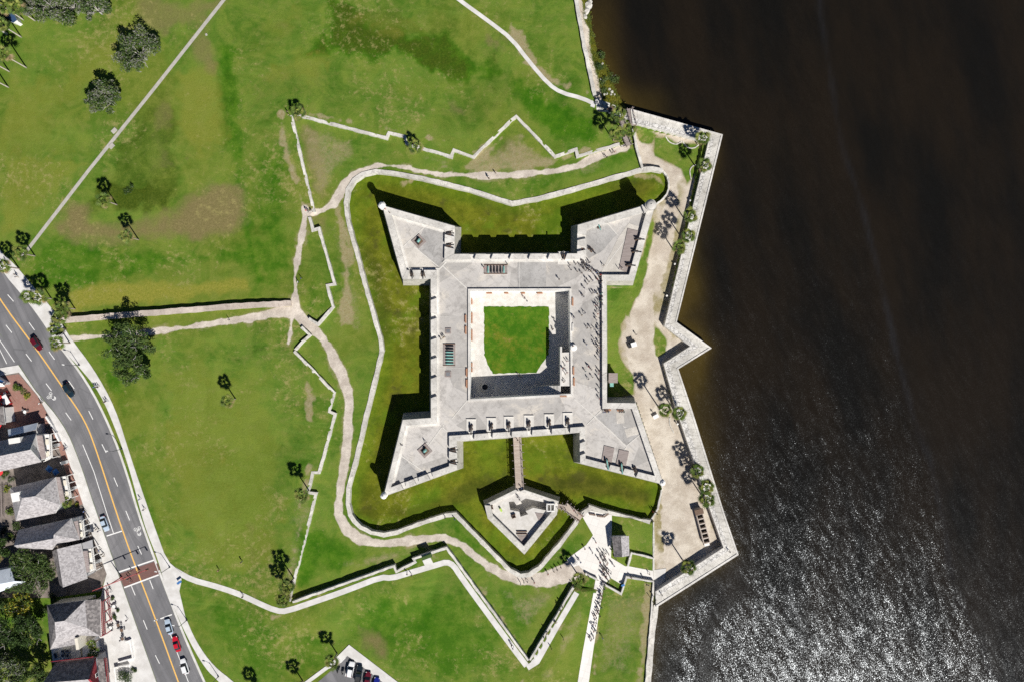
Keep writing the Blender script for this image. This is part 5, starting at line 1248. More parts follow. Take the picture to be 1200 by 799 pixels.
house('hip roofed house with a white stair tower at its back and tables on its balcony', dict(nw=(11.5,571,6), ne=(65,558.5,6), r1=(41,581,12), r0=(26,583,12), se=(70,591,6), sb=(65,600.8,6), sw=(18.5,610,6), wm=(12.5,577,6)),
      [(('nw','ne','r1','r0'),'shingle'), (('ne','se','r1'),'shingle'), (('r0','r1','se','sb','sw'),'shingle'), (('nw','r0','sw'),'shingle')], ['nw','ne','se','sb','sw'], 'grey_wall', extra=ex2)
def ex3(part, P, inn, zz, t):
    verandah(part, [(84,611.5),(91,609.5),(94,631.5),(92.6,632),(91.5,609.5),(97.5,609),(100,629.5),(95,631)], 5.2, 3.2, 'shingle_brown')
house('house with a long shaded back roof slope just below the stair tower house', dict(nw=(21.3,620.6,6), nm=(55,613.7,6), ne=(83.2,607,6), ht=(63,626.2,11), rw=(16.3,639,10.8), rm=(62.6,630.6,10.7), e2=(93,631.8,5.4), se=(66.5,637.5,6), sm=(61,643.5,6), sw=(21,642,6)),
      [(('nw','nm','rm','rw'),'shingle'), (('nm','ne','ht','rm'),'shingle'), (('ne','e2','ht'),'shingle'), (('ht','e2','se','rm'),'shingle'), (('rw','rm','se','sm','sw'),'shingle')], ['nw','nm','ne','e2','se','sm','sw'], 'white_wall', extra=ex3)
def ex4(part, P, inn, zz, t):
    verandah(part, [(95.5,645.5),(102.5,645),(105,669.5),(99,671),(103,643),(109,641.5),(112.5,668),(105,671)], 5.0, 3.0, 'shingle_brown')
    b = MB(); q = W2([(96,636),(108,632),(109,641),(97.5,644)], 4.4); b.prism(q, 4.2, 4.4, 'grey_wall'); part(b, 'side_roof')
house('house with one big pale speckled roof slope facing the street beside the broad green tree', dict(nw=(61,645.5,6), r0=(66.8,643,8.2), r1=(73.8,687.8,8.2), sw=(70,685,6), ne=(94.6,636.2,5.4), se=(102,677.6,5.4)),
      [(('nw','r0','r1','sw'),'shingle_dark_and_shade'), (('r0','ne','se','r1'),'shingle')], ['nw','ne','se','sw'], 'grey_wall', extra=ex4)  # narrow back slope gets the darker shingle as painted shade
def ex5(part, P, inn, zz, t):
    b = MB(); q = [W(x, y, 3.2) for x, y in ((117.5,704),(121.5,703.5),(124,742.5),(119.5,744))]; b.prism([p.to_2d() for p in q], 3.0, 3.2, 'planks'); part(b, 'balcony')
    b = MB(); rail(b, q[0], q[1], mat='red_paint'); rail(b, q[1], q[2], mat='red_paint'); rail(b, q[2], q[3], mat='red_paint'); rail(b, q[0] + Vector((.2, 0, 0)), q[3] + Vector((.2, 0, 0)), mat='red_paint'); part(b, 'balcony_railing')
    for k in range(4):
        c = q[1].lerp(q[2], k / 3); b = MB(); b.box((c.x, c.y, 1.5), (.22, .22, 3.0), 'red_paint'); part(b, 'post')
    b = MB(); q = W2([(60,760),(93,754),(95,769),(62,776)], 3); b.prism(q, 0, 3.0, 'cream', topmat='white_wall', bot=False); part(b, 'flat_annex')
    for k, (x, y) in enumerate(((65,766),(74,762.5),(79.5,762),(66,769),(74,767.5),(79.5,767.5))):
        b = MB(); p = W(x, y, 3.6); b.box((p.x, p.y, 3.4), (.95, .95, .8), 'metal', rz=.2); b.cyl((p.x, p.y, 3.8), (p.x, p.y, 3.84), .36, .36, 'iron', 10); part(b, 'air_conditioner')
    b = MB(); p = W(93, 752, 6); b.box((p.x, p.y, 3.6), (.9, 3.4, 7.2), 'cream', rz=.15); part(b, 'chimney')
    b = MB(); q = W2([(96,753),(107,750),(110,766),(97,770)], 3.6); b.prism(q, 0, 3.6, 'white_wall', bot=False); part(b, 'side_wing')
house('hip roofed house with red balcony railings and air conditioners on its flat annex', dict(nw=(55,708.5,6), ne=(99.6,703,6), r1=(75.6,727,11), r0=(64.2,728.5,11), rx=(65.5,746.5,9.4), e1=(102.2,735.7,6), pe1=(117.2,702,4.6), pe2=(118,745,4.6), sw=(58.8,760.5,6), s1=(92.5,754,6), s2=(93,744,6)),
      [(('nw','ne','r1','r0'),'shingle_dark_and_shade'), (('ne','e1','r1'),'shingle'), (('ne','pe1','pe2','e1'),'shingle_dark_and_shade'), (('r0','r1','e1','pe2','s2','rx'),'shingle'), (('rx','s2','s1','sw'),'shingle'), (('nw','r0','rx','sw'),'shingle_dark_and_shade')],  # slopes turned from the sun have shade painted in; the porch shingle is dark itself
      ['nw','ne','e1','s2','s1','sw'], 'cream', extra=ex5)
def ex6(part, P, inn, zz, t):
    b = MB()
    a, c = P['ne'], P['re']; 
    for u, v in ((P['ne'], P['re']), (P['re'], P['se'])):
        d = v - u; m = (u + v) / 2; ang = math.atan2(d.y, d.x); n = Vector((-d.y, d.x, 0)).normalized() * .35
        b.add([u + Vector((0, 0, .06)) - n, u + Vector((0, 0, .06)) + n, v + Vector((0, 0, .06)) + n, v + Vector((0, 0, .06)) - n], [(0, 1, 2, 3)], 'red_paint')
    part(b, 'gable_trim')
    g = MB(); s = Vector((.3, 0, 0)); g.add([P['ne'] - s - Vector((0, 0, .4)), P['se'] - s - Vector((0, 0, .4)), P['re'] - s - Vector((0, 0, .2))], [(0, 1, 2)], 'red_paint'); part(g, 'gable')
    m = (P['ne'] + P['se']) / 2; win(part, (m.x + .1, m.y + .6, 6.8), math.radians(100), 1.2, 1.2)
    b = MB(); q = W2([(112.5,772),(121,771),(124.5,801),(114,803)], 4.8); b.prism(q, 4.6, 4.8, 'shingle_dark_and_shade'); part(b, 'porch_roof')
    b = MB(); q = [W(x, y, 3.0) for x, y in ((121.5,770.5),(125,770),(128.5,802),(124.5,803))]; b.prism([p.to_2d() for p in q], 2.8, 3.0, 'planks'); rail(b, q[1], q[2], mat='red_paint'); rail(b, q[0], q[1], mat='red_paint'); part(b, 'balcony')
    b = MB(); rail(b, W(60, 774, 6.2), W(110, 768.5, 6.2), h=.5, mat='red_paint'); part(b, 'eave_trim')
house('shingled house with a shade darkened slope and dark red gable trim at the bottom edge', dict(nw=(65,776,6), ne=(112,770.5,6), re=(104.5,795.5,11.2), rw=(50,800,11.2), se=(118,812,6), sw=(60,822,6)),
      [(('nw','ne','re','rw'),'shingle_dark_and_shade'), (('rw','re','se','sw'),'shingle')], ['nw','ne','se','sw'], 'grey_wall', extra=ex6, trim='red_paint')  # upper slope carries its shade in the colour, lower slope the plain shingle
house('white metal roofed house at the left edge below the dark palm green tree', dict(nw=(-20,672,6), ne=(12.5,665,6), re=(17,680.5,8.0), rw=(-24,688,8.0), se=(31,681,5.5), sw=(-18,700,5.5)),
      [(('nw','ne','re','rw'),'metal_roof'), (('rw','re','se','sw'),'metal_roof')], ['nw','ne','se','sw'], 'white_wall')
house('dark low cottage in the shade above the gabled house', dict(nw=(9,503,4), ne=(44,495,4), re=(42,503,5.4), rw=(10,511,5.4), se=(45,511,4), sw=(11,519,4)),
      [(('nw','ne','re','rw'),'metal_roof'), (('rw','re','se','sw'),'shingle_dark_and_shade')], ['nw','ne','se','sw'], 'grey_wall')
house('grey flat roofed building at the left edge of the brick patio', dict(nw=(-30,478,5), ne=(3.5,476,5), se=(6,497,5), sw=(-28,500,5)), [(('nw','ne','se','sw'),'shingle_dark_and_shade')], ['nw','ne','se','sw'], 'white_wall')
house('blue roofed kiosk at the corner of the side street', dict(nw=(-12,437,3), ne=(5,447,3), re=(2,449,3.8), rw=(-12,444,3.8), se=(6,452,3), sw=(-12,454,3)), [(('nw','ne','re','rw'),'canvas_blue'), (('rw','re','se','sw'),'canvas_white')], ['nw','ne','se','sw'], 'white_wall', cat='kiosk', name='kiosk')
house('blue roofed park building among the tall palms in the upper left corner', dict(nw=(6,16,3), ne=(13,11,3), e2=(20,24,3), s2=(16,27,3), sw=(8,24,3)), [(('nw','ne','e2','s2','sw'),'tarp_navy')], ['nw','ne','e2','s2','sw'], 'white_wall', cat='pavilion', name='pavilion', inset=.3)
house('small grey gabled ticket hut on the plaza beside the queue', dict(nw=(717,628.5,2.9), ne=(737,627.5,2.9), r0=(727.6,628,4.3), r1=(729.2,652.2,4.3), se=(737.6,650.6,2.9), sw=(720,652.3,2.9)), [(('nw','r0','r1','sw'),'shingle_dark_and_shade'), (('r0','ne','se','r1'),'shingle')], ['nw','ne','se','sw'], 'white_wall', cat='hut', name='ticket_hut')  # left slope darkened by colour to stand for its shaded side
house('brown triangular roofed shelter beside the plank bridge', dict(nw=(711,128,2.4), ne=(716,124,2.4), se=(722,129,2.4), sw=(714,133,2.4)), [(('nw','ne','se','sw'),'wood_dark')], ['nw','ne','se','sw'], 'planks', cat='shelter', name='shelter', inset=.3)

# ------------------------------------------------------------------ cars
def car_proto(style, paint):
    t = thing('car', 'x', 'car'); suv = style == 'suv'; pk = style == 'pickup'
    L = 5.4 if pk else 4.7; Wd = 1.9 if pk or suv else 1.82; hb = 1.0 if suv or pk else .88; hr = 1.85 if pk else 1.72 if suv else 1.45
    b = MB(); N = 12; secs = []
    for i in range(N + 1):
        u = -1 + 2 * i / N; x = u * L / 2; w = Wd / 2 * (1 - .22 * abs(u) ** 5 - .03 * abs(u) ** 2); z1 = hb * (1 - (.20 if u > 0 else .1) * abs(u) ** 3); z0 = .32 + .1 * abs(u) ** 6
        secs.append([(x, -w * .93, z0), (x, -w, z0 + .25), (x, -w * .97, z1 - .12), (x, -w * .82, z1), (x, w * .82, z1), (x, w * .97, z1 - .12), (x, w, z0 + .25), (x, w * .93, z0)])
    vs = [v for s in secs for v in s]; fs = []
    for i in range(N):
        for k in range(8): fs.append((i * 8 + k, (i + 1) * 8 + k, (i + 1) * 8 + (k + 1) % 8, i * 8 + (k + 1) % 8))
    fs += [tuple(range(8)), tuple(range(N * 8, N * 8 + 8))[::-1]]; b.add(vs, fs, paint)
    if pk:
        b.box((-1.55, 0, hb - .0), (1.9, 1.45, .06), 'iron')
        for s in (-1, 1): b.box((-1.55, s * .82, hb + .14), (2.0, .14, .3), paint)
        b.box((-2.5, 0, hb + .12), (.12, 1.7, .28), paint)
    bo = b.build('body', t, smooth=False)
    x0, x1, xf, xr = (-.55, 1.05, .65, -.35) if pk else (-2.05, 1.0, .35, -1.65) if suv else (-1.75, 1.0, .3, -1.05)
    w0, w1 = Wd / 2 * .86, Wd / 2 * .70
    r = MB(); r.add([(xr, -w1, hr), (xf, -w1, hr), (xf, w1, hr), (xr, w1, hr), (xr + .05, -w1 * .9, hr + .05), (xf - .1, -w1 * .9, hr + .05), (xf - .1, w1 * .9, hr + .05), (xr + .05, w1 * .9, hr + .05)], [(4, 5, 6, 7), (0, 1, 5, 4), (1, 2, 6, 5), (2, 3, 7, 6), (3, 0, 4, 7)], paint)
    r.build('roof', t)
    def glass(nm, q): g = MB(); g.add(q, [(0, 1, 2, 3)], 'glass'); g.build(nm, t)
    glass('windscreen', [(x1, -w0, hb - .02), (x1, w0, hb - .02), (xf, w1, hr), (xf, -w1, hr)])
    glass('rear_window', [(x0, w0, hb - .02), (x0, -w0, hb - .02), (xr, -w1, hr), (xr, w1, hr)])
    for s in (-1, 1):
        glass('side_window', [(x0, s * w0, hb - .02), (x1, s * w0, hb - .02), (xf, s * w1, hr), (xr, s * w1, hr)][::s])
        for x in (L * .30, -L * .30):
            w = MB(); w.cyl((x, s * (Wd / 2 - .22), .33), (x, s * (Wd / 2 + .01), .33), .33, .33, 'rubber', 16); wo = w.build('wheel', t); q = MB(); q.cyl((x, s * (Wd / 2 - .02), .33), (x, s * (Wd / 2 + .025), .33), .19, .19, 'metal', 12); q.build('rim', wo)
        h = MB(); h.box((L / 2 - .2, s * Wd * .34, .66), (.22, .34, .14), 'lamp_white'); h.build('headlight', t)
        h = MB(); h.box((-L / 2 + .1, s * Wd * .36, .72), (.12, .3, .16), 'car_red'); h.build('tail_light', t)
        h = MB(); h.box((x1 - .15, s * (Wd / 2 + .06), hb), (.14, .2, .14), paint); h.build('wing_mirror', t)
    return t
for (x, y, deg, st, pt, lab) in [(44.5,402.5,-56,'suv','car_maroon','dark maroon car driving by the dirt path entrance'), (82,456.5,-60,'suv','car_navy','dark navy car driving down the middle of the street'),
    (124,612.5,-70,'sedan','car_silver','silver blue car parked by the houses just above the stop line'), (199,733,106,'sedan','car_silver','silver blue car first in the row waiting by the park pavement'), (208,753,107,'sedan','car_red','bright red car parked by the park pavement'),
    (217.5,779,108,'suv','car_white','white car parked behind the bright red one'), (411.5,782.5,78,'suv','car_white','white car nearest to the tip of the car park'), (421,788,82,'pickup','car_black','black pickup truck between the white and the maroon cars'),
    (431,794.5,80,'sedan','car_maroon','maroon car in the car park next to the black pickup'), (441,801,80,'sedan','car_blue','deep blue car at the bottom edge of the car park')]:
    put(car_proto(st, pt), W(x, y, .03), math.radians(deg), lab)
def motorbike(x, y, deg, lab):
    t = thing('motorcycle', lab, 'motorcycle', W(x, y, .03), math.radians(deg))
    for xx in (.72, -.72): b = MB(); b.lathe([(.2, -.05), (.32, -.06), (.32, .06), (.2, .05)], (xx, 0, .32), 'rubber', 16, Matrix.Rotation(math.pi / 2, 4, 'X')); b.build('wheel', t)
    b = MB(); b.box((.05, 0, .55), (.9, .3, .4), 'iron'); b.lathe([(.05, -.3), (.19, -.2), (.2, .1), (.06, .32)], (.2, 0, .85), 'car_black', 10, Matrix.Rotation(math.pi / 2, 4, 'Y')); b.cyl((.72, 0, .32), (.45, 0, 1.0), .05, .05, 'metal', 6); b.build('frame', t)
    b = MB(); b.box((-.35, 0, .82), (.75, .32, .14), 'rubber'); b.build('saddle', t); b = MB(); b.cyl((.45, -.38, 1.05), (.45, .38, 1.05), .025, .025, 'metal', 6); b.build('handlebar', t)
motorbike(397, 784, 65, 'black motorcycle at the tip of the car park, nearer to the kerb'); motorbike(402.5, 785.5, 75, 'black motorcycle at the tip of the car park, nearer to the white car')

# ------------------------------------------------------------------ street furniture
def lamp(x, y, adeg, lab, h=4.9):
    t = thing('street_lamp', lab, 'street lamp', W(x, y, .14), math.radians(adeg), 'street lamps along the park pavement')
    b = MB(); b.lathe([(.22, 0), (.2, .5), (.1, .6), (.07, h)], (0, 0, 0), 'pole', 8); b.build('pole', t)
    b = MB(); b.tube([(0, 0, h - .6), (.5, 0, h), (1.5, 0, h + .15)], [.05, .05, .04], 'pole', 6); b.build('arm', t)
    b = MB(); b.box((1.75, 0, h + .12), (.8, .34, .16), 'lamp_white', taper=.7); b.build('lamp_head', t)
for x, y, a, l in [(93,427.5,170,'street lamp on the verge below the dirt path entrance'), (143,525.5,175,'street lamp on the verge beside the western lawn'), (199,664,170,'street lamp on the pavement next to the crosswalk'), (219,726,165,'street lamp on the pavement beside the parked silver car'), (256,792,165,'street lamp at the lower bend of the pavement')]: lamp(x, y, a, l)
def mast():
    A = W(111, 690.5, .14); Bq = W(176, 664, .1); ang = math.atan2((W(172, 667, 5.8) - W(108, 692, 5.8)).y, (W(172, 667, 5.8) - W(108, 692, 5.8)).x)
    a = W(108, 692, 5.8); e = W(172, 667, 5.8); p = a.lerp(e, .34); t = thing('signal_mast', 'red brown traffic signal mast with three hanging heads over the brick crosswalk', 'traffic signal', (p.x, p.y, .14), ang)
    l0 = (a - p).length; l1 = (e - p).length; b = MB(); b.lathe([(.3, 0), (.28, .6), (.17, .7), (.12, 5.8)], (0, 0, 0), 'redpole', 10); b.build('pole', t)
    b = MB(); b.tube([(-l0, 0, 5.6), (0, 0, 5.7), (l1, 0, 5.9)], [.07, .13, .07], 'redpole', 8); b.build('arm', t)
    for u in (.35, .72, .98):
        h = MB(); h.box((l1 * u, 0, 5.2), (.4, .36, 1.15), 'iron'); ho = h.build('signal_head', t)
        for k, m in enumerate(('car_red', 'yellow_paint', 'leaf_lime')):
            q = MB(); q.cyl((l1 * u, -.2, 5.55 - .35 * k), (l1 * u, -.26, 5.55 - .35 * k), .12, .12, m, 10); q.build('signal_lens', ho)
mast()
def bench(x, y, deg, z, lab, col='bench', group='benches', L=1.9):
    t = thing('bench', lab, 'bench', W(x, y, z), math.radians(deg), group)
    b = MB()
    for s in (-.17, 0, .17): b.box((0, s, .45), (L, .14, .05), col)
    b.build('seat', t)
    for s in (-1, 1): b = MB(); b.box((s * L * .42, 0, .21), (.12, .46, .42), col); b.build('leg', t)
ZB = ZD + .02
for x, y, d, l in [(545.8,374,90,'upper wooden bench on the west side of the courtyard rim'), (546,387,90,'second wooden bench from the top on the west side of the courtyard rim'), (547,436,90,'third wooden bench from the top on the west side of the courtyard rim'), (547,449,90,'lowest wooden bench on the west side of the courtyard rim'),
    (671,354,90,'topmost bench on the east side of the courtyard rim'), (671.2,384,90,'pale bench just above the round drum on the east rim'), (672,434,90,'upper bench beside the stair landing on the east rim'), (672.6,447,90,'lower bench beside the stair landing on the east rim'), (660,463.8,0,'single bench on the south side of the courtyard rim'), (682.3,296,90,'reddish bench by the parapet where the crowd begins'),
    (712,480,0,'bench with sitters on the right, upper side of the furnace side bastion'), (727,480.5,0,'second bench on the upper side of the furnace side bastion')]:
    bench(x, y, d, ZB, l, 'coping' if 'pale' in l else 'bench', L=2.4 if y < 460 else 2.0)
for x, y, d, l in [(694,602,-8,'bench on the plaza by the timber bridge end'), (703,604,-8,'bench on the plaza in the middle of the moat side'), (710,603,35,'bench on the plaza turned towards the lawn corner')]: bench(x, y, d, .06, l, 'wood_dark', 'plaza benches')
def misc():
    # drum on the east rim
    c = W(672, 407, ZB); t = thing('stone_drum', 'round white stone drum on the east side of the courtyard rim', 'drum', c); b = MB(); b.lathe([(1.0, 0), (1.0, .9), (.9, 1.0), (.3, 1.15)], (0, 0, 0), 'plaster', 20); b.build('drum', t); b = MB(); b.box((-.3, .5, 1.6), (.35, .35, 1.6), 'wood_dark'); b.build('post', t)
    c = W(568.5, 453, ZC); t = thing('well', 'round dark well in the shaded corner of the courtyard', 'well', c); b = MB(); n = 18; b.lathe([(1.15, 0), (1.15, .8), (.95, .85), (.9, .8), (.9, .1), (.02, .1)], (0, 0, 0), 'coquina', n); b.build('curb', t); b = MB(); b.cyl((0, 0, .3), (0, 0, .34), .88, .88, 'iron', n); b.build('cover', t)
    c = W(687.5, 718, .05); t = thing('stone_medallion', 'round white rimmed stone pedestal beside the queue path', 'pedestal', c); b = MB(); b.lathe([(.95, 0), (.95, .55), (.7, .6), (.68, .5)], (0, 0, 0), 'plaster', 20); b.build('rim', t); b = MB(); b.cyl((0, 0, .4), (0, 0, .53), .66, .66, 'metal', 18); b.build('plate', t)
    # hot shot furnace / row of ovens
    p, q = W(816.8, 595, ZY), W(827, 634, ZY); m = (p + q) / 2; d = q - p; ln = d.length; t = thing('shot_furnace', 'long low stone furnace with a row of black openings in the sandy yard', 'furnace', m, math.atan2(d.y, d.x))
    b = MB(); w = 1.9
    for s in (-1, 1): b.box((0, s * w / 2, .8), (ln, .22, 1.6), 'earthwall')
    for k in range(8): b.box((-ln / 2 + k * ln / 7, 0, .8), (.34, w, 1.62), 'earthwall')
    b.box((0, 0, .15), (ln, w, .3), 'iron'); b.build('body', t); b = MB(); b.box((-ln / 2 + .7, 0, 1.75), (1.6, 2.6, .3), 'wood_dark'); b.build('roof', t); b = MB(); b.box((ln / 2 + .6, 0, .3), (1.2, 1.6, .6), 'plaster'); b.build('step', t)
    # white cart and utility cart
    c = W(740.5, 404, ZY); t = thing('utility_cart', 'small white roofed cart with a black shadow on the sandy yard', 'cart', c, .3); b = MB(); b.box((0, 0, .6), (2.6, 1.3, .7), 'iron'); b.build('body', t); b = MB(); b.box((.3, 0, 2.0), (1.7, 1.4, .08), 'canvas_white'); b.build('roof', t)
    for sx in (-1, 1):
        for sy in (-1, 1):
            b = MB(); b.cyl((sx * .85, sy * .5, .3), (sx * .85, sy * .68, .3), .3, .3, 'rubber', 12); b.build('wheel', t); b = MB(); b.cyl((.3 + sx * .75, sy * .6, .9), (.3 + sx * .75, sy * .6, 2.0), .03, .03, 'metal', 6); b.build('post', t)
    c = W(768, 487.5, ZY); t = thing('display_table', 'small white topped display table on the sand beside the tall palm', 'table', c, .5); b = MB(); b.box((0, 0, .8), (1.7, 1.1, .1), 'canvas_white'); b.build('top', t)
    for sx in (-1, 1):
        for sy in (-1, 1): b = MB(); b.box((sx * .7, sy * .4, .38), (.07, .07, .76), 'metal'); b.build('leg', t)
    for x, y, dd, l in [(212,681.5,35,'information panel with a blue board at the pavement fork')]:
        c = W(x, y - 1, .14); t = thing('information_panel', l, 'sign', c, math.radians(dd)); b = MB(); b.box((0, 0, 1.1), (1.5, .7, .08), 'canvas_blue'); b.build('board', t)
        for s in (-.6, .6): b = MB(); b.box((s, 0, .55), (.1, .1, 1.1), 'metal'); b.build('post', t)
    c = W(729.5, 684, .05); t = thing('information_panel', 'blue information panel leaning in the notch of the zigzag wall by the queue', 'sign', c, .4); b = MB(); b.box((0, 0, 1.0), (1.0, .6, .08), 'canvas_blue'); b.build('board', t); b = MB(); b.box((0, 0, .5), (.12, .12, 1), 'metal'); b.build('post', t)
    for x, y, dd, l in [(134,171.5-18,45,'concrete bench slab beside the diagonal path under the oak'),(131,171.5,45,'lower concrete slab on the far side of the diagonal path')]:
        t = thing('path_slab', l, 'slab', W(x, y, .0), math.radians(dd)); b = MB(); b.box((0, 0, .1), (1.7, 1.2, .2), 'old_path'); b.build('slab', t)
    c = G(242, 41); t = thing('path_slab', 'small pale slab on the bare earth right of the diagonal path', 'slab', c, .3); b = MB(); b.box((0, 0, .1), (.6, .6, .2), 'old_path'); b.build('slab', t)
    c = G(523.5, 650.5); 
    for x, l in ((535 - 0, ''),): pass
    t = thing('display_case', 'dark green display case on the pale apron above the white footpath', 'case', W(500.5, 651, 2.0), .36); b = MB(); b.box((0, 0, .6), (3.0, .9, 1.2), 'c_green'); b.build('cabinet', t); b = MB(); b.box((0, 0, 1.22), (3.1, 1.0, .06), 'leaf_b'); b.build('lid', t)
    # patio umbrellas and tables
    for x, y, m, s, l in [(63,547.5,'canvas_blue',1.25,'blue patio umbrella in the shade, nearer to the first balcony house'), (70.5,551,'canvas_blue',1.2,'blue patio umbrella in the shade, nearer to the street'), (0,497,'canvas_red',2.0,'large red umbrella at the left edge above the gabled house'), (5,551,'canvas_red',1.2,'red umbrella behind the gabled house, above the planted garden'), (5,465.5,'canvas_red',1.1,'small red umbrella at the left end of the brick patio')]:
        c = W(x, y, .06); t = thing('patio_umbrella', l, 'umbrella', c, x); b = MB(); b.cyl((0, 0, 0), (0, 0, 2.6), .04, .04, 'metal', 6); b.build('pole', t); b = MB(); b.lathe([(s, 2.1), (s * .55, 2.4), (.05, 2.7)], (0, 0, 0), m, 4 if 'blue' in m else 8); b.build('canopy', t)
    for x, y, d, l in [(13.5,467,-60,'white awning stall on the brick patio beside the yellow green bush')]:
        t = thing('market_stall', l, 'stall', W(x, y, .06), math.radians(d)); b = MB(); b.box((0, 0, 2.3), (2.9, 1.4, .1), 'canvas_white'); b.build('awning', t); b = MB(); b.box((.5, -.7, .5), (1.8, .8, 1.0), 'canvas_red'); b.build('counter', t)
        for sx in (-1, 1):
            for sy in (-1, 1): b = MB(); b.cyl((sx * 1.35, sy * .6, 0), (sx * 1.35, sy * .6, 2.3), .04, .04, 'metal', 6); b.build('post', t)
    def table(x, y, l, m='canvas_white', ch=3, g='cafe tables', z=.08):
        t = thing('cafe_table', l, 'table', W(x, y, z), random.uniform(0, 3), g); b = MB(); b.cyl((0, 0, .72), (0, 0, .77), .5, .5, m, 14); b.build('top', t); b = MB(); b.cyl((0, 0, 0), (0, 0, .72), .06, .06, 'metal', 6); b.build('leg', t)
    def chair(x, y, l, m, a, g, z=.08):
        t = thing('cafe_chair', l, 'chair', W(x, y, z), a, g); b = MB(); b.box((0, 0, .46), (.5, .5, .06), m); b.build('seat', t); b = MB(); b.box((-.24, 0, .72), (.05, .5, .5), m); b.build('backrest', t)
        for sx in (-1, 1):
            for sy in (-1, 1): b = MB(); b.box((sx * .2, sy * .2, .22), (.05, .05, .44), m); b.build('leg', t)
    for x, y, l in [(7,471.5,'table with orange chairs on the brick patio'), (7.5,461,'table with red chairs on the brick patio, upper one'), (31,482,'white railed table in the shade on the brick patio'), (131,734,'cafe table on the terrace by the pale railing corner'), (140,731,'wooden cafe table in the middle of the terrace'), (145,747,'dark cafe table by the planter on the terrace'), (144,737,'small dark cafe table near the street pavement'), (135,709,'cafe table between the two planter bushes')]:
        table(x, y, l, 'wood_dark' if 'dark' in l or 'wooden' in l else 'canvas_white', z=.1)
        for k in range(3):
            a = k * 2.1 + x; chair(x + 2.9 * math.cos(a), y + 2.9 * math.sin(a), 'cafe chair drawn up to the ' + l.replace(' on the', ', on the').split(',')[0], 'canvas_red' if 'red' in l or 'orange' in l else 'c_grey', -a + math.pi, 'chairs at the ' + l.split(' on ')[0], .1)
    # terrace rails, planter, low garden walls
    wall('terrace_wall', 'pale low planter wall at the lower end of the terrace', [(138,776),(155,771),(152,750),(147,752)], .9, 0, .35, 'plaster')
    wall('terrace_wall', 'white wall of the terrace at the bottom edge beside the dark bush', [(136,799),(134,782),(150,779)], 1.1, 0, .3, 'plaster')
    t = thing('terrace_railing', 'red railing along the terrace beside the lower hipped roof house', 'railing', W(130, 708, .1)); b = MB(); a, c = W(126.5, 689, .1) - t.location, W(131.5, 727, .1) - t.location; rail(b, a, c, 1.1, 'red_paint'); b.build('rail', t)
    wall('garden_wall', 'grey capped low wall between the pavement and the shaded cottage garden', [(53,488),(60,498),(69,517)], 1.1, 0, .5, 'plaster')
    for k, (x, y, l) in enumerate([(68,521,'white gate pier in front of the gabled house, upper one'), (77.5,541,'white gate pier in front of the gabled house, lower one'), (88,571,'white gate pier in front of the stair tower house'), (105,621,'white gate pier in front of the house with the shaded back slope'), (117,656,'white gate pier in front of the speckled roof house')]):
        t = thing('gate_pier', l, 'gate pier', W(x, y, .1), .3, 'gate piers along the pavement'); b = MB(); b.box((0, 0, .8), (1.5, .9, 1.6), 'plaster'); b.build('pier', t); b = MB(); b.box((.2, 0, 1.65), (1.3, 1.0, .1), 'metal'); b.build('cap', t)
    t = thing('garden_fence', 'wooden garden fence behind the stair tower house', 'fence', W(3, 587, .06)); b = MB(); L_ = t.location
    for x in (1, 5):
        a, c = W(x, 568, .06) - L_, W(x + 1, 606, .06) - L_; rail(b, a, c, 1.3, 'planks')
    b.build('fence_panel', t)
misc()

# ------------------------------------------------------------------ guns
def cannon(x, y, deg, lab, z=ZB, mat='iron', L=2.6, group='cannons', carriage='wood_dark'):
    t = thing('cannon', lab, 'cannon', W(x, y, z), math.radians(deg), group); R = Matrix.Rotation(math.pi / 2, 4, 'Y')
    b = MB(); b.lathe([(.05, -L * .42), (.12, -L * .4), (.09, -L * .36), (.25, -L * .33), (.26, -L * .2), (.21, 0), (.17, L * .5), (.22, L * .55), (.22, L * .6), (.12, L * .6), (.11, L * .4)], (.25, 0, .95), mat, 14, R); b.build('barrel', t, smooth=True)
    for s in (-1, 1):
        b = MB(); b.add([(-.9, s * .3 - .06, .3), (.75, s * .3 - .06, .3), (.75, s * .3 - .06, .95), (.1, s * .3 - .06, .95), (-.9, s * .3 - .06, .55), (-.9, s * .3 + .06, .3), (.75, s * .3 + .06, .3), (.75, s * .3 + .06, .95), (.1, s * .3 + .06, .95), (-.9, s * .3 + .06, .55)], [(0, 1, 2, 3, 4), (9, 8, 7, 6, 5), (0, 5, 6, 1), (1, 6, 7, 2), (2, 7, 8, 3), (3, 8, 9, 4), (4, 9, 5, 0)], carriage); b.build('carriage_cheek', t)
        for xx in (.45, -.6): b = MB(); b.cyl((xx, s * .38, .26), (xx, s * .54, .26), .26, .26, carriage, 12); b.build('wheel', t)
    return t
def pad(x, y, w, h, lab, mat='joint', deg=0, z=ZD, t_=.14, name='gun_pad'):
    t = thing(name, lab, 'gun pad', W(x, y, z), math.radians(deg), 'gun pads'); b = MB(); b.box((0, 0, t_ / 2), (w, h, t_), mat); b.build('base', t)
    b = MB(); b.box((0, h / 2 + .08, t_ + .05), (w, .16, .3), 'coping'); b.build('curb', t); return t
order = ['first', 'second', 'third', 'fourth', 'fifth', 'sixth']
for k, x in enumerate((552.2, 575.8, 596.3, 619.8, 643.5, 665.2)):
    y = 500.5 - k * 1.45
    pad(x, y - 1.5, 2.9, 4.0, '%s from the left of six pale gun pads along the gate side parapet' % order[k]); cannon(x, y, -90, 'black cannon on the %s pad from the left along the gate side parapet' % order[k], ZD + .16, L=2.9)
pad(660, 303, 3.4, 3.6, 'single pale gun pad at the parapet near the start of the crowd'); cannon(660, 301.5, 90, 'black cannon on the single pad near the start of the crowd', ZD + .16)
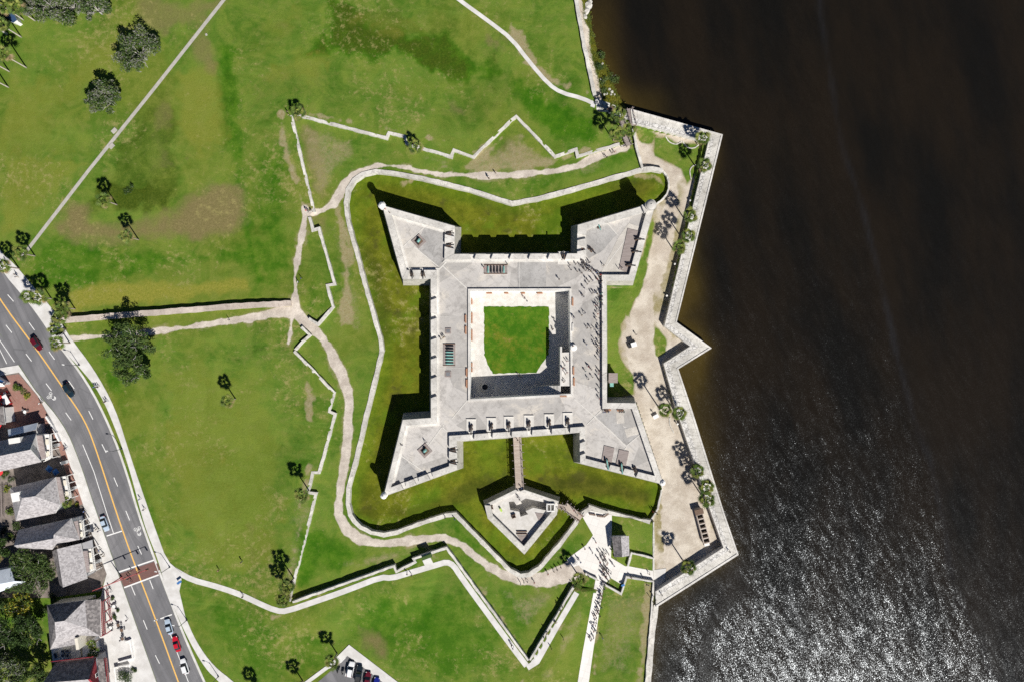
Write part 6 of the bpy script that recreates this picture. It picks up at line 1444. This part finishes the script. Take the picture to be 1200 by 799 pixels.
def platform(poly, lab, mat='planks'):
    P = W2(poly, ZD); c = sum(P, Vector((0, 0))) / len(P); t = thing('timber_platform', lab, 'platform', (c.x, c.y, ZD)); b = MB(); b.prism([p - c for p in P], 0, .22, mat, bot=False); b.build('planking', t); return t
platform([(735.5,268),(750.5,271.5),(741,322),(725,316)], 'long grey timber gun platform along the river side parapet')
platform([(708,521.5),(720,524.5),(716,545.5),(704.5,542)], 'left one of two small grey timber gun platforms')
platform([(725.5,526),(737,528.5),(732.5,549),(721,546.5)], 'right one of two small grey timber gun platforms')
cannon(747.5, 280.5, -8, 'uppermost of three black guns on the long timber platform', ZD + .24); cannon(744, 295, -8, 'middle one of three black guns on the long timber platform', ZD + .24); cannon(737, 311, -8, 'lowest of three black guns on the long timber platform', ZD + .24)
cannon(711, 541, -80, 'pale green bronze cannon on the left small timber platform', ZD + .24, 'bronze', 3.2); cannon(728, 545.5, -84, 'pale green bronze cannon on the right small timber platform', ZD + .24, 'bronze', 3.2)
cannon(744, 549.5, -70, 'black cannon without a platform near the point of the furnace side bastion'); cannon(692.5, 293, -45, 'lone black cannon standing on the open bastion deck above the crowd')
cannon(701.5, 265.5, -70, 'small pale green gun near the parapet of the bell tower bastion', ZB, 'bronze', 1.8)
for x, y, d, l in [(526,274,0,'black cannon in the upper embrasure of the first bastion flank'), (526,287.5,0,'black cannon in the lower embrasure of the first bastion flank'), (531,526,0,'black cannon in the upper embrasure of the gate side bastion flank'), (531,540.5,0,'black cannon in the lower embrasure of the gate side bastion flank'), (483.5,321,-90,'black cannon in the left embrasure facing the western moat'), (496,321,-90,'black cannon in the right embrasure facing the western moat')]: cannon(x, y, d, l, ZD + .3, L=2.2)
def grate(x, y, w, h, deg, lab):
    t = thing('timber_rack', lab, 'rack', W(x, y, ZD), math.radians(deg)); b = MB(); b.box((0, 0, .1), (w, h, .2), 'planks'); b.build('base', t)
    for s in (-1, 1): b = MB(); b.box((0, s * (h / 2 - .12), .26), (w, .18, .16), 'wood_dark'); b.build('rail', t)
    return t
def barrel(x, y, deg, lab, mat, group, L=2.2):
    t = W(x, y, ZD + .2); b = MB(); R = Matrix.Rotation(math.pi / 2, 4, 'Y'); b.lathe([(.05, -L * .52), (.1, -L * .5), (.22, -L * .45), (.22, -L * .2), (.15, L * .42), (.19, L * .5), (.1, L * .5)], (0, 0, .36), mat, 12, R); o = b.build('cannon_barrel', smooth=True); o.location = t; o.rotation_euler.z = math.radians(deg); tag(o, lab, 'cannon barrel', group)
grate(581, 316, 6.9, 2.8, 0, 'long rack holding upright rows of barrels near the upper curtain parapet')
for k in range(6): barrel(572 + k * 3.7, 316.3, 90, ('pale green' if k in (0, 5) else 'black') + ' cannon barrel on the rack near the upper curtain parapet' + (', at its left end' if k == 0 else ', at its right end' if k == 5 else ''), 'bronze' if k in (0, 5) else 'iron', 'barrels on the upper rack', 2.0)
grate(526.5, 415.5, 3.6, 6.6, 0, 'tall rack of cannon barrels in the middle of the western curtain deck')
for k in range(7): barrel(527, 405.5 + k * 3.4, 0, 'green bronze cannon barrel on the tall western rack' if k > 1 else 'black cannon barrel at the top of the tall western rack', 'bronze' if k > 1 else 'iron', 'green barrels on the western rack' if k > 1 else 'black barrels on the western rack', 2.3)
for x, y, d, w, l in [(525.3,388,0,1.7,'small square hatch above the tall western rack'), (525.2,438,0,1.8,'small square hatch below the tall western rack'), (490.7,283,42,3.2,'square timber mortar bed in the middle of the first bastion deck'), (498,527.5,42,3.2,'square timber mortar bed in the middle of the lower western bastion deck')]:
    t = thing('timber_bed', l, 'gun bed', W(x, y, ZD), math.radians(d)); b = MB()
    b.box((0, 0, .12), (w, w, .24), 'planks'); b.build('frame', t); b = MB(); b.box((0, 0, .27), (w * .62, w * .62, .06), 'metal' if w < 2 else 'wood_dark'); b.build('inset', t)
    if w > 2:
        b = MB(); b.lathe([(.3, -.7), (.42, -.5), (.42, .1), (.36, .5), (.42, .75), (.25, .75)], (0, 0, .8), 'bronze', 14, Matrix.Rotation(.8, 4, 'Y')); b.build('mortar', t, smooth=True)
        b = MB(); b.box((-.6, -.2, .6), (.5, 1.1, .6), 'iron'); b.build('mortar_bed', t)
def yard_fences():
    # low kerb arcs round palm beds in the yard
    for pts, l in [([(780,160),(784,167),(793,170),(799,166)], 'thin curved stone edging in the green yard corner, left arc'), ([(800,166),(806,174),(814,174),(819,170)], 'thin curved stone edging in the green yard corner, right arc'), ([(817,193),(811,195),(808,201),(810,210)], 'thin curved stone edging round the lower palm of the green yard corner'), ([(785,489),(784.5,497),(790,507)], 'thin curved stone edging in the sand by the seawall palms')]:
        wall('edging', l, pts, ZY + .2, ZY - .3, .3, 'coquina_pale', cat='edging', smooth=True, jitter=.02, step=.8)
    for x, y, l in [(747,300-8,0)][:0]: pass
    for k, (x, y) in enumerate([(773,155),(792,159),(814,165),(808,236),(790,310),(780.5,347),(793,496),(820,570)]):
        c = W(x, y, ZY); t = thing('ground_light', 'small white topped post ' + ['under the seawall at the green corner, first from the bridge', 'under the seawall at the green corner, second from the bridge', 'under the seawall at the green corner, beside the corner palm', 'in the seawall shade above the three lined up palms', 'in the seawall shade below the three lined up palms', 'in the seawall shade, nearest to the river point', 'by the seawall below the two leaning palms', 'by the seawall palms above the furnace'][k], 'post', c, 0, 'posts along the seawall'); b = MB(); b.cyl((0, 0, 0), (0, 0, 1.0), .14, .14, 'metal', 8); b.build('post', t); b = MB(); b.lathe([(.32, 1.0), (.3, 1.15), (.05, 1.25)], (0, 0, 0), 'plaster', 10); b.build('cap', t)
yard_fences()

# ------------------------------------------------------------------ people
def body_mesh(pose, top, low, skin, hair, seed):
    r = random.Random(seed); me = bpy.data.meshes.new('person'); bm = bmesh.new(); sk = bm.verts.layers.skin.verify(); V = {}
    sw = {'stand': .03, 'walk': .26, 'stride': .34, 'sit': 0, 'point': .06}[pose]
    def v(k, x, y, z, rx, ry=None):
        q = bm.verts.new((x, y, z)); q[sk].radius = (rx, ry or rx); V[k] = q
    def e(*ks):
        for a, b in zip(ks, ks[1:]): bm.edges.new((V[a], V[b]))
    drop = -.42 if pose == 'sit' else 0
    v('pel', 0, 0, .95 + drop, .15, .13); v('waist', .01, 0, 1.12 + drop, .135, .12); v('chest', .02, 0, 1.32 + drop, .165, .125); v('nk', .02, 0, 1.48 + drop, .07); v('hd', .04, 0, 1.60 + drop, .098, .105); v('tp', .035, 0, 1.70 + drop, .085, .09)
    e('pel', 'waist', 'chest', 'nk', 'hd', 'tp')
    for s, n in ((1, 'l'), (-1, 'r')):
        f = sw * s
        v('sh' + n, .02, .17 * s, 1.41 + drop, .062)
        if pose == 'point' and s == 1: v('el' + n, .22, .22, 1.32, .046); v('ha' + n, .38, .14, 1.50, .036)
        elif pose == 'sit': v('el' + n, .06, .23 * s, 1.15 + drop, .046); v('ha' + n, .30, .16 * s, 1.02 + drop, .036)
        else: v('el' + n, -f * .35, .23 * s, 1.14, .046); v('ha' + n, .06 - f * .6, .24 * s, .90, .036)
        e('chest', 'sh' + n, 'el' + n, 'ha' + n)
        if pose == 'sit':
            v('kn' + n, .46, .11 * s, .52, .07); v('an' + n, .46, .11 * s, .10, .05); v('fo' + n, .62, .12 * s, .04, .045, .035); v('hp' + n, .05, .10 * s, .50, .09)
        else:
            v('hp' + n, f * .1, .095 * s, .86, .092); v('kn' + n, f * .62 + .02, .10 * s, .48, .066); v('an' + n, f, .10 * s, .09, .047); v('fo' + n, f + .16, .11 * s, .035, .045, .032)
        e('pel', 'hp' + n, 'kn' + n, 'an' + n, 'fo' + n)
    for q in bm.verts: q[sk].use_root = False
    V['pel'][sk].use_root = True
    bm.to_mesh(me); bm.free(); o = bpy.data.objects.new('tmp', me); COL.objects.link(o); o.modifiers.new('s', 'SKIN'); sub = o.modifiers.new('u', 'SUBSURF'); sub.levels = 1; sub.render_levels = 1
    dg = bpy.context.evaluated_depsgraph_get(); out = bpy.data.meshes.new_from_object(o.evaluated_get(dg)); bpy.data.objects.remove(o); out.name = 'person'
    out.materials.clear()
    for m in (low, top, skin, hair, 'c_black'): out.materials.append(M[m])
    for p in out.polygons:
        c = p.center; z = c.z - drop
        if z > 1.52: k = 3 if (z > 1.655 or (c.x < .03 and z > 1.55)) else 2
        elif z > 1.47: k = 2
        elif abs(c.y) > .185 and z < 1.22: k = 2
        elif z > 1.0: k = 1
        elif c.z < .075 and pose != 'sit': k = 4
        else: k = 0
        p.material_index = k; p.use_smooth = True
    return out
TOPS = ['c_navy', 'c_black', 'c_white', 'c_grey', 'c_red', 'c_blue', 'c_teal', 'c_khaki', 'c_pink']
PEOPLE = {}
def pmesh(pose, top, var):
    k = (pose, top, var)
    if k not in PEOPLE: PEOPLE[k] = body_mesh(pose, top, ['c_denim', 'c_black', 'c_khaki'][var], ['skin_a', 'skin_a', 'skin_b'][var], ['hair_a', 'hair_b', 'hair_a'][var], var)
    return PEOPLE[k]
CW = dict(c_navy='navy', c_black='black', c_white='white', c_grey='grey', c_red='red', c_blue='blue', c_teal='teal', c_khaki='khaki', c_pink='pink')
def person(px, py, where, z=None, top=None, pose=None, face=None, group=None, plain=False):
    top = top or random.choices(TOPS, [5, 5, 2, 3, 1.5, 2, 1, 1, 1])[0]; pose = pose or random.choice(['stand', 'stand', 'walk', 'stride', 'point'])
    var = random.randrange(3); o = bpy.data.objects.new('person', pmesh(pose, top, var)); COL.objects.link(o)
    o.location = G(px, py) if z is None else W(px, py, z)
    if z is None: o.location.z += .06
    o.rotation_euler.z = random.uniform(0, 6.28) if face is None else math.radians(face); s = random.uniform(.94, 1.08); o.scale = (s, s, s)
    tag(o, 'person in a %s top %s' % (CW[top], where) if not plain else 'person ' + where, 'person', group or 'visitors ' + where)
    return o
def crowd(pts, where, z, **k):
    for p in pts: person(p[0], p[1], where, z, **k)
c1 = [(160,235),(170,280),(220,225),(265,240),(275,180),(300,200),(310,230),(330,250),(345,215),(365,205),(235,300),(280,315),(300,270),(320,290),(350,290),(370,300),(385,275),(400,290),(395,320),(415,290),(430,310),(445,330),(465,340),(470,360),(440,375),(430,360),(290,215),(318,215),(340,268),(360,265),(450,320),(305,250),(475,330)]
crowd(q4(c1, 650, 285, 8.88), 'in the packed crowd rounding the bell tower corner', ZB)
c2 = [(380,380),(395,390),(340,430),(355,405),(330,380),(385,525),(410,520),(440,530),(460,550),(470,500),(480,530),(490,470),(480,420),(490,400),(490,520),(470,420),(455,400),(420,650),(445,630),(460,610),(490,600),(495,640),(480,600),(470,690),(445,740),(455,710),(430,770),(485,450),(492,560),(490,625),(440,655)]
crowd(q4(c2, 650, 285, 8.88), 'along the upper half of the east parapet', ZB)
crowd(q4([(305,470),(300,560),(285,540),(280,750),(310,730)], 650, 285, 8.88), 'on open deck near the upper east parapet', ZB, pose='stride')
person(*q4([(190,770)], 650, 285, 8.88)[0], 'by the bench at the top of the east rim', ZB); person(*q4([(45,380)], 650, 285, 8.88)[0], 'alone on the deck above the courtyard corner', ZB)
person(*q4([(505,235)], 650, 285, 8.88)[0], 'alone on the bare deck left of the long timber platform', ZB); crowd(q4([(665,270),(700,265)], 650, 285, 8.88), 'at the lower corner of the long timber platform', ZB)
c3 = [(340,115),(380,95),(375,130),(380,185),(370,160),(335,200),(340,240),(350,260),(375,235),(375,270),(380,300),(380,345),(365,370),(405,60),(355,40),(372,112),(378,168),(368,250),(382,322),(374,225)]
crowd(q4(c3, 650, 370, 7.27), 'along the middle of the east parapet', ZB)
crowd(q4([(375,460),(370,490),(375,540),(385,560),(380,610),(370,650),(378,470),(370,530)], 650, 370, 7.27), 'near the lower end of the east parapet', ZB); person(*q4([(380,700)], 650, 370, 7.27)[0], 'last at the lower end of the east parapet', ZB, top='c_red')
crowd(q4([(165,15),(275,105),(305,105),(270,245)], 650, 370, 7.27), 'on the open deck beside the round drum', ZB, pose='walk'); crowd(q4([(260,470),(285,430),(310,455),(285,535),(320,520),(300,440)], 650, 370, 7.27), 'in the loose group right of the stair landing', ZB, pose='walk')
crowd(q4([(75,450),(85,415),(100,385),(120,385),(90,490),(85,550),(65,440),(75,560)], 650, 370, 7.27), 'on the sunlit stair landing', 4.52)
person(*q4([(105,480)], 650, 370, 7.27)[0], 'on the sunlit stair landing', 4.52, top='c_pink')
crowd([(452.3,245.8),(457.4,250.3)], 'by the first sentry box', ZB); crowd([(521,395),(517,397.5),(519.5,396)], 'by the hatch above the tall western rack', ZB); person(595, 310.5, 'at the right end of the upper rack', ZB); person(567.5, 314.8, 'at the left end of the upper rack', ZB, top='c_pink')
crowd([(470.5,519.5),(472,521)], 'at the parapet of the lower western bastion', ZB); person(499, 518, 'beside the mortar bed of the lower western bastion', ZB)
for x in (707, 709, 711, 713, 726, 728.5, 731): person(x, 481, 'sitting on a bench of the furnace side bastion', ZB, pose='sit', face=-90, group='sitters on the bastion bench')
crowd([(617.5,353),(614.5,350)], 'in the sunlit courtyard by the upper wall', ZC + .02); crowd([(611,441.5),(608,440)], 'at the shaded lower edge of the courtyard lawn', ZC + .02); crowd([(649,375),(648,385)], 'on the bright paving right of the courtyard lawn', ZC + .02, pose='sit')
c = [(440,150),(400,140),(420,170),(430,180),(375,150),(385,165),(360,210),(410,215),(415,240),(460,250),(440,285),(405,290),(415,310),(430,320),(445,340),(465,335),(490,355),(470,370),(425,350),(415,375),(430,390),(440,405),(460,430),(485,400),(470,445),(470,160),(400,430),(410,455),(420,200),(440,220),(445,310),(455,355),(410,330),(400,370),(445,385)]
crowd(q4(c, 660, 630, 8.875), 'in the wide queue on the white plaza below the hut', .06); person(702.9, 657, 'at the left edge of the wide queue', .06, top='c_red'); person(710.8, 659.9, 'in the wide queue on the white plaza below the hut', .06, top='c_red')
crowd(q4([(505,260),(525,280),(520,150),(545,210)], 660, 630, 8.875), 'walking between the queue and the ticket hut', .06)
c = [(430,480),(420,500),(415,520),(410,545),(405,570),(400,600),(385,560),(390,590),(380,620),(370,650),(355,670),(345,690),(375,690),(390,710),(360,715),(350,740),(365,740),(345,770),(330,785),(425,515),(398,625),(388,650)]
crowd(q4(c, 660, 630, 8.875), 'in the single file queue below the plaza', .1)
c = [(640,440),(615,460),(635,420),(640,390),(650,380),(665,400),(625,340),(635,335),(660,320),(650,290),(660,280),(690,270),(680,250),(640,265),(625,450),(655,345),(605,430)]
crowd(q4(c, 600, 680, 6.717), 'at the tail of the queue by the round pedestal', .1)
person(705.7, 745.5, 'alone on the grass right of the queue tail', None)
for x, y, w in [(698,634,'on the white plaza near the bridge end'),(694,646,'crossing the plaza left of the queue'),(685,641.5,'at the corner of the plaza lawn'),(680,657,'under the small palm by the plaza'),(677,654,'under the small palm by the plaza'),(753.5,675.5,'on the plaza ramp to the river yard'),(760.5,671,'on the plaza ramp to the river yard'),(757,683,'on the bare ground behind the zigzag wall'),(759.5,684,'on the bare ground behind the zigzag wall'),(689.5,674,'sitting by the low wall left of the queue'),(739,675,'by the corner of the zigzag wall'),(671,683.5,'at the top end of the wide walkway'),
    (745,392,'standing on the sand right of the white cart'),(766,484.5,'by the display table on the sand'),(764,597.5,'in the small group where the sand meets the moat wall'),(767,598.5,'in the small group where the sand meets the moat wall'),(769.5,601,'in the small group where the sand meets the moat wall'),(610.7,570,'on the drawbridge near the arrowhead outwork'),(606.5,515,'on the drawbridge near the fort gate')]:
    person(x, y, w, {'drawbridge': 1.15}.get('drawbridge' if 'drawbridge' in w else '', None))
for x, y in [(606.5,581),(609,584)]: person(x, y, 'on the arrowhead outwork beside the drawbridge', 1.56)
crowd([(672,597),(676,602)], 'on the slanting timber footbridge', .75)
for x, y in [(775,695.5),(767.5,701),(764.5,703.5),(854,645)]: person(x, y, 'on the seawall walkway by the plaza ramp' if x < 800 else 'alone on the outermost seawall corner', .97)
for pts, w in [([(477.5,671),(482.5,672.5)], 'on the white footpath below the display case'), ([(601,757.5),(599.5,754)], 'on the white footpath near the lower point'), ([(610,682),(614,680.5),(618,680),(626,681)], 'in the group on the dirt path above the lower wall'), ([(642,671),(649,668),(652.5,665.5),(657,663)], 'strolling along the moat wall towards the plaza'),
               ([(659,710),(657,713)], 'sitting on the upper part of the wide walkway wall'), ([(649,727),(651,728)], 'sitting in the middle of the wide walkway wall'), ([(640,741),(637,745)], 'sitting on the lower part of the wide walkway wall'), ([(660,747)], 'on the grass right of the wide walkway'), ([(646,758)], 'low on the grass beside the wide walkway'),
               ([(522,605),(533,607)], 'on the moat wall corner above the dirt path'), ([(360,247.5),(362.5,248.5),(366,248.7)], 'in the small gap of the upper zigzag wall'), ([(350,331),(353.7,326.5)], 'walking down the dirt path toward the fork'), ([(269,375)], 'on the dirt path below the long low stone wall'),
               ([(337.5,132),(339.5,136)], 'by the low palm at the tip of the zigzag wall'), ([(572.5,208),(573,210),(581,204)], 'on the dirt path above the upper moat wall'), ([(708.6,184),(711,185)], 'on the upper dirt path, walking two abreast'), ([(720,179),(717,180)], 'on the upper dirt path close to the plank walk'), ([(730,171.5),(728,172.5)], 'at the foot of the lowest plank walk'), ([(257,667)], 'alone on the western lawn above the white footpath'), ([(284,657)], 'on the western lawn nearest to the two palms'), ([(285.5,697.5)], 'on the white footpath below the western lawn')]:
    for p in pts: person(p[0], p[1], w, None, pose='sit' if 'sitting' in w else None)
for pts, w in [([(8,307),(12,311),(4,309)], 'walking in the pavement group above the road'), ([(20,322),(21.5,325)], 'on the pavement behind the walking group near the verge'), ([(69,391)], 'on the pavement at the dirt path entrance'), ([(112,453),(114.5,453.5),(116.5,453)], 'walking three abreast on the park pavement'), ([(124,470.5),(126,469.5)], 'walking as a pair on the park pavement'), ([(165,584)], 'on the park pavement beside the parking line'), ([(170,596)], 'on the park pavement above the paver gap'),
               ([(49,472),(51,471)], 'on the house side pavement by the brick patio'), ([(79,524),(77.5,526)], 'in front of the gabled house gate'), ([(100.5,598)], 'on the house side pavement below the garden palm'), ([(113,617),(115,618.5),(117,621)], 'beside the parked silver blue car on the pavement'), ([(118,643),(121,648),(123,650)], 'in front of the speckled roof house'), ([(150,725)], 'on the terrace side pavement'), ([(129,688),(131,692)], 'under the mast on the house side pavement')]:
    for p in pts: person(p[0], p[1], w, .15, pose='walk')
for p in [(153,674),(151.5,677),(154.5,679.5),(165,670),(163.5,667),(155,668)]: person(p[0], p[1], 'crossing the street on the brick crosswalk', .03, pose='stride')

# ------------------------------------------------------------------ sun, sky, camera
EL = math.radians(43.8); AX, AY = .552, -.834
def light_and_camera():
    L = bpy.data.lights.new('sun', 'SUN'); L.energy = 5.0; L.angle = math.radians(.53); L.color = (1.0, .955, .89)
    o = bpy.data.objects.new('sun', L); COL.objects.link(o)
    d = Vector((AX * math.cos(EL), AY * math.cos(EL), math.sin(EL))); o.rotation_euler = d.to_track_quat('Z', 'Y').to_euler(); o.location = (100, -150, 220)
    w = bpy.data.worlds.new('World'); SC.world = w; w.use_nodes = True; nt = w.node_tree
    sky = nt.nodes.new('ShaderNodeTexSky'); sky.sky_type = 'NISHITA'; sky.sun_disc = False; sky.sun_elevation = EL; sky.sun_rotation = math.atan2(AX, AY)
    sky.air_density = .4; sky.dust_density = 0; sky.ozone_density = 5
    nt.links.new(sky.outputs[0], nt.nodes['Background'].inputs[0]); nt.nodes['Background'].inputs[1].default_value = .06
    c = bpy.data.cameras.new('camera'); c.sensor_width = 36; c.lens = 36 * H / (1200 * S); c.clip_end = 3000; c.clip_start = 1
    co = bpy.data.objects.new('camera', c); COL.objects.link(co); co.location = (0, 0, H); SC.camera = co
    vs = SC.view_settings; vs.view_transform = 'Standard'; vs.look = 'None'; vs.gamma = 1; vs.use_curve_mapping = False; vs.exposure = 0.22
    SC.cycles.max_bounces = 5; SC.cycles.diffuse_bounces = 3; SC.cycles.use_denoising = False
light_and_camera()
